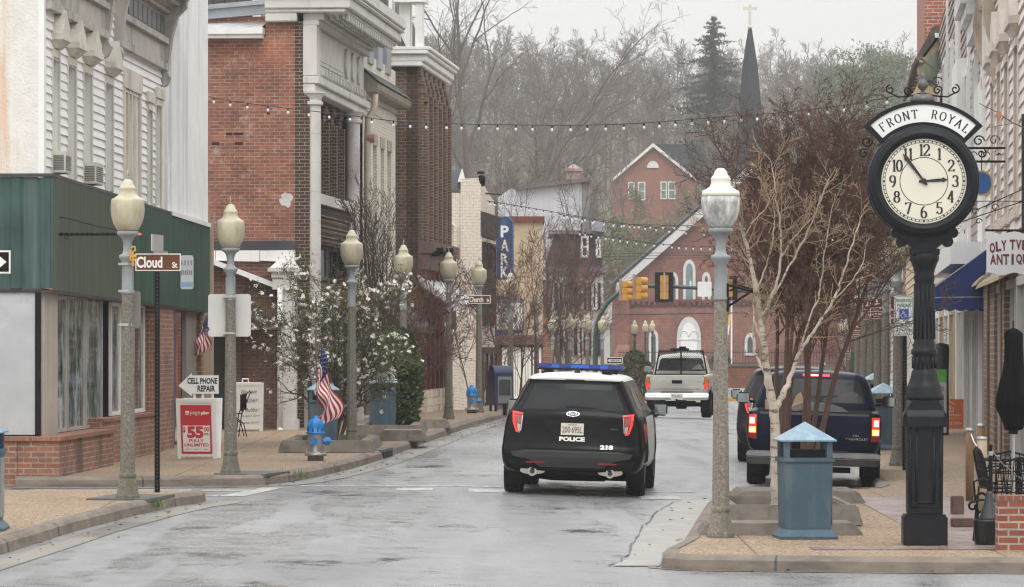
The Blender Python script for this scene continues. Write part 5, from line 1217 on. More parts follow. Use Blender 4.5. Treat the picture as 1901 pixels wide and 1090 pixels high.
lamps = [(428, 53.0, 'left street lamp with a blank white sign panel mounted behind its post'),
         (653, 66, 'left street lamp standing in front of the flowering white magnolia'),
         (749, 78, 'left street lamp partly behind the bare branches and green shrub by the ivory building'),
         (833, 85.5, 'left street lamp before the maroon shop front with a grey sign back on its post'),
         (889, 94, 'left street lamp carrying the brown Church St sign in front of the beige wall'),
         (948, 103, 'left street lamp in front of the blue theatre marquee'),
         (996, 114, 'left street lamp in front of the yellow theatre wall'),
         (1058, 139, 'far left street lamp just right of the tall bare tree trunk'),
         (1090, 143, 'far left street lamp between two others behind the police light bar'),
         (1118, 150, 'farthest right lamp of the left row beside the white porch'),
         (1026, 152, 'far left street lamp half hidden by the tall bare tree trunk'),
         (1667, 59, 'right street lamp directly behind the reserved parking sign'),
         (1644, 70.5, 'second lamp post behind the parked blue pickup, right of the brown signs'),
         (1629, 79, 'right street lamp post carrying the larger brown parking sign'),
         (1616, 88, 'right street lamp post between the two upper brown parking signs'),
         (1603, 98, 'right street lamp post half hidden behind nearer posts and crape myrtle'),
         (1591, 110, 'right street lamp post with the lower brown parking sign'),
         (1573, 150, 'far right street lamp above the dark pickup roof, right one of a pair'),
         (1564, 165, 'far right street lamp above the dark pickup roof, left one of a pair')]
for px, d, lab in lamps: dup(lampA, gp(px, d), lab)
lampB = make_lamp('street_lamp', gp(1338, 38.7), 'nearest right street lamp with white cap and frosted silver globe beside the blue bin', True)
m = MB(); m.box(.06, .085, -.04, .04, 2.38, 2.68); m.tube([(.08, 0, 2.66), (.34, 0, 2.60)], .016, 6); m.tube([(.08, 0, 2.44), (.33, 0, 2.60)], .014, 6); m.tube([(.09, 0, 2.6), (.2, 0, 2.66), (.3, 0, 2.63)], .01, 5); m.build('banner_bracket', black_m, lampB)
gl = make_lamp('street_lamp', gp(1178, 170, 0), 'slim dark green street lamp with white globe standing alone before the church', False, polegreen, polegreen)
gl.scale = (.85, .85, 1.0)
dup(gl, gp(1198, 205, 0), 'green street lamp before the church, left one of a close pair'); dup(gl, gp(1211, 212, 0), 'green street lamp before the church, right one of a close pair')
# fittings on the lamp posts
def plate(name, px, py0, py1, w_, d, m_, label, cat='sign', th=.012, rz=0, r=.04, back=None, group=None):
 S = FPX / d; c = P(px, (py0 + py1) / 2, d); h = (py1 - py0) / S; wd = w_ / S
 t = thing(name, c, label, cat, rz, group)
 r = min(r, wd * .2, h * .2); pts = []
 for cx, cy, a0 in ((wd / 2 - r, h / 2 - r, 0), (-wd / 2 + r, h / 2 - r, 90), (-wd / 2 + r, -h / 2 + r, 180), (wd / 2 - r, -h / 2 + r, 270)):
  pts += [(cx + r * math.cos(R(a0 + 30 * k)), cy + r * math.sin(R(a0 + 30 * k))) for k in range(4)]
 MB().prism(pts, 'y', 0, th).build('panel', m_, t); t['_'] = 0; del t['_']
 return t, wd, h, pts
def frame_line(t, pts, k, wd, m_, lift=-.003):
 m = MB(); n = len(pts); cx = 0
 sx = max(abs(p[0]) for p in pts); sy = max(abs(p[1]) for p in pts)
 a = [(p[0] * (sx - k) / sx, p[1] * (sy - k) / sy) for p in pts]; b = [(p[0] * (sx - k - wd) / sx, p[1] * (sy - k - wd) / sy) for p in pts]
 for i in range(n): j = (i + 1) % n; m.quad((a[i][0], lift, a[i][1]), (a[j][0], lift, a[j][1]), (b[j][0], lift, b[j][1]), (b[i][0], lift, b[i][1]))
 m.build('border', m_, t)
t, wd, h, pts = plate('blank_road_sign', 426, 546, 625, 79, 53.12, mat('sign_back_white', (.58, .57, .54), .5, var=.06, dirt=(.45, .42, .37)), 'blank pale back of a large road sign mounted on the second left lamp post')
m = MB(); m.tube([(-.33 + .04 * math.cos(a * .5) * .8, -.004, -.2 + .04 * math.sin(a * .5) * .8) for a in range(14)], .008, 4); m.box(-.35, -.31, -.004, -.001, -.28, -.27); m.build('sticker', mat('sticker_blue', (.03, .06, .25), .5), t)
m = MB()
for z in (-.26, .27): m.box(-.09, .09, -.205, .0, z - .015, z + .015)
m.build('clamp_band', steel, t)
t, wd, h, pts = plate('blank_road_sign', 252, 541, 609, 18, 44.75, mat('sign_back_grey', (.20, .19, .17), .6), 'narrow grey sign back strapped to the nearest left lamp post')
m = MB()
for z in (-.2, .21, .54): m.lathe([(.10, z), (.10, z + .03)], 12, (-.10, -.13, 0))
m.build('clamp_band', steel, t)
t, *_ = plate('blank_road_sign', 842, 577, 612, 9, 85.6, mat('sign_back_dark', (.08, .085, .075), .6), 'small dark grey sign back on the post before the maroon shop')
for px, d, sgn, lab in ((876, 93.8, -1, 'small black iron scroll bracket on the Church St lamp post'), (822, 85.3, -1, 'black iron scroll bracket on the lamp post before the maroon shop')):
 S = FPX / d; t = thing('plant_bracket', P(px, 570, d), lab, 'bracket')
 m = MB(); m.tube([(-.12, 0, .1), (.14, 0, .06)], .02, 5); m.tube([(-.1, 0, .1), (.14, 0, -.14)], .016, 5)
 for x in (-.05, .03, .1): m.tube([(x + .03 * math.cos(k), 0, .03 + .03 * math.sin(k)) for k in range(7)], .01, 4)
 m.build('scrollwork', black_m, t)
t = thing('house_number_emblem', P(247, 476, 44.5), 'small orange yellow iron emblem behind the nearest left lamp collar', 'ornament')
m = MB()
for pl in ([(-.02, .11), (.02, .12), (.03, .07), (0, .06)], [(0, .06), (.0, -.12)], [(-.03, 0), (.04, 0)], [(-.035, .08), (-.03, -.05), (.03, -.05)]): m.tube([(a, 0, b) for a, b in pl], .012, 5)
m.build('scrollwork', mat('emblem_yellow', (.62, .32, .03), .5), t)
# Cloud St post
d = 46.4; S = FPX / d; bx, _, bz = gp(292, d)
cs = thing('street_sign', (bx, d, bz), 'brown Cloud St name sign with white letters on a thin black perforated post', 'street sign')
h_ = CH + (HY - 505) / S - bz
m = MB(); m.box(-.032, .032, -.032, .032, 0, h_)
m.build('post', black_m, cs)
m = MB()
for k in range(int(h_ / .05)): m.box(-.006, .006, -.034, -.0325, .04 + k * .05, .055 + k * .05); m.box(-.034, -.0325, -.006, .006, .04 + k * .05, .055 + k * .05)
m.build('post_hole', mat('hole_grey', (.09, .09, .09), .6), cs)
z0, z1 = CH + (HY - 503) / S - bz, CH + (HY - 471) / S - bz; xa, xb = (252 - 292) / S, (336 - 292) / S
m = MB(); m.box(xa, xb, -.035, -.02, z0, z1); nb = m.build('name_blade', lett, cs)
MB().box(xa + .012, xb - .012, -.038, -.0352, z0 + .012, z1 - .012).build('brown_face', brown_s, nb)
m = MB(); text_fit(m, 'Cloud', ((278 - 292) / S, -.039, (z0 + z1) / 2 + .0), (1, 0, 0), (0, 0, 1), 48 / S, 21 / S, .03); text_fit(m, 'St', ((325 - 292) / S, -.039, (z0 + z1) / 2 - .035), (1, 0, 0), (0, 0, 1), 9.5 / S, 11 / S, .03); m.build('lettering', lett, nb)
m = MB(); m.box(-.05, .13, -.03, .03, z1 + .002, z1 + .03); m.build('bracket_cap', silver, cs)
m = MB(); m.prism([(-.3, z1 + .03), (.3, z1 + .03), (.3, z1 + .24), (-.3, z1 + .24)], 'x', -.008, .008); cb = m.build('cross_blade', mat('cross_blade', (.45, .43, .41), .4, metal=.3), cs); cb.rotation_euler.z = R(-8)
# white-blue shop sign projecting from the green band
t, wd, h, pts = plate('projecting_sign', 347, 474, 537, 24, 60.5, mat('faded_sign_white', (.62, .64, .66), .5, var=.1), 'faded pale blue and white projecting sign on the green band behind the Cloud St sign')
m = MB(); r_ = random.Random(3)
for z, k in ((.16, 4), (-.0, 6)):
 for i in range(k): x = lerp(-.085, .075, i / (k - 1)); m.box(x - .012, x + .012, -.004, -.001, z - .045, z + .045 * r_.uniform(.6, 1))
m.build('lettering', mat('faint_letter', (.28, .29, .32), .5), t); MB().box(-.1, .1, -.004, -.001, -.24, -.16).build('blue_panel', mat('faint_blue', (.30, .42, .62), .5), t); MB().box(-.105, -.095, -.004, -.001, -.15, .22).build('blue_stripe', MC['faint_blue'], t)
# one way arrow at the left edge
d = 41; S = FPX / d; ow = thing('arrow_sign', (XD(-22, d).x, d, gz(-5.9, d) + KERB), 'black arrow sign with white border cut by the left edge of the picture', 'sign')
z0, z1 = CH + (HY - 508) / S - ow.location.z, CH + (HY - 465) / S - ow.location.z
MB().box(-42 / S, 42 / S, -.03, -.01, z0, z1).build('border_panel', lett, ow); MB().box(-39 / S, 39 / S, -.034, -.0302, z0 + .02, z1 - .02).build('black_face', black_m, ow)
zm = (z0 + z1) / 2
MB().prism([(-30 / S, zm - .03), (18 / S, zm - .03), (18 / S, zm - .085), (35 / S, zm), (18 / S, zm + .085), (18 / S, zm + .03), (-30 / S, zm + .03)], 'y', -.038, -.0342).build('arrow', lett, ow)
MB().box(-.03, .03, -.008, .05, 0, z1).build('post', steel, ow)
# litter bins
def make_bin(loc, rz, label):
 t = thing('litter_bin', loc, label, 'litter bin', rz, 'blue pyramid roofed litter bins')
 m = MB(); m.frustum((-.31, .31, -.31, .31, .0), (-.31, .31, -.31, .31, .02)); m.frustum((-.31, .31, -.31, .31, .021), (-.245, .245, -.245, .245, .10)); m.build('base', bluebin, t, bevel=.004)
 m = MB(); m.frustum((-.245, .245, -.245, .245, .10), (-.258, .258, -.258, .258, .80)); m.build('body', bluebin, t, bevel=.006)
 m = MB(); m.box(-.28, .28, -.28, .28, .801, .85); m.build('rim', bluebin, t, bevel=.008)
 m = MB()
 for sx in (-1, 1):
  for sy in (-1, 1): m.box(sx * .225 - .03, sx * .225 + .03, sy * .225 - .03, sy * .225 + .03, .851, 1.02)
 m.build('corner_post', bluebin, t)
 m = MB(); m.box(-.19, .19, -.19, .19, .85, .93); m.build('liner', black_m, t)
 m = MB(); m.box(-.295, .295, -.295, .295, 1.02, 1.035); m.add([(-.295, -.295, 1.0352), (.295, -.295, 1.0352), (.295, .295, 1.0352), (-.295, .295, 1.0352), (0, 0, 1.225)], [(0, 1, 4), (1, 2, 4), (2, 3, 4), (3, 0, 4)]); m.build('lid', bluetop, t)
 m = MB(); m.box(.259, .262, -.2, .2, .14, .76); m.build('door_edge', collar, t)
 return t
bn = make_bin(gp(1494, 38.6), R(4), 'nearest blue litter bin standing at the foot of the white barked tree')
for px, d, lab in ((599, 65.5, 'blue litter bin half covered by the hanging flag and hydrant'), (710, 74, 'blue litter bin between the magnolia and the dense green shrub'), (1640, 67, 'blue litter bin behind the right lamp posts beside the dark pickup'), (-42, 38.5, 'blue litter bin cut off at the left edge of the picture'), (1627, 84, 'farther pale blue litter bin behind the lamp posts right of the pickup')):
 dup(bn, gp(px, d), lab, rz=R(6) if px > 0 else R(2))
# hydrants
def make_hydrant(loc, label):
 t = thing('fire_hydrant', loc, label, 'fire hydrant', 0, 'silver and blue fire hydrants')
 m = MB(); m.lathe([(.11, 0), (.115, .07), (.155, .075), (.155, .11), (.115, .115), (.105, .14), (.105, .38), (.115, .40)], 20); m.build('barrel', silver, t, True).data.shade_smooth()
 m = MB()
 for k in range(8): a = k * math.pi / 4; m.lathe([(.016, .108), (.016, .13)], 6, (.132 * math.cos(a), .132 * math.sin(a), 0))
 m.build('flange_bolt', silver, t)
 m = MB(); m.lathe([(.135, .40), (.135, .425), (.11, .43), (.112, .5), (.098, .57), (.07, .615), (.035, .63), (.035, .665), (.0, .67)], 20)
 for k in range(10): a = k * math.pi / 5; m.tube([(.113 * math.cos(a), .113 * math.sin(a), .44), (.112 * math.cos(a), .112 * math.sin(a), .51), (.085 * math.cos(a), .085 * math.sin(a), .595)], .012, 5)
 m.build('bonnet', hydb, t, True)
 for nm, p, q, r in (('nozzle_cap', (.1, 0, .29), (.2, 0, .29), .062), ('nozzle_cap', (-.02, -.1, .29), (-.02, -.155, .29), .055)):
  m = MB(); p, q = Vector(p), Vector(q); m.tube([p, p.lerp(q, .35), p.lerp(q, .36), q, q, q + (q - p) * .25], [r * .7, r * .7, r, r * .95, r * .4, r * .35], 12); m.build(nm, hydb, t)
 return t
hy = make_hydrant(gp(586, 58.8), 'near silver fire hydrant with bright blue bonnet below the hanging flag')
hy.scale = (1.15, 1.15, 1.08); h2 = dup(hy, gp(876, 93), 'far silver fire hydrant with blue bonnet at the foot of the Church St lamp post')
# flags
def flag(name, loc, label, hoist, fly, pole, fold, seed, rz=0, lean=0, pole_m=wood_p):
 t = thing(name, loc, label, 'flag', rz)
 m = MB(); nu, nv = 40, 26; rn = random.Random(seed)
 def pos(u, v):
  swing = .10 + .9 * u
  x = -.30 * v * (.25 + u) + .10 + fold * (u * .75 + .16 * math.sin(u * 9 + v * 2.2) * u ** .4 + .10 * math.sin(u * 17 - v * 4) * u)
  y = -.035 - .06 * math.sin(u * 8 + v * 5) * u ** .5 - .05 * math.sin(v * 9 + u * 3) * (u ** .5)
  z = -hoist * v * (1 - .25 * u) - fly * (u ** 1.12) * (.92 - .16 * v) + .02 * math.sin(u * 11 + v * 3) * u
  return (x + lean * (-z), y, z)
 ids = [[0] * (nv + 1) for _ in range(nu + 1)]
 for i in range(nu + 1):
  for j in range(nv + 1): ids[i][j] = len(m.v); m.v.append(pos(i / nu, j / nv))
 for i in range(nu):
  for j in range(nv):
   st = j * 13 // nv; mi = 0 if st % 2 == 0 else 1
   if i < nu * .4 and st < 7: mi = 2
   m.f.append((ids[i][j], ids[i + 1][j], ids[i + 1][j + 1], ids[i][j + 1])); m.m.append(mi)
 for r_ in range(7):
  for c in range(5):
   u, v = (.04 + .36 * (c + .5 * (r_ % 2)) / 5.2), (.03 + .5 * r_ / 7); p = Vector(pos(u, v)); a = Vector(pos(u + .012, v)) - p; b = Vector(pos(u, v + .03)) - p; n = a.cross(b).normalized() * .006
   for s_ in (-1, 1): m.add([p + n * s_, p + a + n * s_, p + a + b + n * s_, p + b + n * s_], [(0, 1, 2, 3)], 1)
 o = m.build('cloth', [flag_r, flag_w, flag_b], t, True)
 MB().tube(pole, .014, 6).build('staff', pole_m, t); return t
q = gp(592, 59.2); S = FPX / 59.2
z_ = CH + (HY - 643) / S
fl = flag('hanging_flag', (q[0] - .06, 59.3, z_), 'stars and stripes flag hanging limp from a wooden staff behind the near hydrant', .52, 1.22, [(0, 0, .26), (.06, 0, -z_ + q[2])], .40, 1, lean=.02)
S = FPX / 68.5; z_ = CH + (HY - 583) / S
flag('doorway_flag', (XD(374, 68.3).x, 68.3, z_), 'stars and stripes flag drooping from a staff at the end of the white shop', .42, .72, [(0, 0, .06), (-.1, .2, -.35)], .22, 5, lean=-.16)
# A-boards
def aboard(loc, label, w_, h, rz, lean=.12):
 t = thing('sandwich_board', loc, label, 'sandwich board', rz)
 for s in (-1, 1):
  m = MB(); f = w_ * .09
  m.box(-w_ / 2, -w_ / 2 + f, -.015, .015, 0, h); m.box(w_ / 2 - f, w_ / 2, -.015, .015, 0, h); m.box(-w_ / 2 + f, w_ / 2 - f, -.015, .015, h - f, h); m.box(-w_ / 2 + f, w_ / 2 - f, -.015, .015, .045, .045 + f)
  m.box(-w_ / 2 + f, w_ / 2 - f, -.004, .008, .045 + f, h - f)
  o = m.build('board', signw, t, loc=(0, s * .21, 0)); o.rotation_euler.x = math.atan2(-s * .19, h)
  if s < 0: front = o
 return t, front
d = 59.8; S = FPX / d
ab, fr = aboard(gp(370, d), 'white sandwich board with red price panel and an arrow topper reading CELL PHONE REPAIR', 73 / S, 1.0, R(-4))
w_ = 57 / S
m = MB(); m.box(-w_ / 2, w_ / 2, -.019, -.0155, .09, .90); m.build('red_panel', red_s, fr)
m = MB(); m.box(-w_ * .44, w_ * .44, -.0225, -.0195, .13, .56); m.build('white_panel', signw, fr)
def tf(mb, s_, x, z, ww, hh, b=.03, y=-.0235): text_fit(mb, s_, (x, y, z), (1, 0, 0), (0, 0, 1), ww, hh, b)
m = MB(); tf(m, '$', -.2, .49, .05, .11); tf(m, '55', -.015, .45, .27, .2, .06); tf(m, '00', .17, .50, .09, .08); tf(m, 'mo.', .17, .42, .08, .04); tf(m, 'FULLY', .0, .31, .24, .05, .03); tf(m, 'UNLIMITED', .0, .24, .4, .055, .03); tf(m, 'talk + text + data', .0, .17, .38, .022, .01)
m.build('price_lettering', red_s, fr)
m = MB(); tf(m, 'page', -.01, .76, .16, .065, .0, -.0205); tf(m, 'plus', .15, .765, .13, .07, .06, -.0205); m.box(-.17, -.11, -.0225, -.0195, .74, .755); m.box(-.17, -.11, -.0225, -.0195, .765, .80); m.build('shop_lettering', lett, fr)
m = MB(); zA = 1.0; m.prism([(-.34, 1.19), (-.12, 1.02), (-.12, 1.06), (.32, 1.06), (.32, 1.36), (-.12, 1.36), (-.12, 1.40)], 'y', -.0, .02)
ar = m.build('arrow_topper', signw, ab); ar.location.y = -.03
m = MB(); tf(m, 'CELL PHONE', .055, 1.27, .49, .10, .035, -.0025); tf(m, 'REPAIR', .12, 1.145, .29, .10, .035, -.0025); m.build('arrow_lettering', ink, ar)
m = MB(); m.box(-.1, -.06, -.01, .01, .98, 1.07); m.box(.2, .24, -.01, .01, .98, 1.07); m.box(.04, .08, -.01, .01, .98, 1.07); m.build('topper_strut', signw, ab)
d = 75.5; S = FPX / d
ab2, fr = aboard(gp(461, d), 'white sandwich board with handwritten notice beside the low brick lean-to', 52 / S, 1.02, R(8))
MB().tube([(-.12, .0, 1.0), (-.12, 0, 1.08), (-.0, 0, 1.08), (0, 0, 1.0)], .018, 5).build('handle', signw, ab2)
m = MB(); hnd = lambda s_, x, z, ww, hh: text_fit(m, s_, (x, -.0165, z), (1, .0, .04), (.15, 0, 1), ww, hh, -.008)
hnd('We have', -.02, .84, .34, .09); hnd('Leather', -.0, .66, .34, .10); hnd('& Rubber', .02, .46, .36, .085); hnd('Keeper Zone', .04, .33, .36, .06); hnd('come on in!', .02, .2, .34, .06); m.build('handwriting', ink, fr)
# black folding chair on the pavement
d = 72; S = FPX / d; q = gp(446, d, KERB); fc = thing('folding_chair', (q[0], d, q[2]), 'thin black metal folding chair seen edge on before the handwritten board', 'chair', R(12))
m = MB()
for y in (-.2, .2): m.tube([(-.06, y, 0), (.0, y, .45), (.17, y, .86), (.22, y, .88)], .011, 5); m.tube([(.1, y, 0), (.04, y, .25), (-.18, y, .44)], .011, 5)
for z in (.1, .3): m.tube([(-.045, -.2, z), (-.045, .2, z)], .008, 4)
m.build('frame', black_m, fc)
m = MB()
for k in range(5): y = -.16 + k * .08; m.box(.02, .04, y - .015, y + .015, .5, .82)
sl = m.build('backrest', black_m, fc); m = MB()
for k in range(6): m.box(-.2 + k * .04, -.175 + k * .04, -.2, .2, .44, .455)
m.build('seat', black_m, fc); MB().box(.06, .1, -.18, .18, .52, .84).build('back_slat', black_m, fc)
# planter edgings
def planter(x0, x1, y0, y1, h, label, wd=.2, rz=0, fill=True, base=None):
 X, Y = (x0 + x1) / 2, (y0 + y1) / 2; z = (gz(X, Y) + KERB - .02) if base is None else base
 t = thing('planter_edging', (X, Y, z), label, 'planter', rz, 'stone planter edgings around the street trees')
 hx, hy = (x1 - x0) / 2, (y1 - y0) / 2
 for nm, a, b in (('edge_stone', (-hx, hx, -hy, -hy + wd), (-hx + .06, hx - .06, -hy + .07, -hy + wd * .9)), ('edge_stone', (-hx, hx, hy - wd, hy), (-hx + .06, hx - .06, hy - wd * .9, hy - .07))):
  MB().frustum((*a, 0), (*b, h)).build(nm, stone, t, bevel=.02)
 for s in (-1, 1):
  a = (-hx, -hx + wd, -hy + wd * .7, hy - wd * .7) if s < 0 else (hx - wd, hx, -hy + wd * .7, hy - wd * .7); b = (-hx + .07, -hx + wd * .9, a[2], a[3]) if s < 0 else (hx - wd * .9, hx - .07, a[2], a[3])
  MB().frustum((*a, 0), (*b, h - .004)).build('edge_stone', stone, t, bevel=.02)
 if fill: MB().box(-hx + wd * .8, hx - wd * .8, -hy + wd * .8, hy - wd * .8, 0, h * .5).build('mulch', soil, t)
 return t
def slab(x0, x1, y0, y1, h, label):
 X, Y = (x0 + x1) / 2, (y0 + y1) / 2; t = thing('stone_slab', (X, Y, gz(X, Y) + KERB - .02), label, 'stone slab')
 hx, hy = (x1 - x0) / 2, (y1 - y0) / 2; MB().frustum((-hx, hx, -hy, hy, 0), (-hx + .1, hx - .1, -hy + .08, hy - .04, h)).build('stone', stone, t, bevel=.02)
slab(1.98, 3.76, 39.0, 39.9, .14, 'low stone slab across the planter in front of the white barked tree behind the bin')
planter(2.35, 3.9, 40.6, 43.4, .24, 'stone planter edging with mulch around the white barked tree', .2)
slab(2.75, 4.4, 45.4, 47.0, .16, 'low stone slab behind the planter next to the pickup rear wheel')
planter(-4.0, -2.35, 62.5, 66.8, .22, 'left stone planter edging around the magnolia and its lamp', .3)
planter(-3.15, -1.75, 71.5, 76.5, .24, 'left stone planter edging at the foot of the dense green shrub', .3)
slab(-2.55, -1.6, 69.0, 70.4, .22, 'rounded stone kerb block between the two left planters')
slab(-2.2, -1.3, 77.6, 79.0, .2, 'rounded stone block beyond the dense green shrub')
# ------------------------------------------------------------------ the clock
d = 37.5; S = FPX / d; X0 = (1716 - CX) / S; zg = gz(X0, d) + KERB
ck = thing('street_clock', (X0, d, zg), 'black cast iron four metre street clock with cream dial and FRONT ROYAL arch sign', 'clock', R(-3))
def kz(py): return CH + (HY - py) / S - zg
m = MB(); m.box(-.224, .224, -.224, .224, 0, kz(958)); m.box(-.21, .21, -.21, .21, kz(958) + .001, kz(954)); m.build('plinth', black_i, ck, bevel=.006)
m = MB(); a = .178; m.frustum((-a, a, -a, a, kz(953)), (-.184, .184, -.184, .184, kz(790)))
# gabled shoulders
for ax in (0, 1):
 pr = [(-.225, kz(792)), (.225, kz(792)), (.225, kz(772)), (.13, kz(742)), (-.13, kz(742)), (-.225, kz(772))]
 m.prism(pr, 'y' if ax == 0 else 'x', -.19 - .0 * ax, .19)
m.build('pedestal', black_i, ck, bevel=.006)
for sgn in (-1,):
 pts = [(-.088, kz(932)), (.088, kz(932)), (.088, kz(800))] + [(.088 * math.cos(R(q)), kz(800) + .10 * math.sin(R(q))) for q in range(20, 180, 20)] + [(-.088, kz(800))]
 m = MB(); n = len(pts)
 for i in range(n): p, q = pts[i], pts[(i + 1) % n]; m.tube([(p[0], -.186, p[1]), (q[0], -.186, q[1])], .014, 6)
 m.build('panel_moulding', black_i, ck, True)
m = MB(); pts2 = [(p[0] * 1.75, kz(866) + (p[1] - kz(866)) * 1.12) for p in pts]
for i in range(len(pts2)): p, q = pts2[i], pts2[(i + 1) % len(pts2)]; m.tube([(clamp(p[0], -.15, .15), -.185, p[1]), (clamp(q[0], -.15, .15), -.185, q[1])], .008, 5)
m.build('outer_moulding', black_i, ck, True)
m = MB(); m.lathe([(.2, kz(742)), (.2, kz(735)), (.18, kz(728)), (.185, kz(720)), (.165, kz(714)), (.14, kz(700)), (.13, kz(690)), (.115, kz(686)), (.118, kz(660)), (.135, kz(657)), (.135, kz(650)), (.115, kz(646)), (.12, kz(640)), (.104, kz(634)), (.098, kz(525)), (.104, kz(520)), (.11, kz(514)), (.10, kz(509)), (.11, kz(500)), (.135, kz(488)), (.15, kz(483)), (.15, kz(474)), (.13, kz(468))], 28)
m.build('column', black_i, ck, True)
m = MB()
for k in range(14):
 q = 2 * math.pi * k / 14; m.tube([(.103 * math.cos(q), .103 * math.sin(q), kz(630)), (.097 * math.cos(q), .097 * math.sin(q), kz(527))], .0115, 6); m.tube([(.118 * math.cos(q), .118 * math.sin(q), kz(684)), (.118 * math.cos(q), .118 * math.sin(q), kz(662))], .012, 6)
m.build('flute', black_i, ck, True)
zc = kz(338); Ro = 103 / S; xo = (1713 - 1716) / S
m = MB(); m.box(-.15, .15, -.12, .12, kz(474), kz(462)); m.prism([(-.12, kz(462)), (.12, kz(462)), (.18, kz(452)), (.27, kz(440)), (.31, kz(425)), (.33, kz(400)), (-.33, kz(400)), (-.31, kz(425)), (-.27, kz(440)), (-.18, kz(452))], 'y', -.12, .12)
for s in (-1, 1):
 m.lathe([(.0, 0)], 3) if False else None
 for (cx_, pz, r) in ((.235, 449, .055), (.292, 433, .05)):
  pts = [(s * cx_ + r * math.cos(q * math.pi / 8), kz(pz) + r * math.sin(q * math.pi / 8)) for q in range(16)]
  m.prism(pts, 'y', -.10, .10)
m.build('yoke', black_i, ck, bevel=.008)
def disc(m, r, y, n=64, c=(0, 0)):
 m.add([(c[0] + r * math.cos(2 * math.pi * i / n), y, c[1] + r * math.sin(2 * math.pi * i / n)) for i in range(n)], [tuple(range(n))])
def revolve_y(m, prof, n=64, c=(0, 0)):
 "prof [(r, y)]"
 o = len(m.v)
 for r, y in prof:
  for k in range(n): q = 2 * math.pi * k / n; m.v.append((c[0] + r * math.cos(q), y, c[1] + r * math.sin(q)))
 for i in range(len(prof) - 1):
  for k in range(n): k2 = (k + 1) % n; m.f.append((o + i * n + k, o + i * n + k2, o + (i + 1) * n + k2, o + (i + 1) * n + k)); m.m.append(0)
Rd = 79 / S
m = MB(); revolve_y(m, [(Rd - .01, .2), (Rd + .02, .24), (Ro * .93, .25), (Ro * .95, .22), (Ro, .19), (Ro, .08), (Ro * .96, .06), (Ro * .96, -.06), (Ro, -.08), (Ro, -.17), (Ro * .985, -.19), (Ro * .955, -.195), (Ro * .95, -.22), (Ro * .92, -.235), (Ro * .89, -.235), (Ro * .875, -.25), (Ro * .84, -.25), (Ro * .81, -.235), (Rd, -.22), (Rd - .005, -.195)], 80, (xo, zc))
m.build('case', black_i, ck, True)
m = MB(); disc(m, Rd + .004, -.2, 80, (xo, zc)); m.build('dial', dial, ck); m = MB(); disc(m, Rd + .004, .21, 80, (xo, zc)); m.build('rear_dial', dial, ck)
gl_ = bpy.data.objects[ck.name]
m = MB()
k_ = 0
def ringline(r, w_, n=96):
 for i in range(n):
  a0, a1 = 2 * math.pi * i / n, 2 * math.pi * (i + 1) / n
  m.quad(*[(xo + rr * math.cos(q), -.2025, zc + rr * math.sin(q)) for rr, q in ((r - w_, a0), (r + w_, a0), (r + w_, a1), (r - w_, a1))])
ringline(44 / S, .0035); ringline(71.5 / S, .0022); ringline(75.5 / S, .0022)
for i in range(60):
 q = 2 * math.pi * i / 60; w_ = .009 if i % 5 == 0 else .0045; c, s = math.cos(q), math.sin(q)
 m.quad(*[(xo + r * c - o_ * s, -.2028, zc + r * s + o_ * c) for r, o_ in ((71.5 / S, -w_), (75.5 / S, -w_), (75.5 / S, w_), (71.5 / S, w_))])
m.build('minute_track', ink, ck)
Rn = 57.5 / S; hh = 21 / S
for i in range(1, 13):
 m = MB(); q = R(90 - 30 * i); cx_, cz_ = xo + Rn * math.cos(q), zc + Rn * math.sin(q); s_ = str(i)
 for j, chh in enumerate(s_):
  ox = (j - (len(s_) - 1) / 2) * (hh * .44 if s_[0] == '1' else .5 * hh)
  nib(m, GLY[chh], (cx_ + ox, -.203 - j * .0004, cz_), (1, 0, 0), (0, 0, 1), hh, .17, .06, .86)
 m.build('numeral', ink, ck)
def hand(x, y, wid, nm, yy):
 v = Vector((x, y)); L_ = v.length; u = v.normalized(); nn = Vector((-u.y, u.x))
 prof = [(-.05, wid * .5), (-.0, wid * .7), (L_ * .12, wid * .45), (L_ * .6, wid * .75), (L_ * .72, wid * .6), (L_ * .78, wid * .9), (L_ * .83, wid * 1.1), (L_ * .9, wid * .45), (L_, .002)]
 p1 = [u * a + nn * b for a, b in prof]; p2 = [u * a - nn * b for a, b in prof][::-1]
 MB().prism([(xo + p.x, zc + p.y) for p in p1 + p2], 'y', yy - .004, yy).build(nm, ink, ck)
hand(44 / S, 3 / S, .022, 'hour_hand', -.208); hand(-39 / S, 51 / S, .022, 'minute_hand', -.215)
m = MB(); revolve_y(m, [(.028, -.205), (.028, -.222), (.0001, -.224)], 20, (xo, zc)); m.build('hub', ink, ck)
# arch sign
def sector(m, r0, r1, a0, a1, y0, y1, n=28):
 for i in range(n):
  q0, q1 = R(lerp(a0, a1, i / n)), R(lerp(a0, a1, (i + 1) / n))
  pts = [(xo + r * math.cos(q), zc + r * math.sin(q)) for r, q in ((r0, q0), (r1, q0), (r1, q1), (r0, q1))]
  for yy in (y0, y1): m.quad(*[(p[0], yy, p[1]) for p in pts])
  m.quad((*pts[1][:1], y0, pts[1][1]), (pts[1][0], y1, pts[1][1]), (pts[2][0], y1, pts[2][1]), (pts[2][0], y0, pts[2][1])); m.quad((pts[0][0], y0, pts[0][1]), (pts[0][0], y1, pts[0][1]), (pts[3][0], y1, pts[3][1]), (pts[3][0], y0, pts[3][1]))
  if i in (0, n - 1):
   a, b = (0, 1) if i == 0 else (3, 2); m.quad((pts[a][0], y0, pts[a][1]), (pts[a][0], y1, pts[a][1]), (pts[b][0], y1, pts[b][1]), (pts[b][0], y0, pts[b][1]))
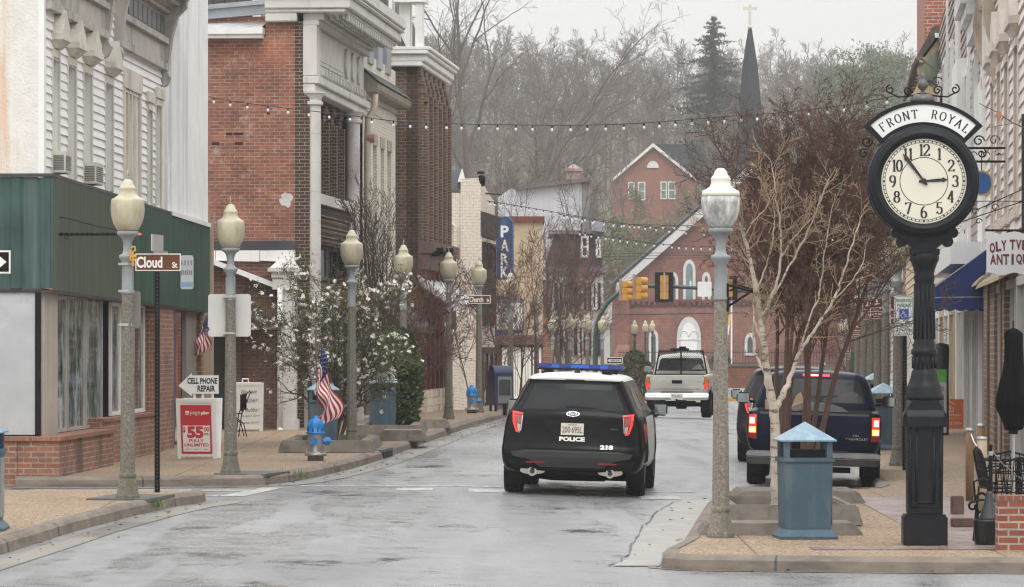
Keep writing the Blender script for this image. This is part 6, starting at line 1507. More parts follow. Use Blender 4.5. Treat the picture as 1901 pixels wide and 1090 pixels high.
m = MB(); sector(m, 104 / S, 149 / S, 43.5, 136.5, -.09, .09); sector(m, 143 / S, 150 / S, 43, 137, -.11, -.0905); sector(m, 103.5 / S, 110 / S, 43, 137, -.11, -.0905); sector(m, 110.2 / S, 142.8 / S, 43, 47.0, -.11, -.0905, 3); sector(m, 110.2 / S, 142.8 / S, 133.0, 137, -.11, -.0905, 3)
asg = m.build('arch_sign', black_i, ck)
m = MB(); sector(m, 110.3 / S, 142.7 / S, 47.1, 132.9, -.096, -.0915); m.build('white_panel', signw, asg)
m = MB(); Rl = 126 / S
for txt, a0, da in (('FRONT', 126.5, 7.3), ('ROYAL', 80.5, 7.3)):
 for i, chh in enumerate(txt):
  q = R(a0 - i * da); u = Vector((math.sin(q), 0, -math.cos(q))); v = Vector((math.cos(q), 0, math.sin(q)))
  nib(m, GLY[chh], (xo + Rl * math.cos(q), -.0968 - i * 1e-4, zc + Rl * math.sin(q)), u, v, 16 / S, .16, .06, .88)
m.build('lettering', ink, asg)
# crest and iron scrolls
m = MB(); m.lathe([(.13, kz(190)), (.125, kz(182)), (.09, kz(176)), (.02, kz(174)), (.02, kz(168)), (.05, kz(163)), (.055, kz(155)), (.03, kz(149)), (.015, kz(146)), (.03, kz(141)), (.0, kz(135))], 16, (xo, 0, 0)); m.build('finial', mat('clock_finial', (.11, .10, .10), .35, metal=.4), ck, True)
m = MB()
def spiral(cx_, cz_, r, a0, turns, sg=1, y=-.0):
 m.tube([(cx_ + r * (1 - .75 * k / 16) * math.cos(a0 + sg * turns * 6.283 * k / 16), y, cz_ + r * (1 - .75 * k / 16) * math.sin(a0 + sg * turns * 6.283 * k / 16)) for k in range(17)], .0075, 4)
for s in (-1, 1):
 m.tube([(xo, 0, kz(172)), (xo + s * .12, 0, kz(178)), (xo + s * .25, 0, kz(180)), (xo + s * .36, 0, kz(170))], .008, 4)
 spiral(xo + s * .33, kz(166), .05, math.pi / 2, 1.2, -s); spiral(xo + s * .15, kz(168), .05, 0, 1.3, s); spiral(xo + s * .57, kz(262), .06, 0, 1.3, s); spiral(xo + s * .60, kz(285), .05, 1, 1.2, -s)
m.build('iron_scroll', black_m, ck)
# ------------------------------------------------------------------ signs on the right
d = 57; S = FPX / d; q = gp(1680, d)
rp = thing('parking_sign', (q[0], d, q[2]), 'white and green reserved parking sign with blue wheelchair panel on a black perforated post', 'sign')
zz = lambda py: CH + (HY - py) / S - q[2]; xx = lambda px: (px - 1680) / S
MB().box(-.032, .032, .02, .08, 0, zz(548)).build('post', black_m, rp)
m = MB()
for k in range(36): m.box(-.034, -.0325, .04, .06, .05 + k * .05, .065 + k * .05); m.box(-.008, .008, .0185, .0198, .05 + k * .05, .065 + k * .05)
m.build('post_hole', MC['hole_grey'], rp)
def rrect(x0, x1, z0, z1, r):
 pts = []
 for cx_, cz_, a0 in ((x1 - r, z1 - r, 0), (x0 + r, z1 - r, 90), (x0 + r, z0 + r, 180), (x1 - r, z0 + r, 270)): pts += [(cx_ + r * math.cos(R(a0 + 30 * k)), cz_ + r * math.sin(R(a0 + 30 * k))) for k in range(4)]
 return pts
def outline(m, pts, cx_, cz_, k0, k1, y):
 n = len(pts); sx = max(abs(p[0] - cx_) for p in pts); sz = max(abs(p[1] - cz_) for p in pts)
 f = lambda p, k: (cx_ + (p[0] - cx_) * (sx - k) / sx, y, cz_ + (p[1] - cz_) * (sz - k) / sz)
 for i in range(n): j = (i + 1) % n; m.quad(f(pts[i], k0), f(pts[j], k0), f(pts[j], k1), f(pts[i], k1))
pA = rrect(xx(1660.5), xx(1696.5), zz(603), zz(549), .03); pB = rrect(xx(1659.5), xx(1695), zz(623.5), zz(604.5), .025)
MB().prism(pA, 'y', 0, .012).build('main_plate', signw, rp); MB().prism(pB, 'y', 0, .012).build('lower_plate', signw, rp)
m = MB(); cx_ = xx(1678.5); outline(m, pA, cx_, zz(576), .012, .02, -.002); outline(m, pB, xx(1677.2), zz(614), .01, .018, -.002)
tf(m, 'RESERVED', cx_, zz(558), 29 / S, 6.5 / S, .02, -.0015); tf(m, 'PARKING', cx_, zz(567), 26 / S, 6.5 / S, .02, -.0015)
tf(m, 'PENALTY', xx(1677.3), zz(609), 13 / S, 2.8 / S, .0, -.0015); tf(m, '$100-$500 FINE', xx(1677.3), zz(614), 26 / S, 3.2 / S, .0, -.0015); tf(m, 'TOW AWAY ZONE', xx(1677.3), zz(619), 24 / S, 3.2 / S, .0, -.0015)
m.build('lettering', green_s, rp)
bp = MB().box(xx(1669.5), xx(1687), -.003, -.0005, zz(592.5), zz(574)).build('wheelchair_panel', blue_s, rp)
m = MB(); m.tube([(cx_ - .02, -.004, zz(577)), (cx_ - .02, -.004, zz(583)), (cx_ + .02, -.004, zz(583.5)), (cx_ + .035, -.004, zz(588))], .006, 4)
m.tube([(cx_ - .015 + .035 * math.cos(R(a)), -.004, zz(586) + .035 * math.sin(R(a))) for a in range(100, 350, 20)], .005, 4); m.tube([(cx_ - .02, -.004, zz(580)), (cx_ + .01, -.004, zz(580.2))], .005, 4)
m.lathe([(.001, zz(576.5)), (.008, zz(576)), (.001, zz(575))], 8, (cx_ - .02, -.004, 0)); m.build('wheelchair_symbol', lett, bp)
def nopark(px, py0, py1, w_, d, label):
 S = FPX / d; t, wd, h, pts = plate('parking_restriction_sign', px, py0, py1, w_, d, lett, label, group='brown parking restriction signs on the right lamp posts')
 o = MB().box(-wd / 2 + .01, wd / 2 - .01, -.003, -.0005, -h / 2 + .01, h / 2 - .01).build('brown_face', brown_s, t)
 m = MB(); T = lambda s_, z, ww, hh: text_fit(m, s_, (0, -.0035, z * h), (1, 0, 0), (0, 0, 1), ww * wd, hh * h, .03)
 T('No Parking', .02, .82, .10); T('Tow Away', -.09, .5, .05); T('2hr Parking', -.27, .82, .10); T('8 to 5', -.38, .5, .05); m.box(-wd * .42, wd * .42, -.0055, -.0035, -.155 * h, -.14 * h)
 m.box(-.16 * wd, .28 * wd, -.0055, -.0035, .2 * h, .245 * h); m.box(-.06 * wd, .12 * wd, -.0055, -.0035, .25 * h, .33 * h); m.box(-.02 * wd, .08 * wd, -.0055, -.0035, .33 * h, .44 * h); m.box(-.22 * wd, .08 * wd, -.0055, -.0035, .165 * h, .19 * h)
 m.build('lettering', lett, o); return t
nopark(1664, 550, 603, 24, 58.6, 'largest brown parking sign, mostly hidden behind the reserved parking plate')
nopark(1627, 553, 592, 22, 78.6, 'brown parking sign with white writing, right one of the upper pair')
nopark(1610, 558, 593, 17, 87.6, 'brown parking sign with white writing, left one of the upper pair')
nopark(1590, 600, 628, 17, 109, 'small brown parking sign hanging lower than the upper pair')
nopark(1574, 646, 668, 9, 148, 'tiny far brown parking sign above the dark pickup roof, right one'); nopark(1565, 653, 681, 8, 160, 'tiny far brown parking sign above the dark pickup roof, left one')
# Church St name sign
d = 93.7; S = FPX / d; t, wd, h, pts = plate('street_sign', 890, 548, 564, 42, d, lett, 'brown Church St name sign fixed behind the lamp globe by the beige wall', 'street sign', r=.02)
o = MB().box(-wd / 2 + .02, wd / 2 - .02, -.003, -.0005, -h / 2 + .02, h / 2 - .02).build('brown_face', brown_s, t)
m = MB(); text_fit(m, 'Church', (-.08, -.0035, 0), (1, 0, 0), (0, 0, 1), 26 / S, 10 / S, .04); text_fit(m, 'St', (.22, -.0035, -.02), (1, 0, 0), (0, 0, 1), 5 / S, 6 / S, .04); m.build('lettering', lett, o)
# one way sign, far
d = 139; S = FPX / d; t, wd, h, pts = plate('one_way_sign', 1141, 663, 676, 30, d, lett, 'small black and white ONE WAY arrow sign pointing left near the junction', r=.02)
o = MB().box(-wd / 2 + .03, wd / 2 - .03, -.004, -.0005, -h / 2 + .03, h / 2 - .03).build('black_face', black_m, t)
ow_ = MB().prism([(-wd * .44, 0), (-wd * .27, -h * .34), (-wd * .27, -h * .2), (wd * .42, -h * .2), (wd * .42, h * .2), (-wd * .27, h * .2), (-wd * .27, h * .34)], 'y', -.007, -.0042).build('arrow', lett, o)
m = MB(); text_fit(m, 'ONE WAY', (.03, -.0075, 0), (1, 0, 0), (0, 0, 1), wd * .6, h * .26, .03); m.build('lettering', ink, ow_)
MB().box(-.04, .04, .02, .08, -1.9, h / 2).build('post', steel, t)
# mailbox
d = 96; S = FPX / d; q = gp(929, d); mb_ = thing('mailbox', q, 'dark blue rounded top mailbox at the corner by the theatre', 'mailbox', R(20))
pr = [(-.26, .15), (.26, .15), (.26, .95)] + [(.26 * math.cos(R(a)), .95 + .24 * math.sin(R(a))) for a in range(15, 180, 15)] + [(-.26, .95)]
MB().prism(pr, 'x', -.25, .25).build('body', mat('mailbox_blue', (.015, .03, .085), .4, var=.1), mb_)
m = MB(); [m.box(x - .03, x + .03, y - .03, y + .03, 0, .16) for x in (-.2, .2) for y in (-.2, .2)]; m.build('leg', MC['mailbox_blue'], mb_); MB().box(-.18, .18, -.275, -.262, .82, .9).build('chute_door', black_m, mb_)
q = gp(937, 90, .0); nb_ = thing('newspaper_box', (q[0], 90, q[2] + KERB), 'small grey newspaper box half hidden behind the police car mirror', 'newspaper box')
MB().box(-.17, .17, -.17, .17, .3, .95).build('body', mat('grey_box', (.2, .2, .2), .5), nb_); MB().box(-.14, .14, -.18, -.171, .5, .88).build('window', glass, nb_); MB().box(-.05, .05, -.05, .05, 0, .3).build('leg', black_m, nb_)
# ------------------------------------------------------------------ traffic signals
d = 150; S = FPX / d; tz = lambda py: CH + (HY - py) / S; tx = lambda px: (px - CX) / S
ma = thing('signal_mast', (tx(1105), d, gz(tx(1105), d)), 'dark green signal mast with a long arm curving out over the junction', 'signal mast'); oz = ma.location.z; ox = ma.location.x
pts = [(1105, 780), (1105, 700), (1105, 630), (1108, 603), (1115, 582), (1127, 563), (1145, 547), (1166, 535), (1190, 531), (1250, 532), (1330, 537), (1410, 543), (1455, 547)]
MB().tube([(tx(a) - ox, 0, max(tz(b) - oz, 0)) for a, b in pts], [.12, .11, .1, .1, .1, .095, .09, .09, .085, .08, .075, .07, .06], 8).build('mast_arm', polegreen, ma, True)
m = MB(); m.tube([(tx(1282) - ox, 0, tz(534) - oz), (tx(1282) - ox, 0, tz(522) - oz)], .04, 6); m.tube([(tx(1152) - ox, -.05, tz(545) - oz), (tx(1148) - ox, -.05, tz(527) - oz), (tx(1172) - ox, -.05, tz(526) - oz)], .03, 5); m.box(tx(1146) - ox, tx(1170) - ox, -.1, .1, tz(530) - oz, tz(525) - oz); m.build('camera_mount', signw, ma)
def signal(px, py0, py1, ang, label, plate_=False):
 t = thing('traffic_signal', P(px, (py0 + py1) / 2, d - .2), label, 'traffic signal', ang, 'yellow traffic signals on the mast arm'); h = (py1 - py0) / S; s3 = h / 3
 if plate_: MB().box(-.38, .38, -.06, -.04, -h / 2 - .12, h / 2 + .12).build('backplate', black_m, t)
 m = MB()
 for k in range(3): m.box(-.17, .17, -.12, .1, -h / 2 + k * s3 + .005, -h / 2 + (k + 1) * s3 - .005)
 m.build('housing', yel, t, bevel=.02)
 for k in range(3):
  zc_ = -h / 2 + (k + .5) * s3; m = MB()
  prof = [(.15 * math.cos(R(a)), zc_ + .15 * math.sin(R(a))) for a in range(-40, 221, 20)]; o = len(m.v)
  for a in prof: m.v += [(a[0], -.12, a[1]), (a[0], -.42, a[1] - .02)]
  for i in range(len(prof) - 1): m.f.append((o + 2 * i, o + 2 * i + 2, o + 2 * i + 3, o + 2 * i + 1)); m.m.append(0)
  m.build('visor', yel, t); MB().lathe([(.0001, 0), (.13, 0)], 14).xf(Matrix.Translation((0, -.122, zc_)) @ Matrix.Rotation(R(90), 4, 'X')).build('lens', mat('dark_lens', (.03, .02, .01), .2), t)
 m = MB(); m.box(-.03, .03, .1, .2, -h / 2, h / 2 + .1); m.build('bracket', steel, t); return t
signal(1158, 522, 558, R(105), 'leftmost yellow traffic signal at the bend of the mast arm'); signal(1183, 514, 556, R(110), 'second yellow traffic signal from the left with visors facing right')
signal(1233, 511, 556, R(180), 'yellow traffic signal with black backplate right of the two side facing signals', True); signal(1352, 518, 552, R(180), 'yellow traffic signal with black backplate just right of the near lamp post', True)
t, wd, h, pts = plate('blank_sign', 1308, 523, 551, 26, d - .2, signw, 'blank white sign hanging on the mast arm beside the near lamp post')
q = P(1582, 672, 155); sg = thing('pedestrian_signal', q, 'dark green signal housing seen from behind above the dark pickup roof', 'traffic signal')
MB().prism([(-.18, -.4), (.14, -.4), (.14, -.25), (.3, -.1), (.14, .1), (.14, .35), (-.05, .42), (-.18, .35)], 'y', -.15, .15).build('housing', mat('signal_green', (.02, .07, .04), .5), sg, bevel=.02); MB().tube([(0, .2, -2.6), (0, .2, .3)], .06, 8).build('post', polegreen, sg)
fp = thing('church_flag', (XD(1358, 235).x, 235, 0), 'yellow and white church flag hanging on a pale pole before the church', 'flag')
S2_ = FPX / 235; MB().tube([(0, 0, -.3), (0, 0, CH + (HY - 560) / S2_)], .05, 6).build('pole', signw, fp)
m = MB(); z1 = CH + (HY - 578) / S2_; m.add([(0, -.02, z1), (-.1, -.05, z1 - .8), (-.25, 0, z1 - 1.0), (-.2, -.05, z1 - .3)], [(0, 1, 2, 3)]); m.add([(-.1, -.055, z1 - .8), (-.25, -.005, z1 - 1.0), (-.32, -.04, z1 - 1.6), (-.18, -.05, z1 - 1.5)], [(0, 1, 2, 3)], 1); m.build('cloth', [mat('flag_yellow', (.62, .42, .06), .7), flag_w], fp)
# ------------------------------------------------------------------ string lights and wires
def strand(pts, label, step, bulb=.03, r=.008, drop=.05, gname='festoon lights strung across the street'):
 t = thing('string_lights', P(*pts[0]), label, 'string lights', 0, gname); o = t.location.copy()
 W = [P(*p) - o for p in pts]; ln = [0]
 for a, b in zip(W, W[1:]): ln.append(ln[-1] + (b - a).length)
 def at(s):
  for i in range(len(W) - 1):
   if s <= ln[i + 1] or i == len(W) - 2:
    u = (s - ln[i]) / (ln[i + 1] - ln[i]); p0 = W[max(i - 1, 0)]; p1, p2 = W[i], W[i + 1]; p3 = W[min(i + 2, len(W) - 1)]
    return .5 * ((2 * p1) + (p2 - p0) * u + (2 * p0 - 5 * p1 + 4 * p2 - p3) * u * u + (3 * p1 - p0 - 3 * p2 + p3) * u ** 3)
 n = int(ln[-1] / .25); MB().tube([at(ln[-1] * i / n) for i in range(n + 1)], r, 5).build('cable', wire_m, t)
 k = 0; s = step * .6
 while s < ln[-1]:
  p = at(s); b = MB(); b.lathe([(bulb * .35, -drop), (bulb * .55, -drop * .4), (bulb * .55, .004), (.004, .012)], 6, p); so = b.build('socket', wire_m, t)
  b = MB(); b.lathe([(.004, -drop - bulb * 2.1), (bulb * .7, -drop - bulb * 1.7), (bulb * .9, -drop - bulb), (bulb * .45, -drop - .004)], 8, p); b.build('bulb', bulb_m, so, True)
  s += step
strand([(368, 174, 77), (425, 187, 76), (550, 203, 75), (640, 213, 74.5), (735, 225, 74), (830, 229.5, 73), (1000, 232.5, 71), (1100, 232, 70), (1200, 228, 69), (1340, 217, 67), (1450, 209, 65.5), (1570, 195, 64), (1662, 178, 63)], 'long nearest strand of clear bulbs crossing from the brick hall to the clock', .50, .034, .009, .055)
strand([(905, 373, 110), (985, 386, 116), (1090, 404, 122), (1230, 424, 128), (1400, 440, 132)], 'upper far strand of bulbs leaving the beige building toward the church', .9, .042, .012, .06)
strand([(1040, 398, 118), (1130, 413, 122), (1225, 418, 126), (1420, 420, 132)], 'short middle far strand of bulbs before the hillside shrubs', .85, .042, .012, .06)
strand([(1072, 429, 120), (1160, 444, 125), (1240, 454, 128), (1330, 458, 132), (1480, 460, 136)], 'lowest far strand of bulbs in front of the church gable', .72, .042, .012, .06)
def wire(name, pts, label, r=.02):
 t = thing(name, P(*pts[0]), label, 'cable'); MB().tube([P(*p) - t.location for p in pts], r, 5).build('cable', wire_m, t)
wire('overhead_cable', [(815, 355, 112), (880, 358, 112), (930, 361, 112)], 'thick black cable across the top of the beige building', .03)
for k, (a, b) in enumerate(((472, 466), (477, 471), (483, 474))): wire('overhead_cable', [(1120, a, 200), (1210, (a + b) / 2 + 1, 200), (1640, b, 200)], ['upper', 'middle', 'lower'][k] + ' of three thin wires crossing before the church gable', .02)
wire('overhead_cable', [(1120, 585, 190), (1300, 582, 190), (1640, 578, 190)], 'single dark wire crossing the church front above the door', .03)
# ------------------------------------------------------------------ patio corner at the right
d = 36.4; S = FPX / d; q = gp(1853, d); x0 = q[0]
bpw = thing('brick_planter_wall', (x0, d, q[2]), 'low red brick planter wall with flat cap at the lower right corner', 'wall')
hgt = CH + (HY - 920) / S - q[2]; MB().box(0, 2.2, 0, .22, -.02, hgt - .05).build('brickwork', planterb, bpw); MB().box(-.01, 2.21, -.012, .232, hgt - .049, hgt).build('brick_cap', brick('cap_brick', (.25, .08, .05), (.18, .06, .04), (.3, .27, .24), .075, .3, .008), bpw)
MB().box(2.0, 2.2, .221, 3.4, -.02, hgt - .05).build('side_brickwork', planterb, bpw)
d = 37.4; S = FPX / d; q = gp(1830, d); zz = lambda py: CH + (HY - py) / S - q[2]
ub = thing('cast_iron_pot', q, 'black round pot carrying a cone shaped iron base and post by the brick planter', 'pot')
MB().lathe([(.105, 0), (.12, .05), (.128, zz(975)), (.132, zz(968)), (.132, zz(964)), (.11, zz(964) - .01)], 24).build('pot', mat('black_plastic_pot', (.012, .012, .012), .3), ub, True)
MB().lathe([(.115, zz(967)), (.1, zz(960)), (.055, zz(935)), (.036, zz(918)), (.034, zz(912))], 20, (.035, 0, 0)).build('cone_base', mat('iron_cone', (.035, .038, .042), .4, var=.3), ub, True)
MB().tube([(.05, 0, zz(914)), (.05, 0, zz(826))], .02, 10).build('post', black_m, ub); MB().lathe([(.024, zz(846)), (.024, zz(838))], 10, (.05, 0, 0)).build('post_band', silver, ub)
m = MB()
def sp2(cx_, py, r, a0, tn): m.tube([(cx_ + r * (1 - .6 * k / 14) * math.cos(a0 + tn * k / 14), -.0, zz(py) + r * (1 - .6 * k / 14) * math.sin(a0 + tn * k / 14)) for k in range(15)], .014, 6)
d2 = 38.2; q2 = gp(1815, d2); sb = thing('iron_scroll', (q2[0], d2, q2[2]), 'black iron scroll armrest standing left of the cone shaped pot', 'ornament')
q_save = q; zz = lambda py: CH + (HY - py) / (FPX / d2) - q2[2]
sp2(.03, 925, .075, -1, 5); sp2(-.05, 940, .05, 1, 6); m.tube([(-.03, 0, zz(955)), (.06, 0, zz(948)), (.16, 0, zz(912))], .013, 6); m.tube([(.0, 0, 0), (.0, 0, zz(945))], .013, 6); m.build('scroll', black_m, sb)
# closed umbrella
d = 38.6; S = FPX / d; q = gp(1881, d); zz = lambda py: CH + (HY - py) / S - q[2]
um = thing('patio_umbrella', q, 'closed black patio umbrella on a thin silver pole above the brick planter', 'umbrella')
m = MB(); n = 24; prof = [(.035, 800), (.08, 797), (.095, 785), (.155, 755), (.15, 740), (.115, 710), (.095, 690), (.09, 670), (.085, 640), (.09, 620), (.05, 612), (.01, 609)]
for r, py in prof:
 for k in range(n):
  a = 2 * math.pi * k / n; rr = r * (1 + .22 * math.sin(6 * a + py * .02) + .08 * math.sin(3 * a + py * .05)); m.v.append((rr * math.cos(a), rr * math.sin(a), zz(py)))
for i in range(len(prof) - 1):
 for k in range(n): m.f.append((i * n + k, i * n + (k + 1) % n, (i + 1) * n + (k + 1) % n, (i + 1) * n + k)); m.m.append(0)
m.build('canopy', umb, um, True); MB().tube([(0, 0, 0), (0, 0, zz(611))], .018, 8).build('pole', steel, um); MB().lathe([(.05, zz(806)), (.055, zz(797)), (.03, zz(790))], 10).build('runner', black_m, um)
MB().lathe([(.22, 0), (.22, .05), (.05, .09)], 16).build('base', black_m, um); MB().tube([(.0, 0, zz(609)), (0, 0, zz(596))], .008, 5).build('tip', black_m, um)
# patio chairs
def patio_chair(loc, rz, label):
 t = thing('patio_chair', loc, label, 'chair', rz, 'black wire patio chairs behind the brick planter')
 m = MB()
 for k in range(9):
  x = -.22 + k * .055; m.tube([(x, .2, .42), (x * 1.05, .25, .62), (x * (1 - .0), .28, .80 + .06 * math.cos(x * 6))], .006, 4)
 for z in (.52, .64, .74): m.tube([(-.24, .24, z), (0, .27, z), (.24, .24, z)], .007, 4)
 m.tube([(-.24, .2, .42), (-.25, .26, .72), (-.17, .29, .84), (0, .3, .88), (.17, .29, .84), (.25, .26, .72), (.24, .2, .42)], .012, 6); m.build('backrest', black_m, t)
 m = MB(); m.tube([(-.24, .22, .43), (-.25, -.22, .43), (.25, -.22, .43), (.24, .22, .43), (-.24, .22, .43)], .011, 6)
 for k in range(10): y = -.2 + k * .045; m.tube([(-.24, y, .43), (.24, y, .43)], .005, 4)
 m.build('seat', black_m, t)
 for x, y in ((-.23, -.21), (.23, -.21), (-.23, .22), (.23, .22)): MB().tube([(x, y, .43), (x * 1.12, y * 1.15, 0)], .011, 6).build('leg', black_m, t)
 m = MB()
 for s in (-1, 1): m.tube([(s * .25, .24, .62), (s * .28, .0, .66), (s * .27, -.2, .62), (s * .25, -.21, .43)], .011, 6)
 m.build('armrest', black_m, t); return t
pc = patio_chair(gp(1868, 37.9), R(200), 'black wire patio chair just behind the left end of the brick planter')
dup(pc, gp(1893, 39.6), 'black wire patio chair directly below the closed umbrella', R(150)); dup(pc, gp(1862, 40.6), 'black wire patio chair farthest back behind the planter', R(95))
tb = thing('patio_table', gp(1892, 41.2), 'round black mesh patio table behind the patio chairs', 'table')
MB().lathe([(.4, .70), (.41, .72), (.4, .735), (.01, .735)], 28).build('tabletop', black_m, tb); MB().lathe([(.22, 0), (.2, .03), (.04, .06), (.03, .70)], 14).build('pedestal', black_m, tb)
# wooden posts, chain
def wpost(px, py0, d, w_, m_, label, rz=0):
 q = gp(px, d); t = thing('wooden_post', q, label, 'post', rz); h = CH + (HY - py0) * d / FPX - q[2]; r = w_ * d / FPX / 2
 m = MB(); m.lathe([(r, 0), (r * 1.02, h * .5), (r, h - .03)], 14); m.build('shaft', m_, t, True); MB().lathe([(r * 1.05, h - .03), (r * 1.08, h - .015), (r * .9, h + .008), (.01, h + .012)], 14).build('cap', silver, t, True); return t
wpost(1800, 796, 46, 15, wood_p, 'brown wooden post, leftmost of the three by the patio'); wpost(1823, 812, 43.5, 19, wood_g, 'pale grey round wooden post in front of the darker posts'); wpost(1821, 788, 47.5, 15, wood_p, 'dark wooden post half hidden behind the pale grey post')
ch_ = thing('chain_rope', P(1803, 806, 46), 'thin white rope sagging between the wooden posts', 'rope'); m = MB(); o = ch_.location; m.tube([P(1803, 806, 45.9) - o, P(1808, 820, 45.7) - o, P(1815, 830, 45) - o, P(1821, 833, 44) - o], .008, 4); m.build('rope', signw, ch_)
c2 = thing('steel_chain', P(1843, 838, 37.2), 'steel chain looped over the patio chairs from the pot post', 'chain'); m = MB(); o = c2.location
cp = [P(1843, 838, 37.25), P(1852, 850, 37.4), P(1862, 862, 37.5), P(1875, 872, 37.6), P(1888, 884, 37.7), P(1901, 892, 37.8)]
for a, b in zip(cp, cp[1:]):
 for i in range(5):
  p = a.lerp(b, i / 5) - o; q3 = a.lerp(b, (i + .8) / 5) - o; m.tube([p, q3], .009 if i % 2 else .006, 5)
m.build('links', steel, c2)
for (px, py, w_, h, d, lab) in ((1777, 952, 22, 34, 43.0, 'dark brown timber block standing left of the wooden posts'), (1787, 972, 42, 16, 40.5, 'brown timber sleeper lying on the brick paving')):
 q = gp(px, d); S = FPX / d; t = thing('timber_block', q, lab, 'timber block'); MB().box(-w_ / 2 / S, w_ / 2 / S, -.1, .1, 0, h / S).build('timber', mat('dark_timber', (.10, .06, .045), .7, var=.3, vs=8), t, bevel=.01)
# orange yard sign
d = 77; S = FPX / d; q = gp(1765, d); os_ = thing('orange_sign', q, 'bright orange board sign with white house outline on short legs beyond the clock', 'sign', R(-4))
zz = lambda py: CH + (HY - py) / S - q[2]; hw = 24 / S
MB().box(-hw, hw, -.01, .01, zz(796), zz(741)).build('panel', orange_s, os_)
m = MB(); cx_ = -.03
m.tube([(cx_ - .12, -.014, zz(752) - .0), (cx_, -.014, zz(744)), (cx_ + .12, -.014, zz(752))], .009, 4); m.tube([(cx_ - .08, -.014, zz(755)), (cx_ - .08, -.014, zz(764)), (cx_ + .09, -.014, zz(764)), (cx_ + .09, -.014, zz(757))], .009, 4)
tf(m, 'N', cx_, zz(757), .07, .08, .02, -.0105); tf(m, 'NestHome', .03, zz(770), .36, .06, .01, -.0105); tf(m, 'REALTY', .03, zz(776.5), .2, .025, .0, -.0105); tf(m, 'OFFICE OPEN', .02, zz(786), .42, .055, .02, -.0105); m.build('lettering', lett, os_)
m = MB(); m.box(-hw, -hw + .02, 0, .02, 0, zz(796)); m.box(hw - .02, hw, 0, .02, 0, zz(796)); m.tube([(-.04, 0, zz(741)), (-.04, 0, zz(738)), (.06, 0, zz(738)), (.06, 0, zz(741))], .008, 4); m.build('leg', signw, os_)
d = 74; S = FPX / d; q = gp(1746, d); gs = thing('window_sign_board', q, 'tall green and grey board sign half hidden behind the clock column', 'sign'); zz = lambda py: CH + (HY - py) / S - q[2]
MB().box(-.14, .12, -.01, .01, 0.1, zz(710)).build('grey_panel', mat('pale_grey_panel', (.5, .5, .47), .5), gs); MB().box(-.14, .12, -.012, .012, zz(710) + .002, zz(686)).build('green_panel', mat('leaf_green', (.13, .42, .06), .5), gs)
m = MB(); tf(m, 're', .01, zz(722), .13, .09, .0, -.0105); tf(m, 'e', .03, zz(735), .07, .09, .0, -.0105); m.build('lettering', mat('grey_ink', (.16, .17, .17), .5), gs)
q = gp(1747, 76); du = thing('dark_cylinder_bin', q, 'dark grey covered barrel high behind the clock column', 'bin'); zz = lambda py: CH + (HY - py) / (FPX / 76) - q[2]
MB().lathe([(.16, 0), (.16, zz(688)), (.17, zz(648)), (.16, zz(640)), (.05, zz(637))], 16).build('body', mat('dark_grey_plastic', (.03, .032, .036), .5), du, True)
# ------------------------------------------------------------------ vehicles
def carpaint(name, col, rough=.22, metal=.0, flake=0):
 return mat(name, col, rough, metal, var=.08, vs=1.5, coat=.10, spec=.10, dirt=mul(col, 1.6), dp=(.5, .9), ds=(1, 1, 2))
pblack = carpaint('black_car_paint', (.006, .006, .006)); pwhite = carpaint('white_car_paint', (.72, .72, .71), .3)
pblue = carpaint('dark_blue_car_paint', (.004, .008, .024)); pcream = carpaint('cream_white_car_paint', (.50, .485, .45), .35); pdark = carpaint('charcoal_car_paint', (.02, .02, .022))
cglass = mat('car_glass', (.026, .029, .030), .12, var=.25, vs=2.5, spec=.12)
plast = mat('grey_black_plastic', (.028, .028, .028), .55, var=.15, vs=9)
rubber = mat('tyre_rubber', (.010, .010, .010), .75, spec=.2, var=.3, vs=9); under = mat('underbody_black', (.005, .005, .005), .95, spec=.1)
chrome = mat('chrome', (.62, .62, .62), .12, metal=1, var=.12, vs=4)
dchrome = mat('dull_chrome_bumper', (.10, .098, .095), .3, metal=.8, var=.25, vs=3)
red_lit = emat('lit_tail_light', (1, .028, .02), 1.5); red_hot = emat('lit_bulb', (1, .34, .22), 5.0); amber_lit = emat('lit_amber', (1, .36, .06), 2.2, (.4, .15, .02)); red_dk = mat('red_lens', (.26, .012, .015), .15, var=.15, coat=.6)
bluel = emat('blue_light_module', (.05, .22, .75), .16, (.01, .08, .4)); bluebar = mat('blue_lens', (.012, .035, .22), .12, var=.2, coat=.6); platem = mat('number_plate', (.66, .60, .47), .4, var=.05)
TS = [-1, -2 / 3, -1 / 3, 0, 1 / 3, 2 / 3, 1]
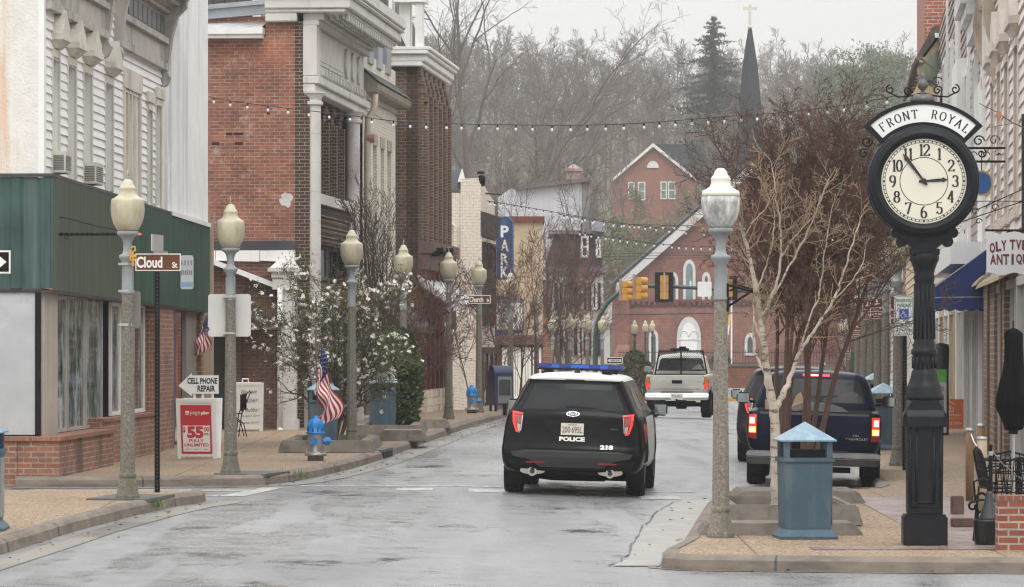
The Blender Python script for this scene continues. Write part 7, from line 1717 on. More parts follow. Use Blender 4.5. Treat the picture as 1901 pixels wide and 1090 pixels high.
def loft(parent, name, stations, mats, matfn=None, bulge=.0, crown=.03, sub=2, crease=()):
 "stations: list of rows [(x,y,z)] bottom..roof edge; returns (object, bvh)"
 K = len(stations[0]) - 1; m = MB(); ids = []
 for rows in stations:
  ring = []
  for x, y, z in rows: ring.append(len(m.v)); m.v.append((-x, y, z))
  xk, yk, zk = rows[K]
  for t in TS[1:-1]: ring.append(len(m.v)); m.v.append((xk * t, yk - bulge * (1 - t * t) * .5, zk + crown * (1 - t * t)))
  for x, y, z in reversed(rows): ring.append(len(m.v)); m.v.append((x, y, z))
  ids.append(ring)
 n = len(ids[0])
 for a, b in zip(ids, ids[1:]):
  for k in range(n - 1): m.f.append((a[k], a[k + 1], b[k + 1], b[k])); m.m.append(0)
 for st, ring, flip in ((stations[0], ids[0], False), (stations[-1], ids[-1], True)):
  prev = None
  for i in range(K + 1):
   x, y, z = st[i]
   if i == K: row = ring[K:K + 7]
   else:
    row = [ring[i]]; bb = bulge * (1 if not flip else -1)
    for t in TS[1:-1]: row.append(len(m.v)); m.v.append((x * t, y - bb * (1 - t * t), z))
    row.append(ring[n - 1 - i])
   if prev:
    for k in range(6): f = (prev[k], prev[k + 1], row[k + 1], row[k]); m.f.append(f[::-1] if flip else f); m.m.append(0)
   prev = row
 for a, b in zip(ids, ids[1:]): m.f.append((a[0], b[0], b[n - 1], a[n - 1])); m.m.append(0)
 me = bpy.data.meshes.new(name); me.from_pydata(m.v, [], m.f); tmp = bpy.data.objects.new(name, me); COL.objects.link(tmp)
 md = tmp.modifiers.new('s', 'SUBSURF'); md.levels = sub; md.render_levels = sub
 me2 = bpy.data.meshes.new_from_object(tmp.evaluated_get(bpy.context.evaluated_depsgraph_get()))
 bpy.data.objects.remove(tmp); bpy.data.meshes.remove(me); me2.name = name
 bm = bmesh.new(); bm.from_mesh(me2); bmesh.ops.recalc_face_normals(bm, faces=bm.faces); bm.to_mesh(me2); bvh = BVHTree.FromBMesh(bm); bm.free()
 for q in mats: me2.materials.append(q)
 for p in me2.polygons:
  p.use_smooth = True; p.material_index = matfn(p.center, p.normal) if matfn else 0
 ob = bpy.data.objects.new(name, me2); COL.objects.link(ob); ob.parent = parent
 return ob, bvh
def decal(bvh, poly, parent, name, m_, off=.004, axis='y', cell=.06, side=1):
 "polygon in (x,z) laid on the rear, or in (y,z) laid on the side, following the body's curve"
 bm = bmesh.new()
 f = bm.faces.new([bm.verts.new((p[0], 0, p[1])) for p in poly]); bm.normal_update()
 xs = [p[0] for p in poly]; zs = [p[1] for p in poly]
 for lo, hi, no in ((min(xs), max(xs), (1, 0, 0)), (min(zs), max(zs), (0, 0, 1))):
  c = lo + cell
  while c < hi - 1e-4:
   bmesh.ops.bisect_plane(bm, geom=bm.verts[:] + bm.edges[:] + bm.faces[:], plane_co=(c * no[0], 0, c * no[2]), plane_no=no); c += cell
 outer = {}
 for v in bm.verts:
  a, b = v.co.x, v.co.z
  if axis == 'y':
   h = bvh.ray_cast(Vector((a, -3, b)), Vector((0, 1, 0)))[0]; y = h.y if h else .0
   v.co = (a, y - off, b)
  else:
   h = bvh.ray_cast(Vector((3 * side, a, b)), Vector((-side, 0, 0)))[0]; x = h.x if h else .9 * side
   v.co = (x + off * side, a, b)
 edges = [e for e in bm.edges if len(e.link_faces) == 1]
 r = bmesh.ops.extrude_edge_only(bm, edges=edges)
 for v in [g for g in r['geom'] if isinstance(g, bmesh.types.BMVert)]:
  if axis == 'y': v.co.y += off + .003
  else: v.co.x -= (off + .003) * side
 bmesh.ops.recalc_face_normals(bm, faces=bm.faces)
 me = bpy.data.meshes.new(name); bm.to_mesh(me); bm.free(); me.materials.append(m_)
 for p in me.polygons: p.use_smooth = False
 ob = bpy.data.objects.new(name, me); COL.objects.link(ob); ob.parent = parent; return ob
def ry(bvh, x, z): h = bvh.ray_cast(Vector((x, -3, z)), Vector((0, 1, 0)))[0]; return h.y if h else 0
def rectp(x0, x1, z0, z1): return [(x0, z0), (x1, z0), (x1, z1), (x0, z1)]
def rtext(bvh, parent, name, t, x, z, w_, h, m_, off=.006, bold=.03):
 y = ry(bvh, x, z) - off; y2 = ry(bvh, x, z + .05) - off; mb = MB(); text_fit(mb, t, (x, y, z), (1, 0, 0), (0, (y2 - y), .05), w_, h, bold); return mb.build(name, m_, parent)
def wheel(parent, x, y, r=.37, w_=.24, side=1):
 t = MB(); prof = [(r * .62, -w_ / 2), (r * .93, -w_ / 2), (r * .985, -w_ * .40), (r, -w_ * .3), (r, w_ * .3), (r * .985, w_ * .40), (r * .93, w_ / 2), (r * .62, w_ / 2)]
 o = []; n = 36
 for rr, yy in prof:
  for k in range(n): a = 2 * math.pi * k / n; t.v.append((yy, rr * math.cos(a), r + rr * math.sin(a)))
 for i in range(len(prof) - 1):
  for k in range(n): t.f.append((i * n + k, i * n + (k + 1) % n, (i + 1) * n + (k + 1) % n, (i + 1) * n + k)); t.m.append(0)
 for k in range(0, n):   # tread blocks
  a = 2 * math.pi * k / n
  for yy in (-.07, .0, .07): t.box(yy - .022, yy + .022, -.010, .010, 0, .006); M_ = Matrix.Translation((0, 0, r)) @ Matrix.Rotation(a, 4, 'X') @ Matrix.Translation((0, 0, r)); t.xf(M_, len(t.v) - 8)
 w = t.build('wheel', rubber, parent, loc=(x, y, 0))
 m = MB(); s = side
 for k in range(10): a = 2 * math.pi * k / 10; m.box(s * w_ * .3, s * w_ * .42, -.022, .022, .05, r * .62); m.xf(Matrix.Translation((0, 0, r)) @ Matrix.Rotation(a, 4, 'X'), len(m.v) - 8)
 n0 = len(m.v); m.lathe([(r * .63, -.02), (r * .66, .01), (r * .6, .03)], 24); m.lathe([(.07, -.02), (.06, .03)], 16); m.xf(Matrix.Translation((s * w_ * .35, 0, r)) @ Matrix.Rotation(R(90) * s, 4, 'Y'), n0)
 m.build('rim', dchrome, w); return w
def mirror(parent, x, y, z, w_, h, m_, side):
 b = MB(); b.frustum((x - w_ / 2, x + w_ / 2, y, y + .02, z - h / 2), (x - w_ / 2, x + w_ / 2, y, y + .02, z + h / 2)); b = MB()
 b.box(x - w_ / 2, x + w_ / 2, y, y + .12, z - h / 2, z + h / 2); o = b.build('mirror', m_, parent, bevel=.03)
 MB().box(x - w_ * .42, x + w_ * .42, y - .003, y - .0005, z - h * .4, z + h * .4).build('mirror_glass', mat('mirror_glass', (.25, .28, .28), .03, metal=1, var=.3, vs=4), o)
 b = MB(); b.tube([(x - side * w_ / 2, y + .06, z - h * .3), (x - side * (w_ / 2 + .14), y + .1, z - h * .35)], .025, 6); b.build('mirror_arm', m_, o); return o
RR = [(.78, .14, .30), (.90, .06, .345), (.945, .01, .48), (.955, .0, .62), (.945, .045, .70), (.93, .075, .84), (.90, .085, 1.0), (.865, .10, 1.12), (.80, .155, 1.20), (.685, .32, 1.45), (.635, .385, 1.545), (.60, .32, 1.60), (.53, .335, 1.645)]
RM = [(.84, 0, .30), (.95, 0, .36), (.985, 0, .5), (.99, 0, .62), (.985, 0, .72), (.98, 0, .85), (.965, 0, 1.02), (.94, 0, 1.12), (.88, 0, 1.21), (.765, 0, 1.46), (.72, 0, 1.56), (.67, 0, 1.63), (.58, 0, 1.665)]
def suv_body(root, mats, fn):
 st = [RR]
 st.append([(lerp(a[0], b[0], .45), a[1] + .10 + (.0 if i < 8 else .10), lerp(a[2], b[2], .4)) for i, (a, b) in enumerate(zip(RR, RM))])
 for y in (.75, 1.5, 2.3): st.append([(x, y + (.15 if i > 8 else 0), z) for i, (x, _, z) in enumerate(RM)])
 st.append([(x, 3.0 + (0 if i < 8 else -.1), z - (.0 if i < 9 else .02)) for i, (x, _, z) in enumerate(RM)])
 st.append([(x if i < 8 else x - .0, 3.75, min(z, 1.10 + .012 * i if i > 7 else z)) for i, (x, _, z) in enumerate(RM)])
 st.append([(x * .97, 4.6, min(z, .98 + .006 * i)) for i, (x, _, z) in enumerate(RM)])
 st.append([(x * .88, 4.95, min(z, .86 + .004 * i)) for i, (x, _, z) in enumerate(RM)])
 return loft(root, 'body', st, mats, fn, bulge=.075, crown=.03)
def suv(name, loc, yaw, roll, label, cat, police=True):
 t = thing(name, loc, label, cat, -yaw); t.rotation_euler.y = roll
 if police: fn = lambda c, n: 1 if (c.z > 1.59 and c.y < 3.2) or (abs(c.x) > .9 and 1.05 < c.y < 3.2 and .45 < c.z < 1.10) else 0
 else: fn = lambda c, n: 0
 body, bv = suv_body(t, [pblack if police else pdark, pwhite], fn)
 D = lambda poly, nm, m_, off=.004, cell=.07: decal(bv, poly, t, nm, m_, off, 'y', cell)
 D([(-.69, 1.185), (.69, 1.185), (.665, 1.25), (.60, 1.40), (.545, 1.53), (.48, 1.565), (-.48, 1.565), (-.545, 1.53), (-.60, 1.40), (-.665, 1.25)], 'rear_window', cglass, .004)
 for s in (-1, 1):
  decal(bv, [(.52, 1.22), (1.25, 1.16), (1.3, 1.5), (.75, 1.5)], t, 'quarter_window', cglass, .004, 'x', .1, s); decal(bv, [(1.36, 1.16), (2.2, 1.15), (2.2, 1.5), (1.38, 1.5)], t, 'side_window', cglass, .004, 'x', .1, s); decal(bv, [(2.28, 1.15), (3.2, 1.14), (2.75, 1.5), (2.28, 1.5)], t, 'side_window', cglass, .004, 'x', .1, s)
 for s in (-1, 1):
  D([(s * .715, 1.17), (s * .725, 1.17), (s * .715, .80), (s * .64, .655), (s * .63, .655), (s * .705, .80)], 'gate_seam', under, .002, .2)
 D(rectp(-.63, .63, .645, .655), 'gate_seam', under, .002, .2)
 D([(-.735, 1.075), (.735, 1.075), (.735, 1.068), (-.735, 1.068)], 'gate_seam', under, .002, .2)
 D([(-.40, 1.04), (.40, 1.04), (.24, .79), (-.24, .79)], 'plate_recess', mat('recess_black', (.004, .004, .004), .35, spec=.2), .003, .1)
 D([(-.83, .60), (-.62, .63), (.62, .63), (.83, .60), (.80, .54), (.58, .50), (.42, .40), (-.42, .40), (-.58, .50), (-.80, .54)], 'bumper_cladding', plast, .012)
 D([(-.82, .37), (-.86, .50), (-.62, .48), (-.46, .385), (.46, .385), (.62, .48), (.86, .50), (.82, .37)], 'lower_bumper', mat('matt_black_plastic', (.008, .008, .008), .5, spec=.2), .008)
 for s in (-1, 1):
  o = D([(s * .675, 1.13), (s * .835, 1.155), (s * .825, 1.0), (s * .775, .865), (s * .715, .855), (s * .69, .98)][::s], 'tail_light', red_dk, .016, .05)
  for k, pl in enumerate(([(.83, 1.148), (.69, 1.128), (.692, 1.108), (.825, 1.124)], [(.824, 1.122), (.797, 1.118), (.785, 1.0), (.76, .89), (.772, .872), (.815, 1.0)], [(.758, .888), (.715, .872), (.72, .858), (.770, .870)])):
   decal(bv, [(s * a, b) for a, b in pl][::s], o, 'light_tube', red_lit, .0215, 'y', .05)
  decal(bv, [(s * a, b) for a, b in ((.785, 1.095), (.70, 1.092), (.712, .975), (.775, 1.0))][::s], o, 'inner_lens', mat('brown_red_lens', (.34, .10, .09), .2), .019, 'y', .05)
  decal(bv, [(s * a, b) for a, b in ((.76, .985), (.71, .965), (.722, .88), (.745, .885))][::s], o, 'clear_lens', mat('clear_lens', (.45, .40, .38), .15), .019, 'y', .05)
  decal(bv, [(s * a, b) for a, b in ((.693, 1.095), (.682, 1.095), (.70, .885), (.712, .885))][::s], o, 'chrome_edge', chrome, .019, 'y', .05)
  D([(s * .36, .475), (s * .62, .475), (s * .62, .452), (s * .36, .452)][::s], 'reflector', red_dk, .016, .1)
  e = MB()
  for rr, yy in ((.145, .0), (.15, .05)): pass
  e.lathe([(.06, -.12), (.062, -.1), (.062, .02), (.045, .02), (.044, -.08)], 20); e.xf(Matrix.Translation((s * .53, .02, .335)) @ Matrix.Rotation(R(90), 4, 'X'), 0); ex = e.build('exhaust_tip', chrome, t)
  pl = [(s * .53 + .17 * math.cos(R(a)), .34 + (.045 if a > 180 else .075) * math.sin(R(a))) for a in range(0, 360, 20)]; MB().prism(pl, 'y', .02, .06).build('exhaust_surround', mat('warm_chrome', (.5, .44, .38), .3, metal=.8), ex)
  MB().lathe([(.02, 0), (.03, .01)], 10).xf(Matrix.Translation((s * .53, .0, .335)) @ Matrix.Rotation(R(90), 4, 'X')).build('tip_core', plast, ex)
 if police:
  D(rectp(-.13, .13, 1.585, 1.598), 'brake_light', mat('dim_red', (.12, .01, .01), .3), .006, .1)
  p = D(rectp(-.155, .155, .845, 1.005), 'number_plate', platem, .02, .2)
  rtext(bv, p, 'plate_lettering', '200·695L', 0, .918, .27, .085, mat('plate_ink', (.02, .03, .10), .4), .0235, .0); rtext(bv, p, 'plate_lettering', 'VIRGINIA', 0, .985, .13, .02, mat('plate_ink2', (.15, .1, .15), .4), .0235, .01)
  rtext(bv, t, 'lettering', 'POLICE', 0, .79, .35, .062, lett, .008, .06); rtext(bv, t, 'lettering', '218', .475, .69, .18, .065, lett, .008, .07)
  o = [(.09 * math.cos(R(a)), 1.132 + .034 * math.sin(R(a))) for a in range(0, 360, 18)]; b1 = D(o, 'badge', chrome, .01, .2); b2 = decal(bv, [(a * .9, 1.132 + (b - 1.132) * .84) for a, b in o], b1, 'badge_field', mat('badge_navy', (.012, .03, .10), .2), .0115, 'y', .2); rtext(bv, b2, 'badge_lettering', 'Ford', 0, 1.132, .105, .04, lett, .0135, .01)
  D(rectp(.52, .62, .93, .945), 'small_badge', dchrome, .006, .2)
  D([(-.09, 1.235), (-.02, 1.262), (.30, 1.222), (.31, 1.212), (.0, 1.222), (-.09, 1.215)], 'wiper', black_m, .018, .1)
  m = MB(); m.frustum((-.05, .05, .62, .85, 1.66), (-.012, .012, .72, .78, 1.76)); m.box(.34, .48, .7, .85, 1.675, 1.72); m.tube([(-.5, .8, 1.675), (-.42, .8, 1.70)], .015, 6); m.build('roof_antenna', black_m, t)
  lb = MB().box(-.605, .605, 1.35, 1.62, 1.735, 1.80).build('light_bar', bluebar, t, bevel=.02)
  m = MB(); m.box(-.60, .60, 1.36, 1.61, 1.715, 1.734); [m.box(x - .06, x + .06, 1.4, 1.58, 1.66, 1.714) for x in (-.45, .45)]; m.build('light_bar_base', black_m, lb)
  m = MB()
  for x0, x1 in ((-.40, -.30), (-.13, .12), (.27, .38)): m.box(x0, x1, 1.343, 1.3495, 1.745, 1.79)
  m.build('light_module', bluel, lb)
  for s in (-1, 1):
   decal(bv, [(.5, .95), (.62, 1.02), (.75, .9), (.9, 1.0), (.95, .86), (.7, .74), (.55, .78)], t, 'side_crest', mat('crest_red', (.5, .06, .03), .4), .006, 'x', .1, s)
 else:
  D(rectp(-.155, .155, .845, 1.005), 'number_plate', platem, .02, .2)
  m = MB()
  for s in (-1, 1): m.tube([(s * .56, .6, 1.70), (s * .57, 1.5, 1.735), (s * .56, 2.6, 1.71)], .018, 6)
  m.build('roof_rail', chrome, t)
 m = MB(); m.box(-.7, .7, .3, 4.5, .24, .42); m.box(-.75, .75, 1.0, 1.2, .2, .4); m.tube([(-.5, .5, .26), (-.3, .9, .22), (.4, 1.1, .22)], .04, 6); m.build('underbody', under, t)
 for y in (.92, 3.78):
  for s in (-1, 1):
   wheel(t, s * .845, y, .375, .245, s)
   decal(bv, [(y + .44 * math.cos(R(a)), .375 + .44 * math.sin(R(a))) for a in range(0, 181, 15)] + [(y - .44, .31), (y + .44, .31)], t, 'wheel_arch', under, .003, 'x', .1, s)
 mirror(t, -1.06, 3.15, 1.17, .20, .18, pblack if police else pdark, -1); mirror(t, 1.06, 3.15, 1.17, .20, .18, pblack if police else pdark, 1)
 return t
dP = 49.9; xP = (1058.5 - CX) * dP / FPX
suv('police_car', (xP, dP - .1, gz(xP, dP) - .012), .082, R(1.7), 'black police car with white roof, blue light bar and lit tail lights driving away', 'police car')
dS = 64.0; xS = (1470 - CX) * dS / FPX
suv('parked_car', (xS, dS, gz(xS, dS)), .09, 0, 'dark car with roof rails parked ahead of the blue pickup', 'car', False)
# ---- pickups
def pickup(name, loc, yaw, roll, label, P_):
 t = thing(name, loc, label, 'pickup truck', -yaw); t.rotation_euler.y = roll
 W, zb, zr = P_['w'], P_['zb'], P_['zr']      # half width, body bottom, bed rail
 pm = P_['paint']
 rows = [(W * .86, .06, zb), (W * .95, .03, zb + .05), (W * .985, .01, zb + .2), (W, .0, lerp(zb, zr, .45)), (W * .995, .0, lerp(zb, zr, .75)), (W * .985, .005, zr - .1), (W * .975, .015, zr - .03), (W * .955, .035, zr - .004), (W * .90, .06, zr)]
 mid = [(x * (1.0 if i < 7 else .99), 0, z) for i, (x, _, z) in enumerate(rows)]
 st = [rows] + [[(x, y, z) for x, _, z in mid] for y in (.25, .9, 1.9, 2.6)] + [[(x, 4.0, z) for x, _, z in mid], [(x * .97, 5.0, z - .06) for x, _, z in mid], [(x * .88, 5.3, z - .2) for x, _, z in mid]]
 body, bv = loft(t, 'body', st, [pm, under], lambda c, n: 1 if n.z > .8 and c.y < 2.2 and c.z > zr - .03 and abs(c.x) < W * .86 else 0, bulge=.03, crown=.0)
 cw = P_['cw']; zt_ = P_['zt']
 crow = [(cw, 2.12, zr - .25), (cw, 2.12, zr - .0), (cw * .985, 2.13, zr + .08), (cw * .90, 2.22, lerp(zr, zt_, .55)), (cw * .83, 2.28, lerp(zr, zt_, .82)), (cw * .77, 2.34, lerp(zr, zt_, .95)), (cw * .66, 2.42, zt_)]
 c2 = lambda y, k=1.0, zs=1.0: [(x * k, y, zr - .25 + (z - zr + .25) * zs) for x, _, z in crow]
 cab, cv = loft(t, 'cab', [crow, c2(2.6, 1.02), c2(3.1, 1.03, 1.01), c2(P_['cy'], 1.02), [(x, P_['cy'] + .9, min(z, zr + .02)) for x, _, z in crow]], [pm], bulge=.05, crown=.035)
 x1 = cw * .80; zA, zB = zr + .10, lerp(zr, zt_, .83)
 rwin = decal(cv, [(-x1 * 1.03, zA), (x1 * 1.03, zA), (x1 * .92, zB - .06), (x1 * .85, zB), (-x1 * .85, zB), (-x1 * .92, zB - .06)], t, 'rear_window', cglass, .004, 'y', .1)
 for s in (-1, 1): decal(cv, [(2.5, zr + .06), (3.6, zr + .06), (3.3, zB), (2.55, zB)], t, 'side_window', cglass, .004, 'x', .15, s)
 D = lambda poly, nm, m_, off=.004, cell=.1: decal(bv, poly, t, nm, m_, off, 'y', cell)
 tw = W * .80
 gate = D([(-tw, P_['zg']), (tw, P_['zg']), (tw, zr - .02), (-tw, zr - .02)], 'tailgate', pm, .012, .1)
 decal(bv, rectp(-tw, tw, zr - .05, zr - .022), gate, 'gate_cap', plast if P_['cap'] else pm, .016, 'y', .2)
 for s in (-1, 1): D([(s * (tw + .006), P_['zg']), (s * (tw + .018), P_['zg']), (s * (tw + .018), zr - .03), (s * (tw + .006), zr - .03)][::s], 'gate_seam', under, .003, .2)
 decal(bv, [(-tw * .93, P_['zg'] + .05), (tw * .93, P_['zg'] + .05), (tw * .93, P_['zg'] + .065), (-tw * .93, P_['zg'] + .065)], gate, 'press_line', under if pm is pblue else dchrome, .0135, 'y', .3)
 hx = P_['handle']; decal(bv, rectp(-hx, hx, zr - .24, zr - .15), gate, 'handle', black_m, .02, 'y', .2)
 for s in (-1, 1):
  z1, z0 = P_['tl']; a, b = W * .84, W * .972
  o = D([(s * a, z0), (s * b, z0), (s * b, z1), (s * a, z1)][::s], 'tail_light', red_dk, .012, .06)
  for (f0, f1, mm, nm) in P_['lens']: decal(bv, [(s * (a + .012), lerp(z0, z1, f0)), (s * (b - .015), lerp(z0, z1, f0)), (s * (b - .015), lerp(z0, z1, f1)), (s * (a + .012), lerp(z0, z1, f1))][::s], o, nm, mm, .015, 'y', .06)
 z0, z1 = P_['bump']; m = MB(); m.frustum((-W * .96, W * .96, -.16, .02, z0), (-W * .99, W * .99, -.20, .02, (z0 + z1) / 2)); m.frustum((-W * .99, W * .99, -.20, .02, (z0 + z1) / 2 + .001), (-W * .97, W * .97, -.17, .02, z1)); bo = m.build('bumper', P_['bm'], t, bevel=.02)
 MB().box(-W * .5, W * .5, -.16, -.02, z1 + .002, z1 + .02).build('step_pad', plast, bo)
 pl = MB().box(-.16, .16, -.222, -.206, z0 + .015, z1 - .02).build('number_plate', platem if pm is not pcream else lett, bo); mb = MB(); text_fit(mb, P_['plate'], (0, -.2225, (z0 + z1) / 2), (1, 0, 0), (0, 0, 1), .26, .07, .0, lift=.001); mb.build('plate_lettering', ink, pl)
 m = MB(); m.box(-.05, .05, -.3, .2, z0 - .12, z0 - .03); m.box(-W * .55, W * .55, -.02, .06, z0 - .10, z0 - .02); m.tube([(0, -.27, z0 - .03), (0, -.27, z0 + .04)], .025, 8); m.build('tow_hitch', under, t)
 m = MB(); m.box(-W * .7, W * .7, .1, 4.8, zb - .12, zb + .1); m.tube([(-W * .8, 1.25, .36), (W * .8, 1.25, .36)], .06, 8); m.lathe([(.14, -.12), (.17, 0), (.14, .12)], 14, (0.05, 1.25, .36)); m.tube([(W * .5, .0, .42), (W * .5, .9, .42)], .04, 8); m.build('underbody', under, t)
 m = MB(); m.tube([(W * .55, -.06, zb - .02), (W * .55, .4, zb)], .035, 10); m.build('exhaust_pipe', dchrome, t)
 for y in (1.25, 4.65):
  for s in (-1, 1):
   wheel(t, s * (W - .14), y, P_['wr'], .27, s); decal(bv, [(y + (P_['wr'] + .08) * math.cos(R(a)), P_['wr'] + (P_['wr'] + .08) * math.sin(R(a))) for a in range(15, 166, 15)] + [(y - .4, zb + .03), (y + .4, zb + .03)], t, 'wheel_arch', under, .004, 'x', .15, s)
 for s in (-1, 1): MB().box(s * (W - .28) - .0, s * (W - .0), .72, .735, .16, zb + .15).build('mud_flap', rubber, t) if P_['flap'] else None
 mz = zr + .12
 for s in (-1, 1): mirror(t, s * (W + .13), 3.3, mz, .21, .17, P_['mm'], s)
 return t, bv, cv
red_l = [(.38, .97, red_lit, 'lit_lens'), (.62, .88, red_hot, 'lit_core'), (.03, .2, mat('clear_lens2', (.5, .2, .18), .15), 'reverse_lens'), (.2, .36, amber_lit, 'amber_lens')]
dB = 52.6; xB = (1508 - CX) * dB / FPX
tB, bv, cv = pickup('pickup_truck', (xB, dB, gz(xB, dB) - .0 + .02), .088, R(1.6), 'dark blue pickup truck with lit tail lights and a covered load parked behind the planter', dict(w=.975, zb=.50, zr=1.115, paint=pblue, cw=.90, zt=1.655, cy=3.7, zg=.66, cap=True, handle=.12, tl=(1.06, .70), lens=[(.04, .22, mat('clear_lens3', (.30, .03, .03), .15), 'reverse_lens'), (.25, .50, amber_lit, 'amber_lens'), (.53, .96, red_lit, 'lit_lens')], bump=(.345, .54), bm=dchrome, plate='WKD-2187', wr=.385, flap=False, mm=black_m))
for s in (-1, 1):
 for o in [c for c in tB.children if c.name.startswith('tail_light')]: pass
 decal(bv, [(s * a, b) for a, b in ((.855, .92), (.925, .92), (.925, 1.01), (.855, 1.01))][::s], [c for c in tB.children if c.name.startswith('tail_light')][0 if s < 0 else 1], 'lit_core', red_hot, .019, 'y', .06)
 decal(bv, [(s * a, b) for a, b in ((.86, .81), (.92, .81), (.92, .86), (.86, .86))][::s], [c for c in tB.children if c.name.startswith('tail_light')][0 if s < 0 else 1], 'amber_core', emat('lit_amber_core', (1, .62, .25), 5), .019, 'y', .06)
decal(cv, rectp(-.20, .20, 1.60, 1.635), tB, 'brake_light', red_lit, .01, 'y', .1); decal(cv, rectp(-.09, .09, 1.608, 1.628), tB, 'brake_light_core', red_hot, .014, 'y', .1)
rtext(bv, tB, 'lettering', 'CHEVROLET', .62, .735, .32, .035, steel, .015, .0); rtext(bv, tB, 'lettering', '4X4', .60, .785, .09, .03, steel, .015, .0)
# load under a dark cover, cargo rack inside the cab window
m = MB(); n = 14; rr = random.Random(8)
for i in range(n + 1):
 for j in range(9): x = lerp(-.5, .55, i / n); y = lerp(.25, 1.6, j / 8); h = .17 * math.sin(math.pi * i / n) ** .7 * math.sin(math.pi * clamp(j / 8, .02, .98)) ** .4 + rr.uniform(-.012, .018); m.v.append((x, y, 1.06 + max(0, h)))
for i in range(n):
 for j in range(8): a = i * 9 + j; m.f.append((a, a + 1, a + 10, a + 9)); m.m.append(0)
m.build('load_cover', mat('grey_tarpaulin', (.03, .03, .033), .75, var=.4, vs=8, bump=.4, bs=12), tB, True)
cb_ = thing('cardboard_box', (0, 0, 0), 'tan cardboard flaps sticking up from the load of the blue pickup', 'box'); cb_.location = tuple(Vector(P(1484, 748, dB + .9))); m = MB(); m.box(-.5, -.3, -.1, .0, -.12, .05); m.prism([(-.13, -.1), (.12, -.1), (.02, .16), (-.05, .1)], 'y', .0, .03); m.build('flap', mat('cardboard', (.42, .28, .17), .8), cb_)
decal(cv, [(-.12, 1.30), (.32, 1.325), (.32, 1.31), (.12, 1.30), (.10, 1.19), (.06, 1.19), (.06, 1.295), (-.12, 1.285)], tB, 'window_bracket', black_m, .012, 'y', .1)
o = [(.52 + .19 * math.cos(R(a)), 1.23 + .16 * math.sin(R(a))) for a in range(0, 181, 20)]; decal(cv, [(.71, 1.22)] + [p for p in o if p[1] > 1.22] + [(.33, 1.22)], tB, 'seat_shape', mat('seat_dark', (.012, .012, .013), .4), .0055, 'y', .1)  # dark seat outline laid flat on the rear glass
# white pickup
dW = 99.5; xW = (1257 - CX) * dW / FPX
tW, bv, cv = pickup('pickup_truck', (xW, dW, gz(xW, dW) - .02), .10, 0, 'dirty white pickup truck with black mesh headache rack stopped at the junction', dict(w=.88, zb=.62, zr=1.19, paint=pcream, cw=.80, zt=1.72, cy=3.6, zg=.74, cap=False, handle=.14, tl=(1.13, .80), lens=[(.48, .97, mat('amber_lens_d', (.62, .19, .02), .2), 'amber_lens'), (.05, .46, red_lit, 'lit_lens')], bump=(.50, .70), bm=chrome, plate='TXZ-4965', wr=.39, flap=True, mm=pcream))
m = MB()
for a, b in (((-.72, 1.98, 1.19), (-.60, 2.0, 1.84)), ((.72, 1.98, 1.19), (.60, 2.0, 1.84)), ((-.61, 2.0, 1.83), (.61, 2.0, 1.83)), ((-.69, 1.98, 1.30), (.69, 1.98, 1.30)), ((0, 2.0, 1.83), (0, 1.98, 1.19))): m.tube([a, b], .022, 6)
m.build('rack_frame', black_m, tW)
m = MB()
for k in range(-24, 25):
 x = k * .06
 for s in (-1, 1):
  x0, x1 = x, x + s * .5
  p, q = Vector((x0, 1.995, 1.31)), Vector((x1, 1.995, 1.82)); lim = .62
  if abs(p.x) <= lim and abs(q.x) <= lim: m.tube([p, q], .004, 3, cap=False)
  else:
   ts = [t_ / 20 for t_ in range(21) if abs(lerp(p.x, q.x, t_ / 20)) <= lim]
   if len(ts) > 1: m.tube([p.lerp(q, ts[0]), p.lerp(q, ts[-1])], .004, 3, cap=False)
m.build('rack_mesh', black_m, tW)
m = MB(); m.box(-.22, .22, 1.95, 2.1, 1.85, 1.90); m.box(-.05, .14, 1.93, 2.08, 1.90, 1.955); m.tube([(-.3, 2, 1.88), (.2, 2, 1.88)], .03, 6); m.build('beacon', black_m, tW)
decal(cv, [(.25, 1.28), (.65, 1.28), (.58, 1.36), (.5, 1.47), (.36, 1.40)], tW, 'window_clutter', mat('clutter_grey', (.2, .19, .18), .4), .0055, 'y', .1)
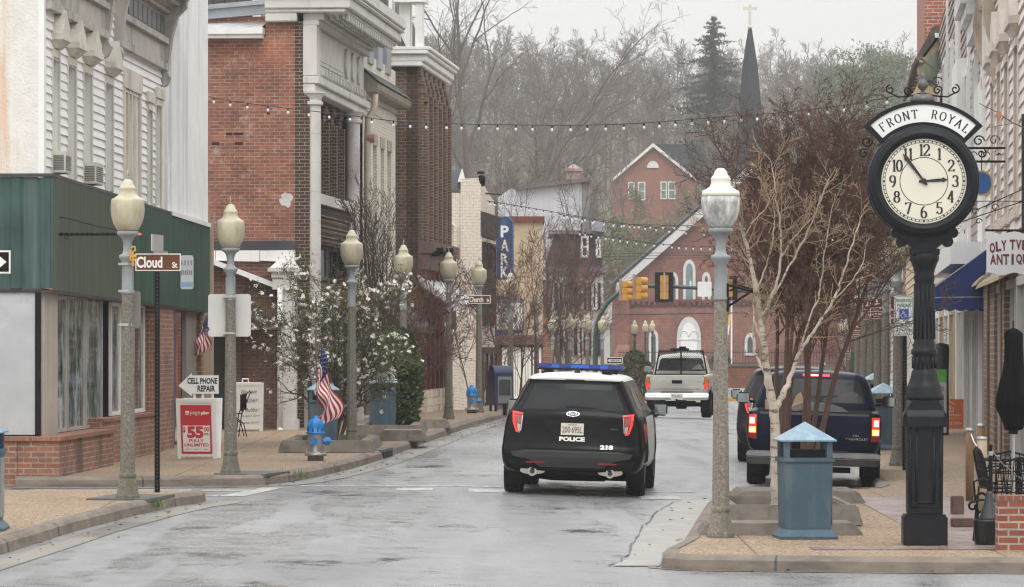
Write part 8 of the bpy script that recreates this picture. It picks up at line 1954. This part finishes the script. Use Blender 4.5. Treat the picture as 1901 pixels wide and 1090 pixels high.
# ------------------------------------------------------------------ trees
def branch(m, p, d, r, ln, lvl, o, rnd):
 "grow one branch and its children; o = options"
 n = max(2, int(ln / o['seg'][min(lvl, len(o['seg']) - 1)])); pts = [p.copy()]; rs = [r]; d = d.normalized()
 cv = o['curve'][min(lvl, len(o['curve']) - 1)]; up = o['up'][min(lvl, len(o['up']) - 1)]
 for i in range(n):
  d = (d + Vector((rnd.gauss(0, cv), rnd.gauss(0, cv), rnd.gauss(0, cv) + up))).normalized()
  pts.append(pts[-1] + d * (ln / n)); rs.append(max(r * (1 - (i + 1) / n * o['taper']), o['rmin']))
 sides = o['sides'][min(lvl, len(o['sides']) - 1)]
 m.tube(pts, rs, sides, 0, cap=False)
 if 'tips' in o and lvl >= o['levels'] - o.get('tiplv', 1): o['tips'].append((pts, d.copy()))
 if lvl >= o['levels']: return
 k = o['kids'][min(lvl, len(o['kids']) - 1)]; k = max(1, int(k * rnd.uniform(.75, 1.25)))
 for j in range(k):
  t = lerp(o['start'][min(lvl, len(o['start']) - 1)], 1.0, (j + rnd.random() * .9) / k); i = min(int(t * n), n - 1); f = t * n - i
  q = pts[i].lerp(pts[i + 1], clamp(f, 0, 1)); td = (pts[i + 1] - pts[i]).normalized()
  ang = R(rnd.uniform(*o['ang'][min(lvl, len(o['ang']) - 1)])); ax = td.cross(Vector((rnd.gauss(0, 1), rnd.gauss(0, 1), rnd.gauss(0, 1)))).normalized()
  nd = Matrix.Rotation(ang, 3, ax) @ td
  rr = max(rs[i] * rnd.uniform(*o['rk']), o['rmin']); ll = ln * rnd.uniform(*o['lk'][min(lvl, len(o['lk']) - 1)]) * (1 - .45 * t)
  branch(m, q, nd, rr, ll, lvl + 1, o, rnd)
def tree_mesh(name, seed, o, h, r, lean=(0, 0), mats=None, parent=None):
 rnd = random.Random(seed); m = MB(); branch(m, Vector((0, 0, -.1)), Vector((lean[0], lean[1], 1)), r, h, 0, o, rnd); return m
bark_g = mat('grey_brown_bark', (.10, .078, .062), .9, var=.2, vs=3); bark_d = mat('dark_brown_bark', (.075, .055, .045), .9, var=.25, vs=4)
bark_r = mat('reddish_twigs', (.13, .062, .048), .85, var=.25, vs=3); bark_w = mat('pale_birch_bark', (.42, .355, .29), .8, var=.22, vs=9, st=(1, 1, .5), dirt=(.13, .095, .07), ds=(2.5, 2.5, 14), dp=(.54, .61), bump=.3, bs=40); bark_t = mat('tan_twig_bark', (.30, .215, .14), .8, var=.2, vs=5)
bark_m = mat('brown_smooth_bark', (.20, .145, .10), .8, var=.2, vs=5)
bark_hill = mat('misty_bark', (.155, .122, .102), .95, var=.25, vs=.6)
OH = dict(seg=[1.2, .9, .8, .6], curve=[.05, .14, .2, .25], up=[.02, .06, .05, .03], taper=.85, rmin=.026, sides=[6, 4, 3, 3], levels=3, kids=[15, 9, 7], start=[.25, .2, .15], ang=[(25, 60), (25, 60), (25, 65)], rk=(.45, .65), lk=[(.4, .62), (.4, .65), (.4, .6)])
hillv = []
for s in range(7):
 o = dict(OH);
 if s % 3 == 1: o['kids'] = [10, 8, 6]; o['start'] = [.45, .2, .15]
 if s % 3 == 2: o['ang'] = [(18, 42), (20, 50), (25, 60)]
 m = tree_mesh('t', 100 + s, o, 12.5, .24); hillv.append(m)
hroots = []
for s, m in enumerate(hillv):
 t = thing('bare_tree', (0, 0, 0), 'bare grey brown tree among the misty woods on the hillside', 'tree', 0, 'bare trees of the misty hillside wood')
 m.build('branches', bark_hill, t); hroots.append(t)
rnd = random.Random(31); used = 0; cnt = 0
spots = []
for row, (y0, y1, n) in enumerate(((330, 380, 26), (380, 440, 46), (440, 520, 64), (520, 610, 70), (610, 690, 74))):
 for i in range(n):
  y = rnd.uniform(y0, y1); half = 1000 / FPX * y; x = lerp(-.16 * y, .118 * y, (i + rnd.random()) / n)
  px = CX + x * FPX / y
  if px < 760 and y < 420: continue
  if y < 392 and 1120 < px < 1310: continue
  spots.append((x, y))
for i, (x, y) in enumerate(spots):
 sc_ = rnd.uniform(.85, 1.3)
 if i < 7: t = hroots[i]; t.location = (x, y, hillz(x, y) - .2); t.scale = (sc_,) * 3; t.rotation_euler.z = rnd.uniform(0, 6.28)
 else:
  src = hroots[rnd.randrange(7)]; dup(src, (x, y, hillz(x, y) - .2), src['label'], rnd.uniform(0, 6.28), None, sc_)
print('hill trees', len(spots))
# undergrowth and twig haze of the wood, greenish in places
m = MB(); rnd = random.Random(12)
for i in range(30000):
 y = rnd.uniform(300, 640); x = rnd.uniform(-.16 * y, .118 * y); z = hillz(x, y); h = rnd.uniform(.5, 2.4) * rnd.choice((1, 1, 1.6)); a = rnd.uniform(0, 6.28); px = CX + x * FPX / y
 w_ = rnd.uniform(.02, .06); dx, dy = math.cos(a) * w_, math.sin(a) * w_; tx_, ty_ = rnd.gauss(0, .6), rnd.gauss(0, .6)
 m.add([(x - dx, y - dy, z), (x + dx, y + dy, z), (x + tx_, y + ty_, z + h)], [(0, 1, 2)])
tag(m.build('undergrowth', mat('undergrowth_stems', (.13, .105, .068), .9, var=.3, vs=.2)), 'brown brush and saplings covering the wooded hillside', 'undergrowth', kind='stuff')
m = MB()
for i in range(9000):
 y = rnd.uniform(292, 380); x = rnd.uniform(.012 * y, .062 * y) if rnd.random() < .6 else rnd.uniform(-.03 * y, .03 * y); z = hillz(x, y) + rnd.uniform(0, 3.2) * rnd.random()
 a, b = Vector((rnd.gauss(0, 1), rnd.gauss(0, 1), rnd.gauss(0, 1))).normalized() * rnd.uniform(.1, .22), Vector((rnd.gauss(0, 1), rnd.gauss(0, 1), rnd.gauss(0, 1))).normalized() * .11
 c = Vector((x, y, z)); m.add([c - a, c + b, c + a, c - b], [(0, 1, 2, 3)])
tag(m.build('spring_shrubs', mat('spring_green_leaf', (.19, .185, .065), .8, var=.35, vs=.3)), 'yellow green budding shrubs at the foot of the hill behind the church', 'shrubs', kind='stuff')
# budding trees and shrubs below the hill house and behind the roofs
bud = thing('budding_tree', (0, 0, 0), 'small budding tree with yellow green leaves at the foot of the wooded hill', 'tree', 0, 'budding trees at the foot of the hill')
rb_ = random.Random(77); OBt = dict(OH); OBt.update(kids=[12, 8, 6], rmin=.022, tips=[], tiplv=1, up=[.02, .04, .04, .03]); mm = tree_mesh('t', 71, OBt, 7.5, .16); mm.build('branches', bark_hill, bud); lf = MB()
for pts, d_ in OBt['tips']:
 for k in range(3):
  c = rb_.choice(pts) + Vector((rb_.gauss(0, .18), rb_.gauss(0, .18), rb_.gauss(0, .18))); a = Vector((rb_.gauss(0, 1), rb_.gauss(0, 1), rb_.gauss(0, 1))).normalized() * rb_.uniform(.07, .16); b = a.orthogonal().normalized() * .07; lf.add([c - a, c + b, c + a, c - b], [(0, 1, 2, 3)])
lf.build('leaves', mat('spring_green_leaf', (.16, .15, .06), .8, var=.35, vs=.3), bud); rnd = random.Random(78); k = 0
for (pa, pb, ya, yb, n) in ((1085, 1290, 318, 374, 24), (850, 1080, 330, 400, 20)):
 for i in range(n):
  px = lerp(pa, pb, (i + rnd.random()) / n); y = rnd.uniform(ya, yb); x = (px - CX) * y / FPX; L_ = (x, y, hillz(x, y) - .2); sc_ = rnd.uniform(.75, 1.15)
  if k == 0: bud.location = L_
  else: dup(bud, L_, bud['label'], rnd.uniform(0, 6), None, sc_)
  k += 1
# big hillside trees at the top left, with strong forked trunks
OB = dict(OH); OB.update(seg=[1.4, 1.0, .7, .5], levels=4, kids=[7, 6, 5, 4], start=[.35, .25, .2, .15], rmin=.014, sides=[7, 6, 4, 3, 3], curve=[.07, .13, .18, .2], lk=[(.5, .75), (.4, .65), (.4, .6), (.4, .6)], rk=(.5, .72), ang=[(18, 45), (22, 55), (25, 60), (25, 60)])
for i, (px, y, h, r, lean, lab, k) in enumerate(((838, 330, 30, .42, (.02, 0), 'tall forked bare tree nearest the white cornice at the top of the hill', 1), (872, 345, 32, .46, (.06, 0), 'tall bare tree with long limbs arching right over the wooded slope', 2), (905, 355, 27, .42, (.13, .05), 'large bare tree leaning right toward the skyline gap', 3), (962, 365, 25, .36, (.08, 0), 'broad bare tree in the middle of the wooded slope', 4), (800, 335, 31, .42, (-.05, 0), 'bare tree with upright limbs just right of the white dormer', 5), (1010, 370, 18, .32, (.08, 0), 'bare tree with dark limbs left of the hill house', 6), (1170, 352, 13, .26, (.05, 0), 'bare tree standing directly before the hill house gable', 7), (1222, 350, 12, .22, (.06, 0), 'forked bare tree covering the right half of the hill house', 8), (1268, 346, 11, .2, (-.05, 0), 'bare tree at the right corner of the hill house', 9))):
 x = (px - CX) * y / FPX; t = thing('bare_tree', (x, y, hillz(x, y) - .2), lab, 'tree', 0, None)
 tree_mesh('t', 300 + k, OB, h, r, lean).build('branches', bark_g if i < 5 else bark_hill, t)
# conifers
def conifer(px, pyt, d, hh, rad, label, seed, col, kind):
 S = FPX / d; z1 = CH + (HY - pyt) / S; x = (px - CX) / S; t = thing(kind, (x, d, z1 - hh), label, 'tree'); rnd = random.Random(seed)
 MB().tube([(0, 0, 0), (0, 0, hh * .97)], [.3, .03], 6).build('trunk', bark_d, t); m = MB(); L_ = 46
 for i in range(L_):
  f = i / L_; z = hh * (1 - f * .92) - .1; rr = rad * (f ** .62) * rnd.uniform(.7, 1.15) + .12
  for j in range(7):
   if rnd.random() < .16: continue
   a = rnd.uniform(0, 6.28); l_ = rr * rnd.uniform(.75, 1.1); dr = Vector((math.cos(a), math.sin(a), rnd.uniform(-.35, .1) - .12))
   n = max(4, int(l_ * 5))
   for k in range(n):
    u = (k + rnd.random()) / n; c = Vector((0, 0, z)) + dr * l_ * u + Vector((0, 0, .28 * u * u * l_ * .4)); sz = .34 * (1 - .35 * u) + .05
    for q in range(4):
     v = Vector((rnd.gauss(0, 1), rnd.gauss(0, 1), rnd.gauss(-.5, .6))).normalized() * sz * 1.3; w2 = Vector((rnd.gauss(0, 1), rnd.gauss(0, 1), rnd.gauss(0, 1))).normalized() * sz * .28
     m.add([c, c + v * .5 + w2, c + v, c + v * .5 - w2], [(0, 1, 2, 3)])
 m.build('foliage', mat(kind + '_needles', col, .8, var=.4, vs=.8), t); return t
conifer(1325, 33, 430, 20, 7.6, 'tall dark spruce rising above the wood left of the church spire', 1, (.035, .048, .032), 'spruce_tree')
def pine(px, pyt, d, hh, rad, label, seed):
 S = FPX / d; z1 = CH + (HY - pyt) / S; t = thing('pine_tree', ((px - CX) / S, d, z1 - hh), label, 'tree', 0, None); rnd = random.Random(seed); m = MB()
 MB().tube([(0, 0, 0), (0, 0, hh * .9)], [.3, .05], 6).build('trunk', bark_d, t)
 for c_ in range(130):
  f = rnd.random(); z = hh * lerp(.2, .98, f); rr = rad * math.sqrt(max(.05, 1 - ((f - .45) / .58) ** 2)); a = rnd.uniform(0, 6.28); q = rr * rnd.uniform(.35, 1.0); cc = Vector((q * math.cos(a), q * math.sin(a), z)); cs = rnd.uniform(.35, .95)
  for k in range(95):
   c = cc + Vector((rnd.gauss(0, cs), rnd.gauss(0, cs), rnd.gauss(0, cs * .55))); v = Vector((rnd.gauss(0, .7), rnd.gauss(0, .7), rnd.gauss(.7, .6))).normalized() * rnd.uniform(.3, .6); w2 = Vector((rnd.gauss(0, 1), rnd.gauss(0, 1), rnd.gauss(0, 1))).normalized() * .085
   m.add([c, c + v * .5 + w2, c + v, c + v * .5 - w2], [(0, 1, 2, 3)])
 m.build('foliage', mat('pine_needles', (.145, .17, .10), .8, var=.35, vs=.5), t)
pine(1600, 88, 400, 24, 6.0, 'tall soft green pine, tallest of the evergreens left of the clock', 1); pine(1655, 102, 410, 22, 5.0, 'soft green pine directly above the clock arch', 2); pine(1560, 120, 405, 20, 4.2, 'shorter soft green pine at the left edge of the evergreens', 3); pine(1630, 190, 380, 16, 5.0, 'low spreading pine in front of the evergreens behind the clock', 4)
# ------------------------------------------------------------------ street trees
def limb(m, pts, radii, sides=10, sm=6):
 W = pts; out = []; rr = []
 for i in range(len(W) - 1):
  p0, p1, p2, p3 = W[max(i - 1, 0)], W[i], W[i + 1], W[min(i + 2, len(W) - 1)]
  for k in range(sm):
   u = k / sm; out.append(.5 * ((2 * p1) + (p2 - p0) * u + (2 * p0 - 5 * p1 + 4 * p2 - p3) * u * u + (3 * p1 - p0 - 3 * p2 + p3) * u ** 3)); rr.append(lerp(radii[i], radii[i + 1], u))
 out.append(W[-1]); rr.append(radii[-1]); gj = random.Random(len(out)); rr = [a * gj.uniform(.9, 1.12) for a in rr]; out = [out[0]] + [p + Vector((gj.gauss(0, .006), gj.gauss(0, .006), 0)) for p in out[1:-1]] + [out[-1]]; m.tube(out, rr, sides, 0); return out, rr
# pale barked tree at the bin: limbs follow the photograph's branching
dT = 41.0; o0 = Vector(gp(1440, dT)); ST = FPX / dT
bt_ = thing('pale_bark_tree', o0, 'bare tree with pale birch like bark and forking limbs rising behind the blue bin', 'tree')
rnd = random.Random(17)
def q_(px, py, dd=0.0): return P(px, py, dT + dd) - o0
tr = MB(); tw = MB()
limbs = [
 ([(1440, 975, 0), (1441, 900, 0), (1439, 830, 0), (1437, 770, 0), (1425, 700, .0), (1418, 640, -.05), (1413, 590, -.05), (1404, 540, -.1), (1394, 490, -.1), (1382, 440, -.15), (1362, 395, -.2)], [25, 22, 21, 20, 15, 14, 13, 11.5, 10, 8, 5]),
 ([(1437, 770, 0), (1447, 745, .1), (1462, 715, .2), (1475, 680, .3), (1484, 655, .3), (1515, 610, .4), (1545, 560, .5), (1565, 510, .6), (1580, 460, .6), (1600, 400, .7)], [15, 13, 11, 10, 9, 7.5, 6, 5, 4, 2.5]),
 ([(1413, 590, -.05), (1425, 570, -.2), (1440, 530, -.3), (1450, 480, -.3), (1448, 420, -.35), (1440, 360, -.4), (1432, 300, -.4)], [8, 8, 7, 6, 5, 4, 2]),
 ([(1425, 570, -.2), (1452, 520, -.1), (1478, 470, 0), (1500, 430, .1), (1520, 380, .1), (1540, 330, .2)], [6, 5.5, 5, 4, 3, 1.5]),
 ([(1404, 540, -.1), (1420, 500, -.1), (1432, 460, -.2), (1438, 400, -.2), (1430, 350, -.3)], [5, 4.5, 4, 3, 1.5]),
 ([(1418, 640, 0), (1405, 610, .2), (1398, 580, .3), (1402, 545, .3)], [6, 5.5, 4, 3]),
 ([(1484, 655, .3), (1500, 600, .2), (1520, 545, .2), (1530, 480, .1), (1538, 420, .1), (1552, 360, 0)], [6, 5, 4, 3.5, 2.5, 1.2]),
 ([(1382, 440, -.15), (1400, 410, -.3), (1422, 385, -.4), (1440, 340, -.4)], [4, 3.5, 3, 1.5]),
 ([(1545, 560, .5), (1575, 530, .4), (1600, 490, .4), (1612, 440, .4)], [4, 3.2, 2.5, 1.2]),
 ([(1394, 490, -.1), (1370, 470, -.3), (1330, 440, -.4), (1310, 420, -.5)], [3, 2.5, 2, 1]),
 ([(1450, 480, -.3), (1475, 440, -.5), (1510, 400, -.6), (1530, 350, -.6)], [4, 3.2, 2.4, 1.2]),
 ([(1437, 770, 0), (1428, 720, .25), (1418, 690, .4), (1402, 655, .5), (1398, 610, .6), (1405, 560, .6)], [11, 8, 7, 6, 5, 3]),
]
OT = dict(seg=[.12, .1, .08], curve=[.16, .2, .22], up=[.10, .08, .05], taper=.8, rmin=.0022, sides=[5, 4, 3], levels=2, kids=[5, 3], start=[.15, .2], ang=[(25, 65), (30, 70)], rk=(.5, .7), lk=[(.35, .6), (.35, .6)])
for pts, rad in limbs:
 W = [q_(*p) for p in pts]; rr = [r / 2.25 / ST * (1 if r > 10 else .82) for r in rad]; out, ro = limb(tr, W, rr, 12 if rad[0] > 9 else 7)
 n = len(out)
 for k in range(int(n * .3), n):
  if rad[0] < 7 or k > n * .5:
   if rnd.random() < .6:
    td = (out[min(k + 1, n - 1)] - out[k - 1]).normalized(); ax = td.cross(Vector((rnd.gauss(0, 1), rnd.gauss(0, 1), rnd.gauss(0, 1)))).normalized(); nd = Matrix.Rotation(R(rnd.uniform(25, 70)), 3, ax) @ td
    branch(tw, out[k], nd, max(ro[k] * .45, .004), rnd.uniform(.2, .5), 0, OT, rnd)
tr.build('trunk', bark_w, bt_, True); tw.build('twigs', bark_t, bt_, True)
# dark crape myrtle behind it
dM = 44.6; o1 = Vector(gp(1474, dM)); cm = thing('crape_myrtle', o1, 'dark multi stemmed crape myrtle with dense reddish bare twigs behind the pale barked tree', 'tree')
OM = dict(seg=[.35, .25, .16, .12, .09], curve=[.05, .10, .15, .18, .2], up=[.05, .05, .05, .04, .03], taper=.86, rmin=.0030, sides=[8, 5, 3, 3, 3], levels=4, kids=[15, 10, 6, 4], start=[.52, .15, .15], ang=[(22, 55), (20, 50), (25, 60)], rk=(.42, .6), lk=[(.40, .62), (.36, .58), (.38, .6)], tips=[], tiplv=1)
m = MB(); rnd = random.Random(5)
for k in range(9):
 a = 2 * math.pi * k / 9 + rnd.uniform(-.3, .3); tilt = rnd.uniform(.04, .30); ln = rnd.uniform(3.8, 4.4) * (1.0 - .3 * tilt)
 branch(m, Vector((.12 * math.cos(a), .12 * math.sin(a), -.1)), Vector((math.cos(a) * tilt, math.sin(a) * tilt, 1)), rnd.uniform(.034, .05), ln, 0, OM, rnd)
m.build('branches', mat('crape_bark', (.090, .050, .036), .85, var=.35, vs=3), cm)
s = MB()
for pts, d_ in OM['tips']:
 if rnd.random() < .10:
  for k in range(5):
   c = pts[-1] + Vector((rnd.gauss(0, .03), rnd.gauss(0, .03), rnd.gauss(0, .04))); s.lathe([(.001, -.009), (.006, 0), (.001, .009)], 4, c)
s.build('seed_heads', mat('rust_seed', (.14, .055, .035), .8, var=.4, vs=9), cm)
# magnolia with white flowers
dG = 67.6; o2 = Vector(gp(618, dG)); mg = thing('magnolia', o2, 'small spreading magnolia covered in white star flowers behind the hydrant flag', 'tree')
OG = dict(seg=[.3, .22, .15, .12], curve=[.08, .14, .2, .2], up=[.02, .03, .02, .02], taper=.85, rmin=.004, sides=[7, 5, 4, 3], levels=3, kids=[10, 8, 6], start=[.18, .2, .15], ang=[(25, 60), (25, 65), (30, 70)], rk=(.5, .7), lk=[(.45, .7), (.4, .62), (.35, .55)], tips=[], tiplv=2)
m = MB(); rnd = random.Random(9)
for k in range(7):
 a = 2 * math.pi * k / 7 + .3; tilt = rnd.uniform(.10, .42); branch(m, Vector((.1 * math.cos(a), .1 * math.sin(a), -.05)), Vector((math.cos(a) * tilt, math.sin(a) * tilt * .8, 1)), rnd.uniform(.03, .05), rnd.uniform(2.0, 2.8), 0, OG, rnd)
m.build('branches', mat('magnolia_bark', (.085, .065, .05), .85, var=.2), mg)
fl_ = MB(); lf = MB()
cand = [(pts[-1], d_) for pts, d_ in OG['tips']]; rnd.shuffle(cand)
for i, (c, d_) in enumerate(cand):
 if i < 520 and (c.z > 1.1 or rnd.random() < .4):
  for b in range(rnd.choice((1, 1, 2))):
   cc = c + Vector((rnd.gauss(0, .04), rnd.gauss(0, .04), rnd.gauss(0, .04))); n = 9; tl = Vector((rnd.gauss(0, .5), rnd.gauss(-.4, .5), rnd.gauss(.5, .4))).normalized(); ax = tl.orthogonal().normalized(); bx2 = tl.cross(ax)
   for k in range(n):
    a = 2 * math.pi * k / n + rnd.uniform(-.2, .2); u = ax * math.cos(a) + bx2 * math.sin(a); v = tl.cross(u); L_ = rnd.uniform(.035, .06); w2 = L_ * .24
    fl_.add([cc, cc + u * L_ * .55 + v * w2 + tl * .012, cc + u * L_ - tl * rnd.uniform(-.02, .025), cc + u * L_ * .55 - v * w2 + tl * .012], [(0, 1, 2, 3)])
 if rnd.random() < .75:
  for b in range(6):
   cc = c + Vector((rnd.gauss(0, .07), rnd.gauss(0, .07), rnd.gauss(0, .07))); v = Vector((rnd.gauss(0, 1), rnd.gauss(0, 1), rnd.gauss(.5, 1))).normalized() * .045; w2 = v.cross(Vector((rnd.gauss(0, 1), rnd.gauss(0, 1), 1))).normalized() * .011
   lf.add([cc, cc + v * .5 + w2, cc + v, cc + v * .5 - w2], [(0, 1, 2, 3)])
fl_.build('blossom', mat('white_petals', (.80, .77, .72), .6, var=.06, vs=9), mg); lf.build('leaf_buds', mat('olive_buds', (.15, .145, .05), .7, var=.35, vs=5), mg)
hedge(738, 612, 792, 88, 75, 'dense dark green conical shrub right of the second blue bin', 11, 'arborvitae', (.045, .075, .018), 9000)
# tall bare columnar tree against the ivory building
OC = dict(seg=[.5, .35, .25, .2], curve=[.04, .09, .13, .16], up=[.03, .09, .08, .06], taper=.86, rmin=.005, sides=[6, 4, 3, 3], levels=3, kids=[13, 7, 5], start=[.12, .15, .15], ang=[(14, 30), (16, 38), (20, 50)], rk=(.42, .62), lk=[(.4, .62), (.4, .6), (.35, .55)])
def bare(px, d, h, r, o, seed, label, m_, stems=1, tilt=.1, name='bare_street_tree'):
 t = thing(name, gp(px, d, KERB if d < 102 else .1), label, 'tree'); rnd = random.Random(seed); m = MB()
 for k in range(stems): a = 2 * math.pi * k / stems + .5; branch(m, Vector((.05 * math.cos(a), .05 * math.sin(a), -.1)), Vector((math.cos(a) * tilt * (stems > 1), math.sin(a) * tilt * (stems > 1), 1)), r * (1 if stems == 1 else .7), h * rnd.uniform(.88, 1.0), 0, o, rnd)
 m.build('branches', m_, t); return t
bare(702, 80, 4.4, .06, OC, 41, 'slender bare columnar tree climbing in front of the ivory building', bark_d, 5, .10)
OS = dict(OC); OS.update(kids=[12, 8, 6], ang=[(25, 50), (22, 48), (25, 60)], up=[.02, .06, .05, .04], rmin=.006, start=[.25, .15, .15], lk=[(.5, .75), (.4, .65), (.4, .6)])
bare(762, 83, 3.2, .035, OS, 43, 'thin young bare tree beside the maroon shop front', bark_r, 3, .2)
bare(1047, 160, 9.2, .2, OS, 44, 'dark bare street tree with thick trunk and broad crown before the white house', bark_d, 2, .12)
bare(1010, 112, 5.2, .05, OS, 45, 'slim reddish bare tree in front of the yellow theatre wall', bark_r, 2, .15)
bare(958, 106, 4.2, .05, OS, 46, 'slim bare tree overlapping the blue theatre marquee', bark_d, 2, .18)
bare(1080, 162, 6.6, .05, OS, 47, 'thin bare tree with reddish upright twigs right of the thick trunked tree', bark_r, 3, .2)
bare(885, 97, 3.4, .03, OS, 48, 'wispy bare sapling against the beige wall', bark_r, 2, .22)
bare(1600, 125, 4.2, .06, OS, 49, 'bare tree farther along the right pavement behind the brown signs', bark_r, 3, .25)
# drifted twig across the upper right corner
tg = thing('hanging_twig', P(1862, 232, 30), 'thin bare twig with one rust leaf hanging in at the right edge', 'twig'); o_ = tg.location
m = MB(); m.tube([P(1818, 192, 30) - o_, P(1850, 208, 30) - o_, P(1880, 228, 30) - o_, P(1935, 252, 30) - o_], [.003, .004, .005, .009], 5); m.tube([P(1830, 238, 30) - o_, P(1880, 229, 30) - o_], [.002, .003], 4); m.build('stem', mat('twig_brown', (.10, .055, .045), .7), tg)
m = MB(); m.prism([(P(1850, 206, 30) - o_).xz, (P(1858, 208, 30) - o_).xz, (P(1860, 216, 30) - o_).xz, (P(1854, 224, 30) - o_).xz, (P(1850, 216, 30) - o_).xz], 'y', -.01, .01); m.build('leaf', mat('rust_leaf', (.36, .16, .09), .7), tg)
# parts that came out of one builder as separate pieces become one object each
SPLIT = ('corner_board', 'brick_base', 'brick_pier', 'shutter', 'timber_post', 'lantern', 'clamp_band', 'lintel', 'railings_post', 'dormer_trim', 'leg', 'brick_gap', 'pilaster', 'frieze_louver', 'light_module', 'iron_scroll', 'bracket')
for o in list(COL.objects):
 if o.type != 'MESH' or o.parent is None or o.data.users > 1 or o.name.split('.')[0] not in SPLIT: continue
 bm = bmesh.new(); bm.from_mesh(o.data); bm.verts.ensure_lookup_table(); seen = {}; k = 0
 for v in bm.verts:
  if v.index in seen: continue
  st = [v]; seen[v.index] = k
  while st:
   for e in st.pop().link_edges:
    for x in e.verts:
     if x.index not in seen: seen[x.index] = k; st.append(x)
  k += 1
 bm.free()
 if 1 < k < 40:
  for i in range(k):
   bm = bmesh.new(); bm.from_mesh(o.data); bmesh.ops.delete(bm, geom=[v for v in bm.verts if seen[v.index] != i], context='VERTS')
   me = bpy.data.meshes.new(o.data.name); bm.to_mesh(me); bm.free()
   for q in o.data.materials: me.materials.append(q)
   c = o.copy(); c.data = me; COL.objects.link(c)
  bpy.data.objects.remove(o)
# far buildings reach down to the falling ground
for o in list(COL.objects):
 if o.type == 'MESH' and o.parent is not None:
  r = o.parent
  while r.parent: r = r.parent
  if r.get('category') in ('building', 'church') and r.location.y > 90:
   for v in o.data.vertices:
    if abs(v.co.z) < .03: v.co.z = -1.7
# ------------------------------------------------------------------ haze
hz = MB(); hz.box(-260, 260, -15, 1060, -2.8, 75)
hm = bpy.data.materials.new('haze'); hm.use_nodes = True; hn = hm.node_tree; hn.nodes.clear()
ho = hn.nodes.new('ShaderNodeOutputMaterial'); hv = hn.nodes.new('ShaderNodeVolumePrincipled')
hv.inputs['Color'].default_value = (.93, .93, .92, 1); hv.inputs['Density'].default_value = .00045; hv.inputs['Anisotropy'].default_value = .2
hn.links.new(hv.outputs[0], ho.inputs['Volume'])
tag(hz.build('haze', hm), 'thin pale mist lying over the street and wooded hill', 'haze', kind='stuff')
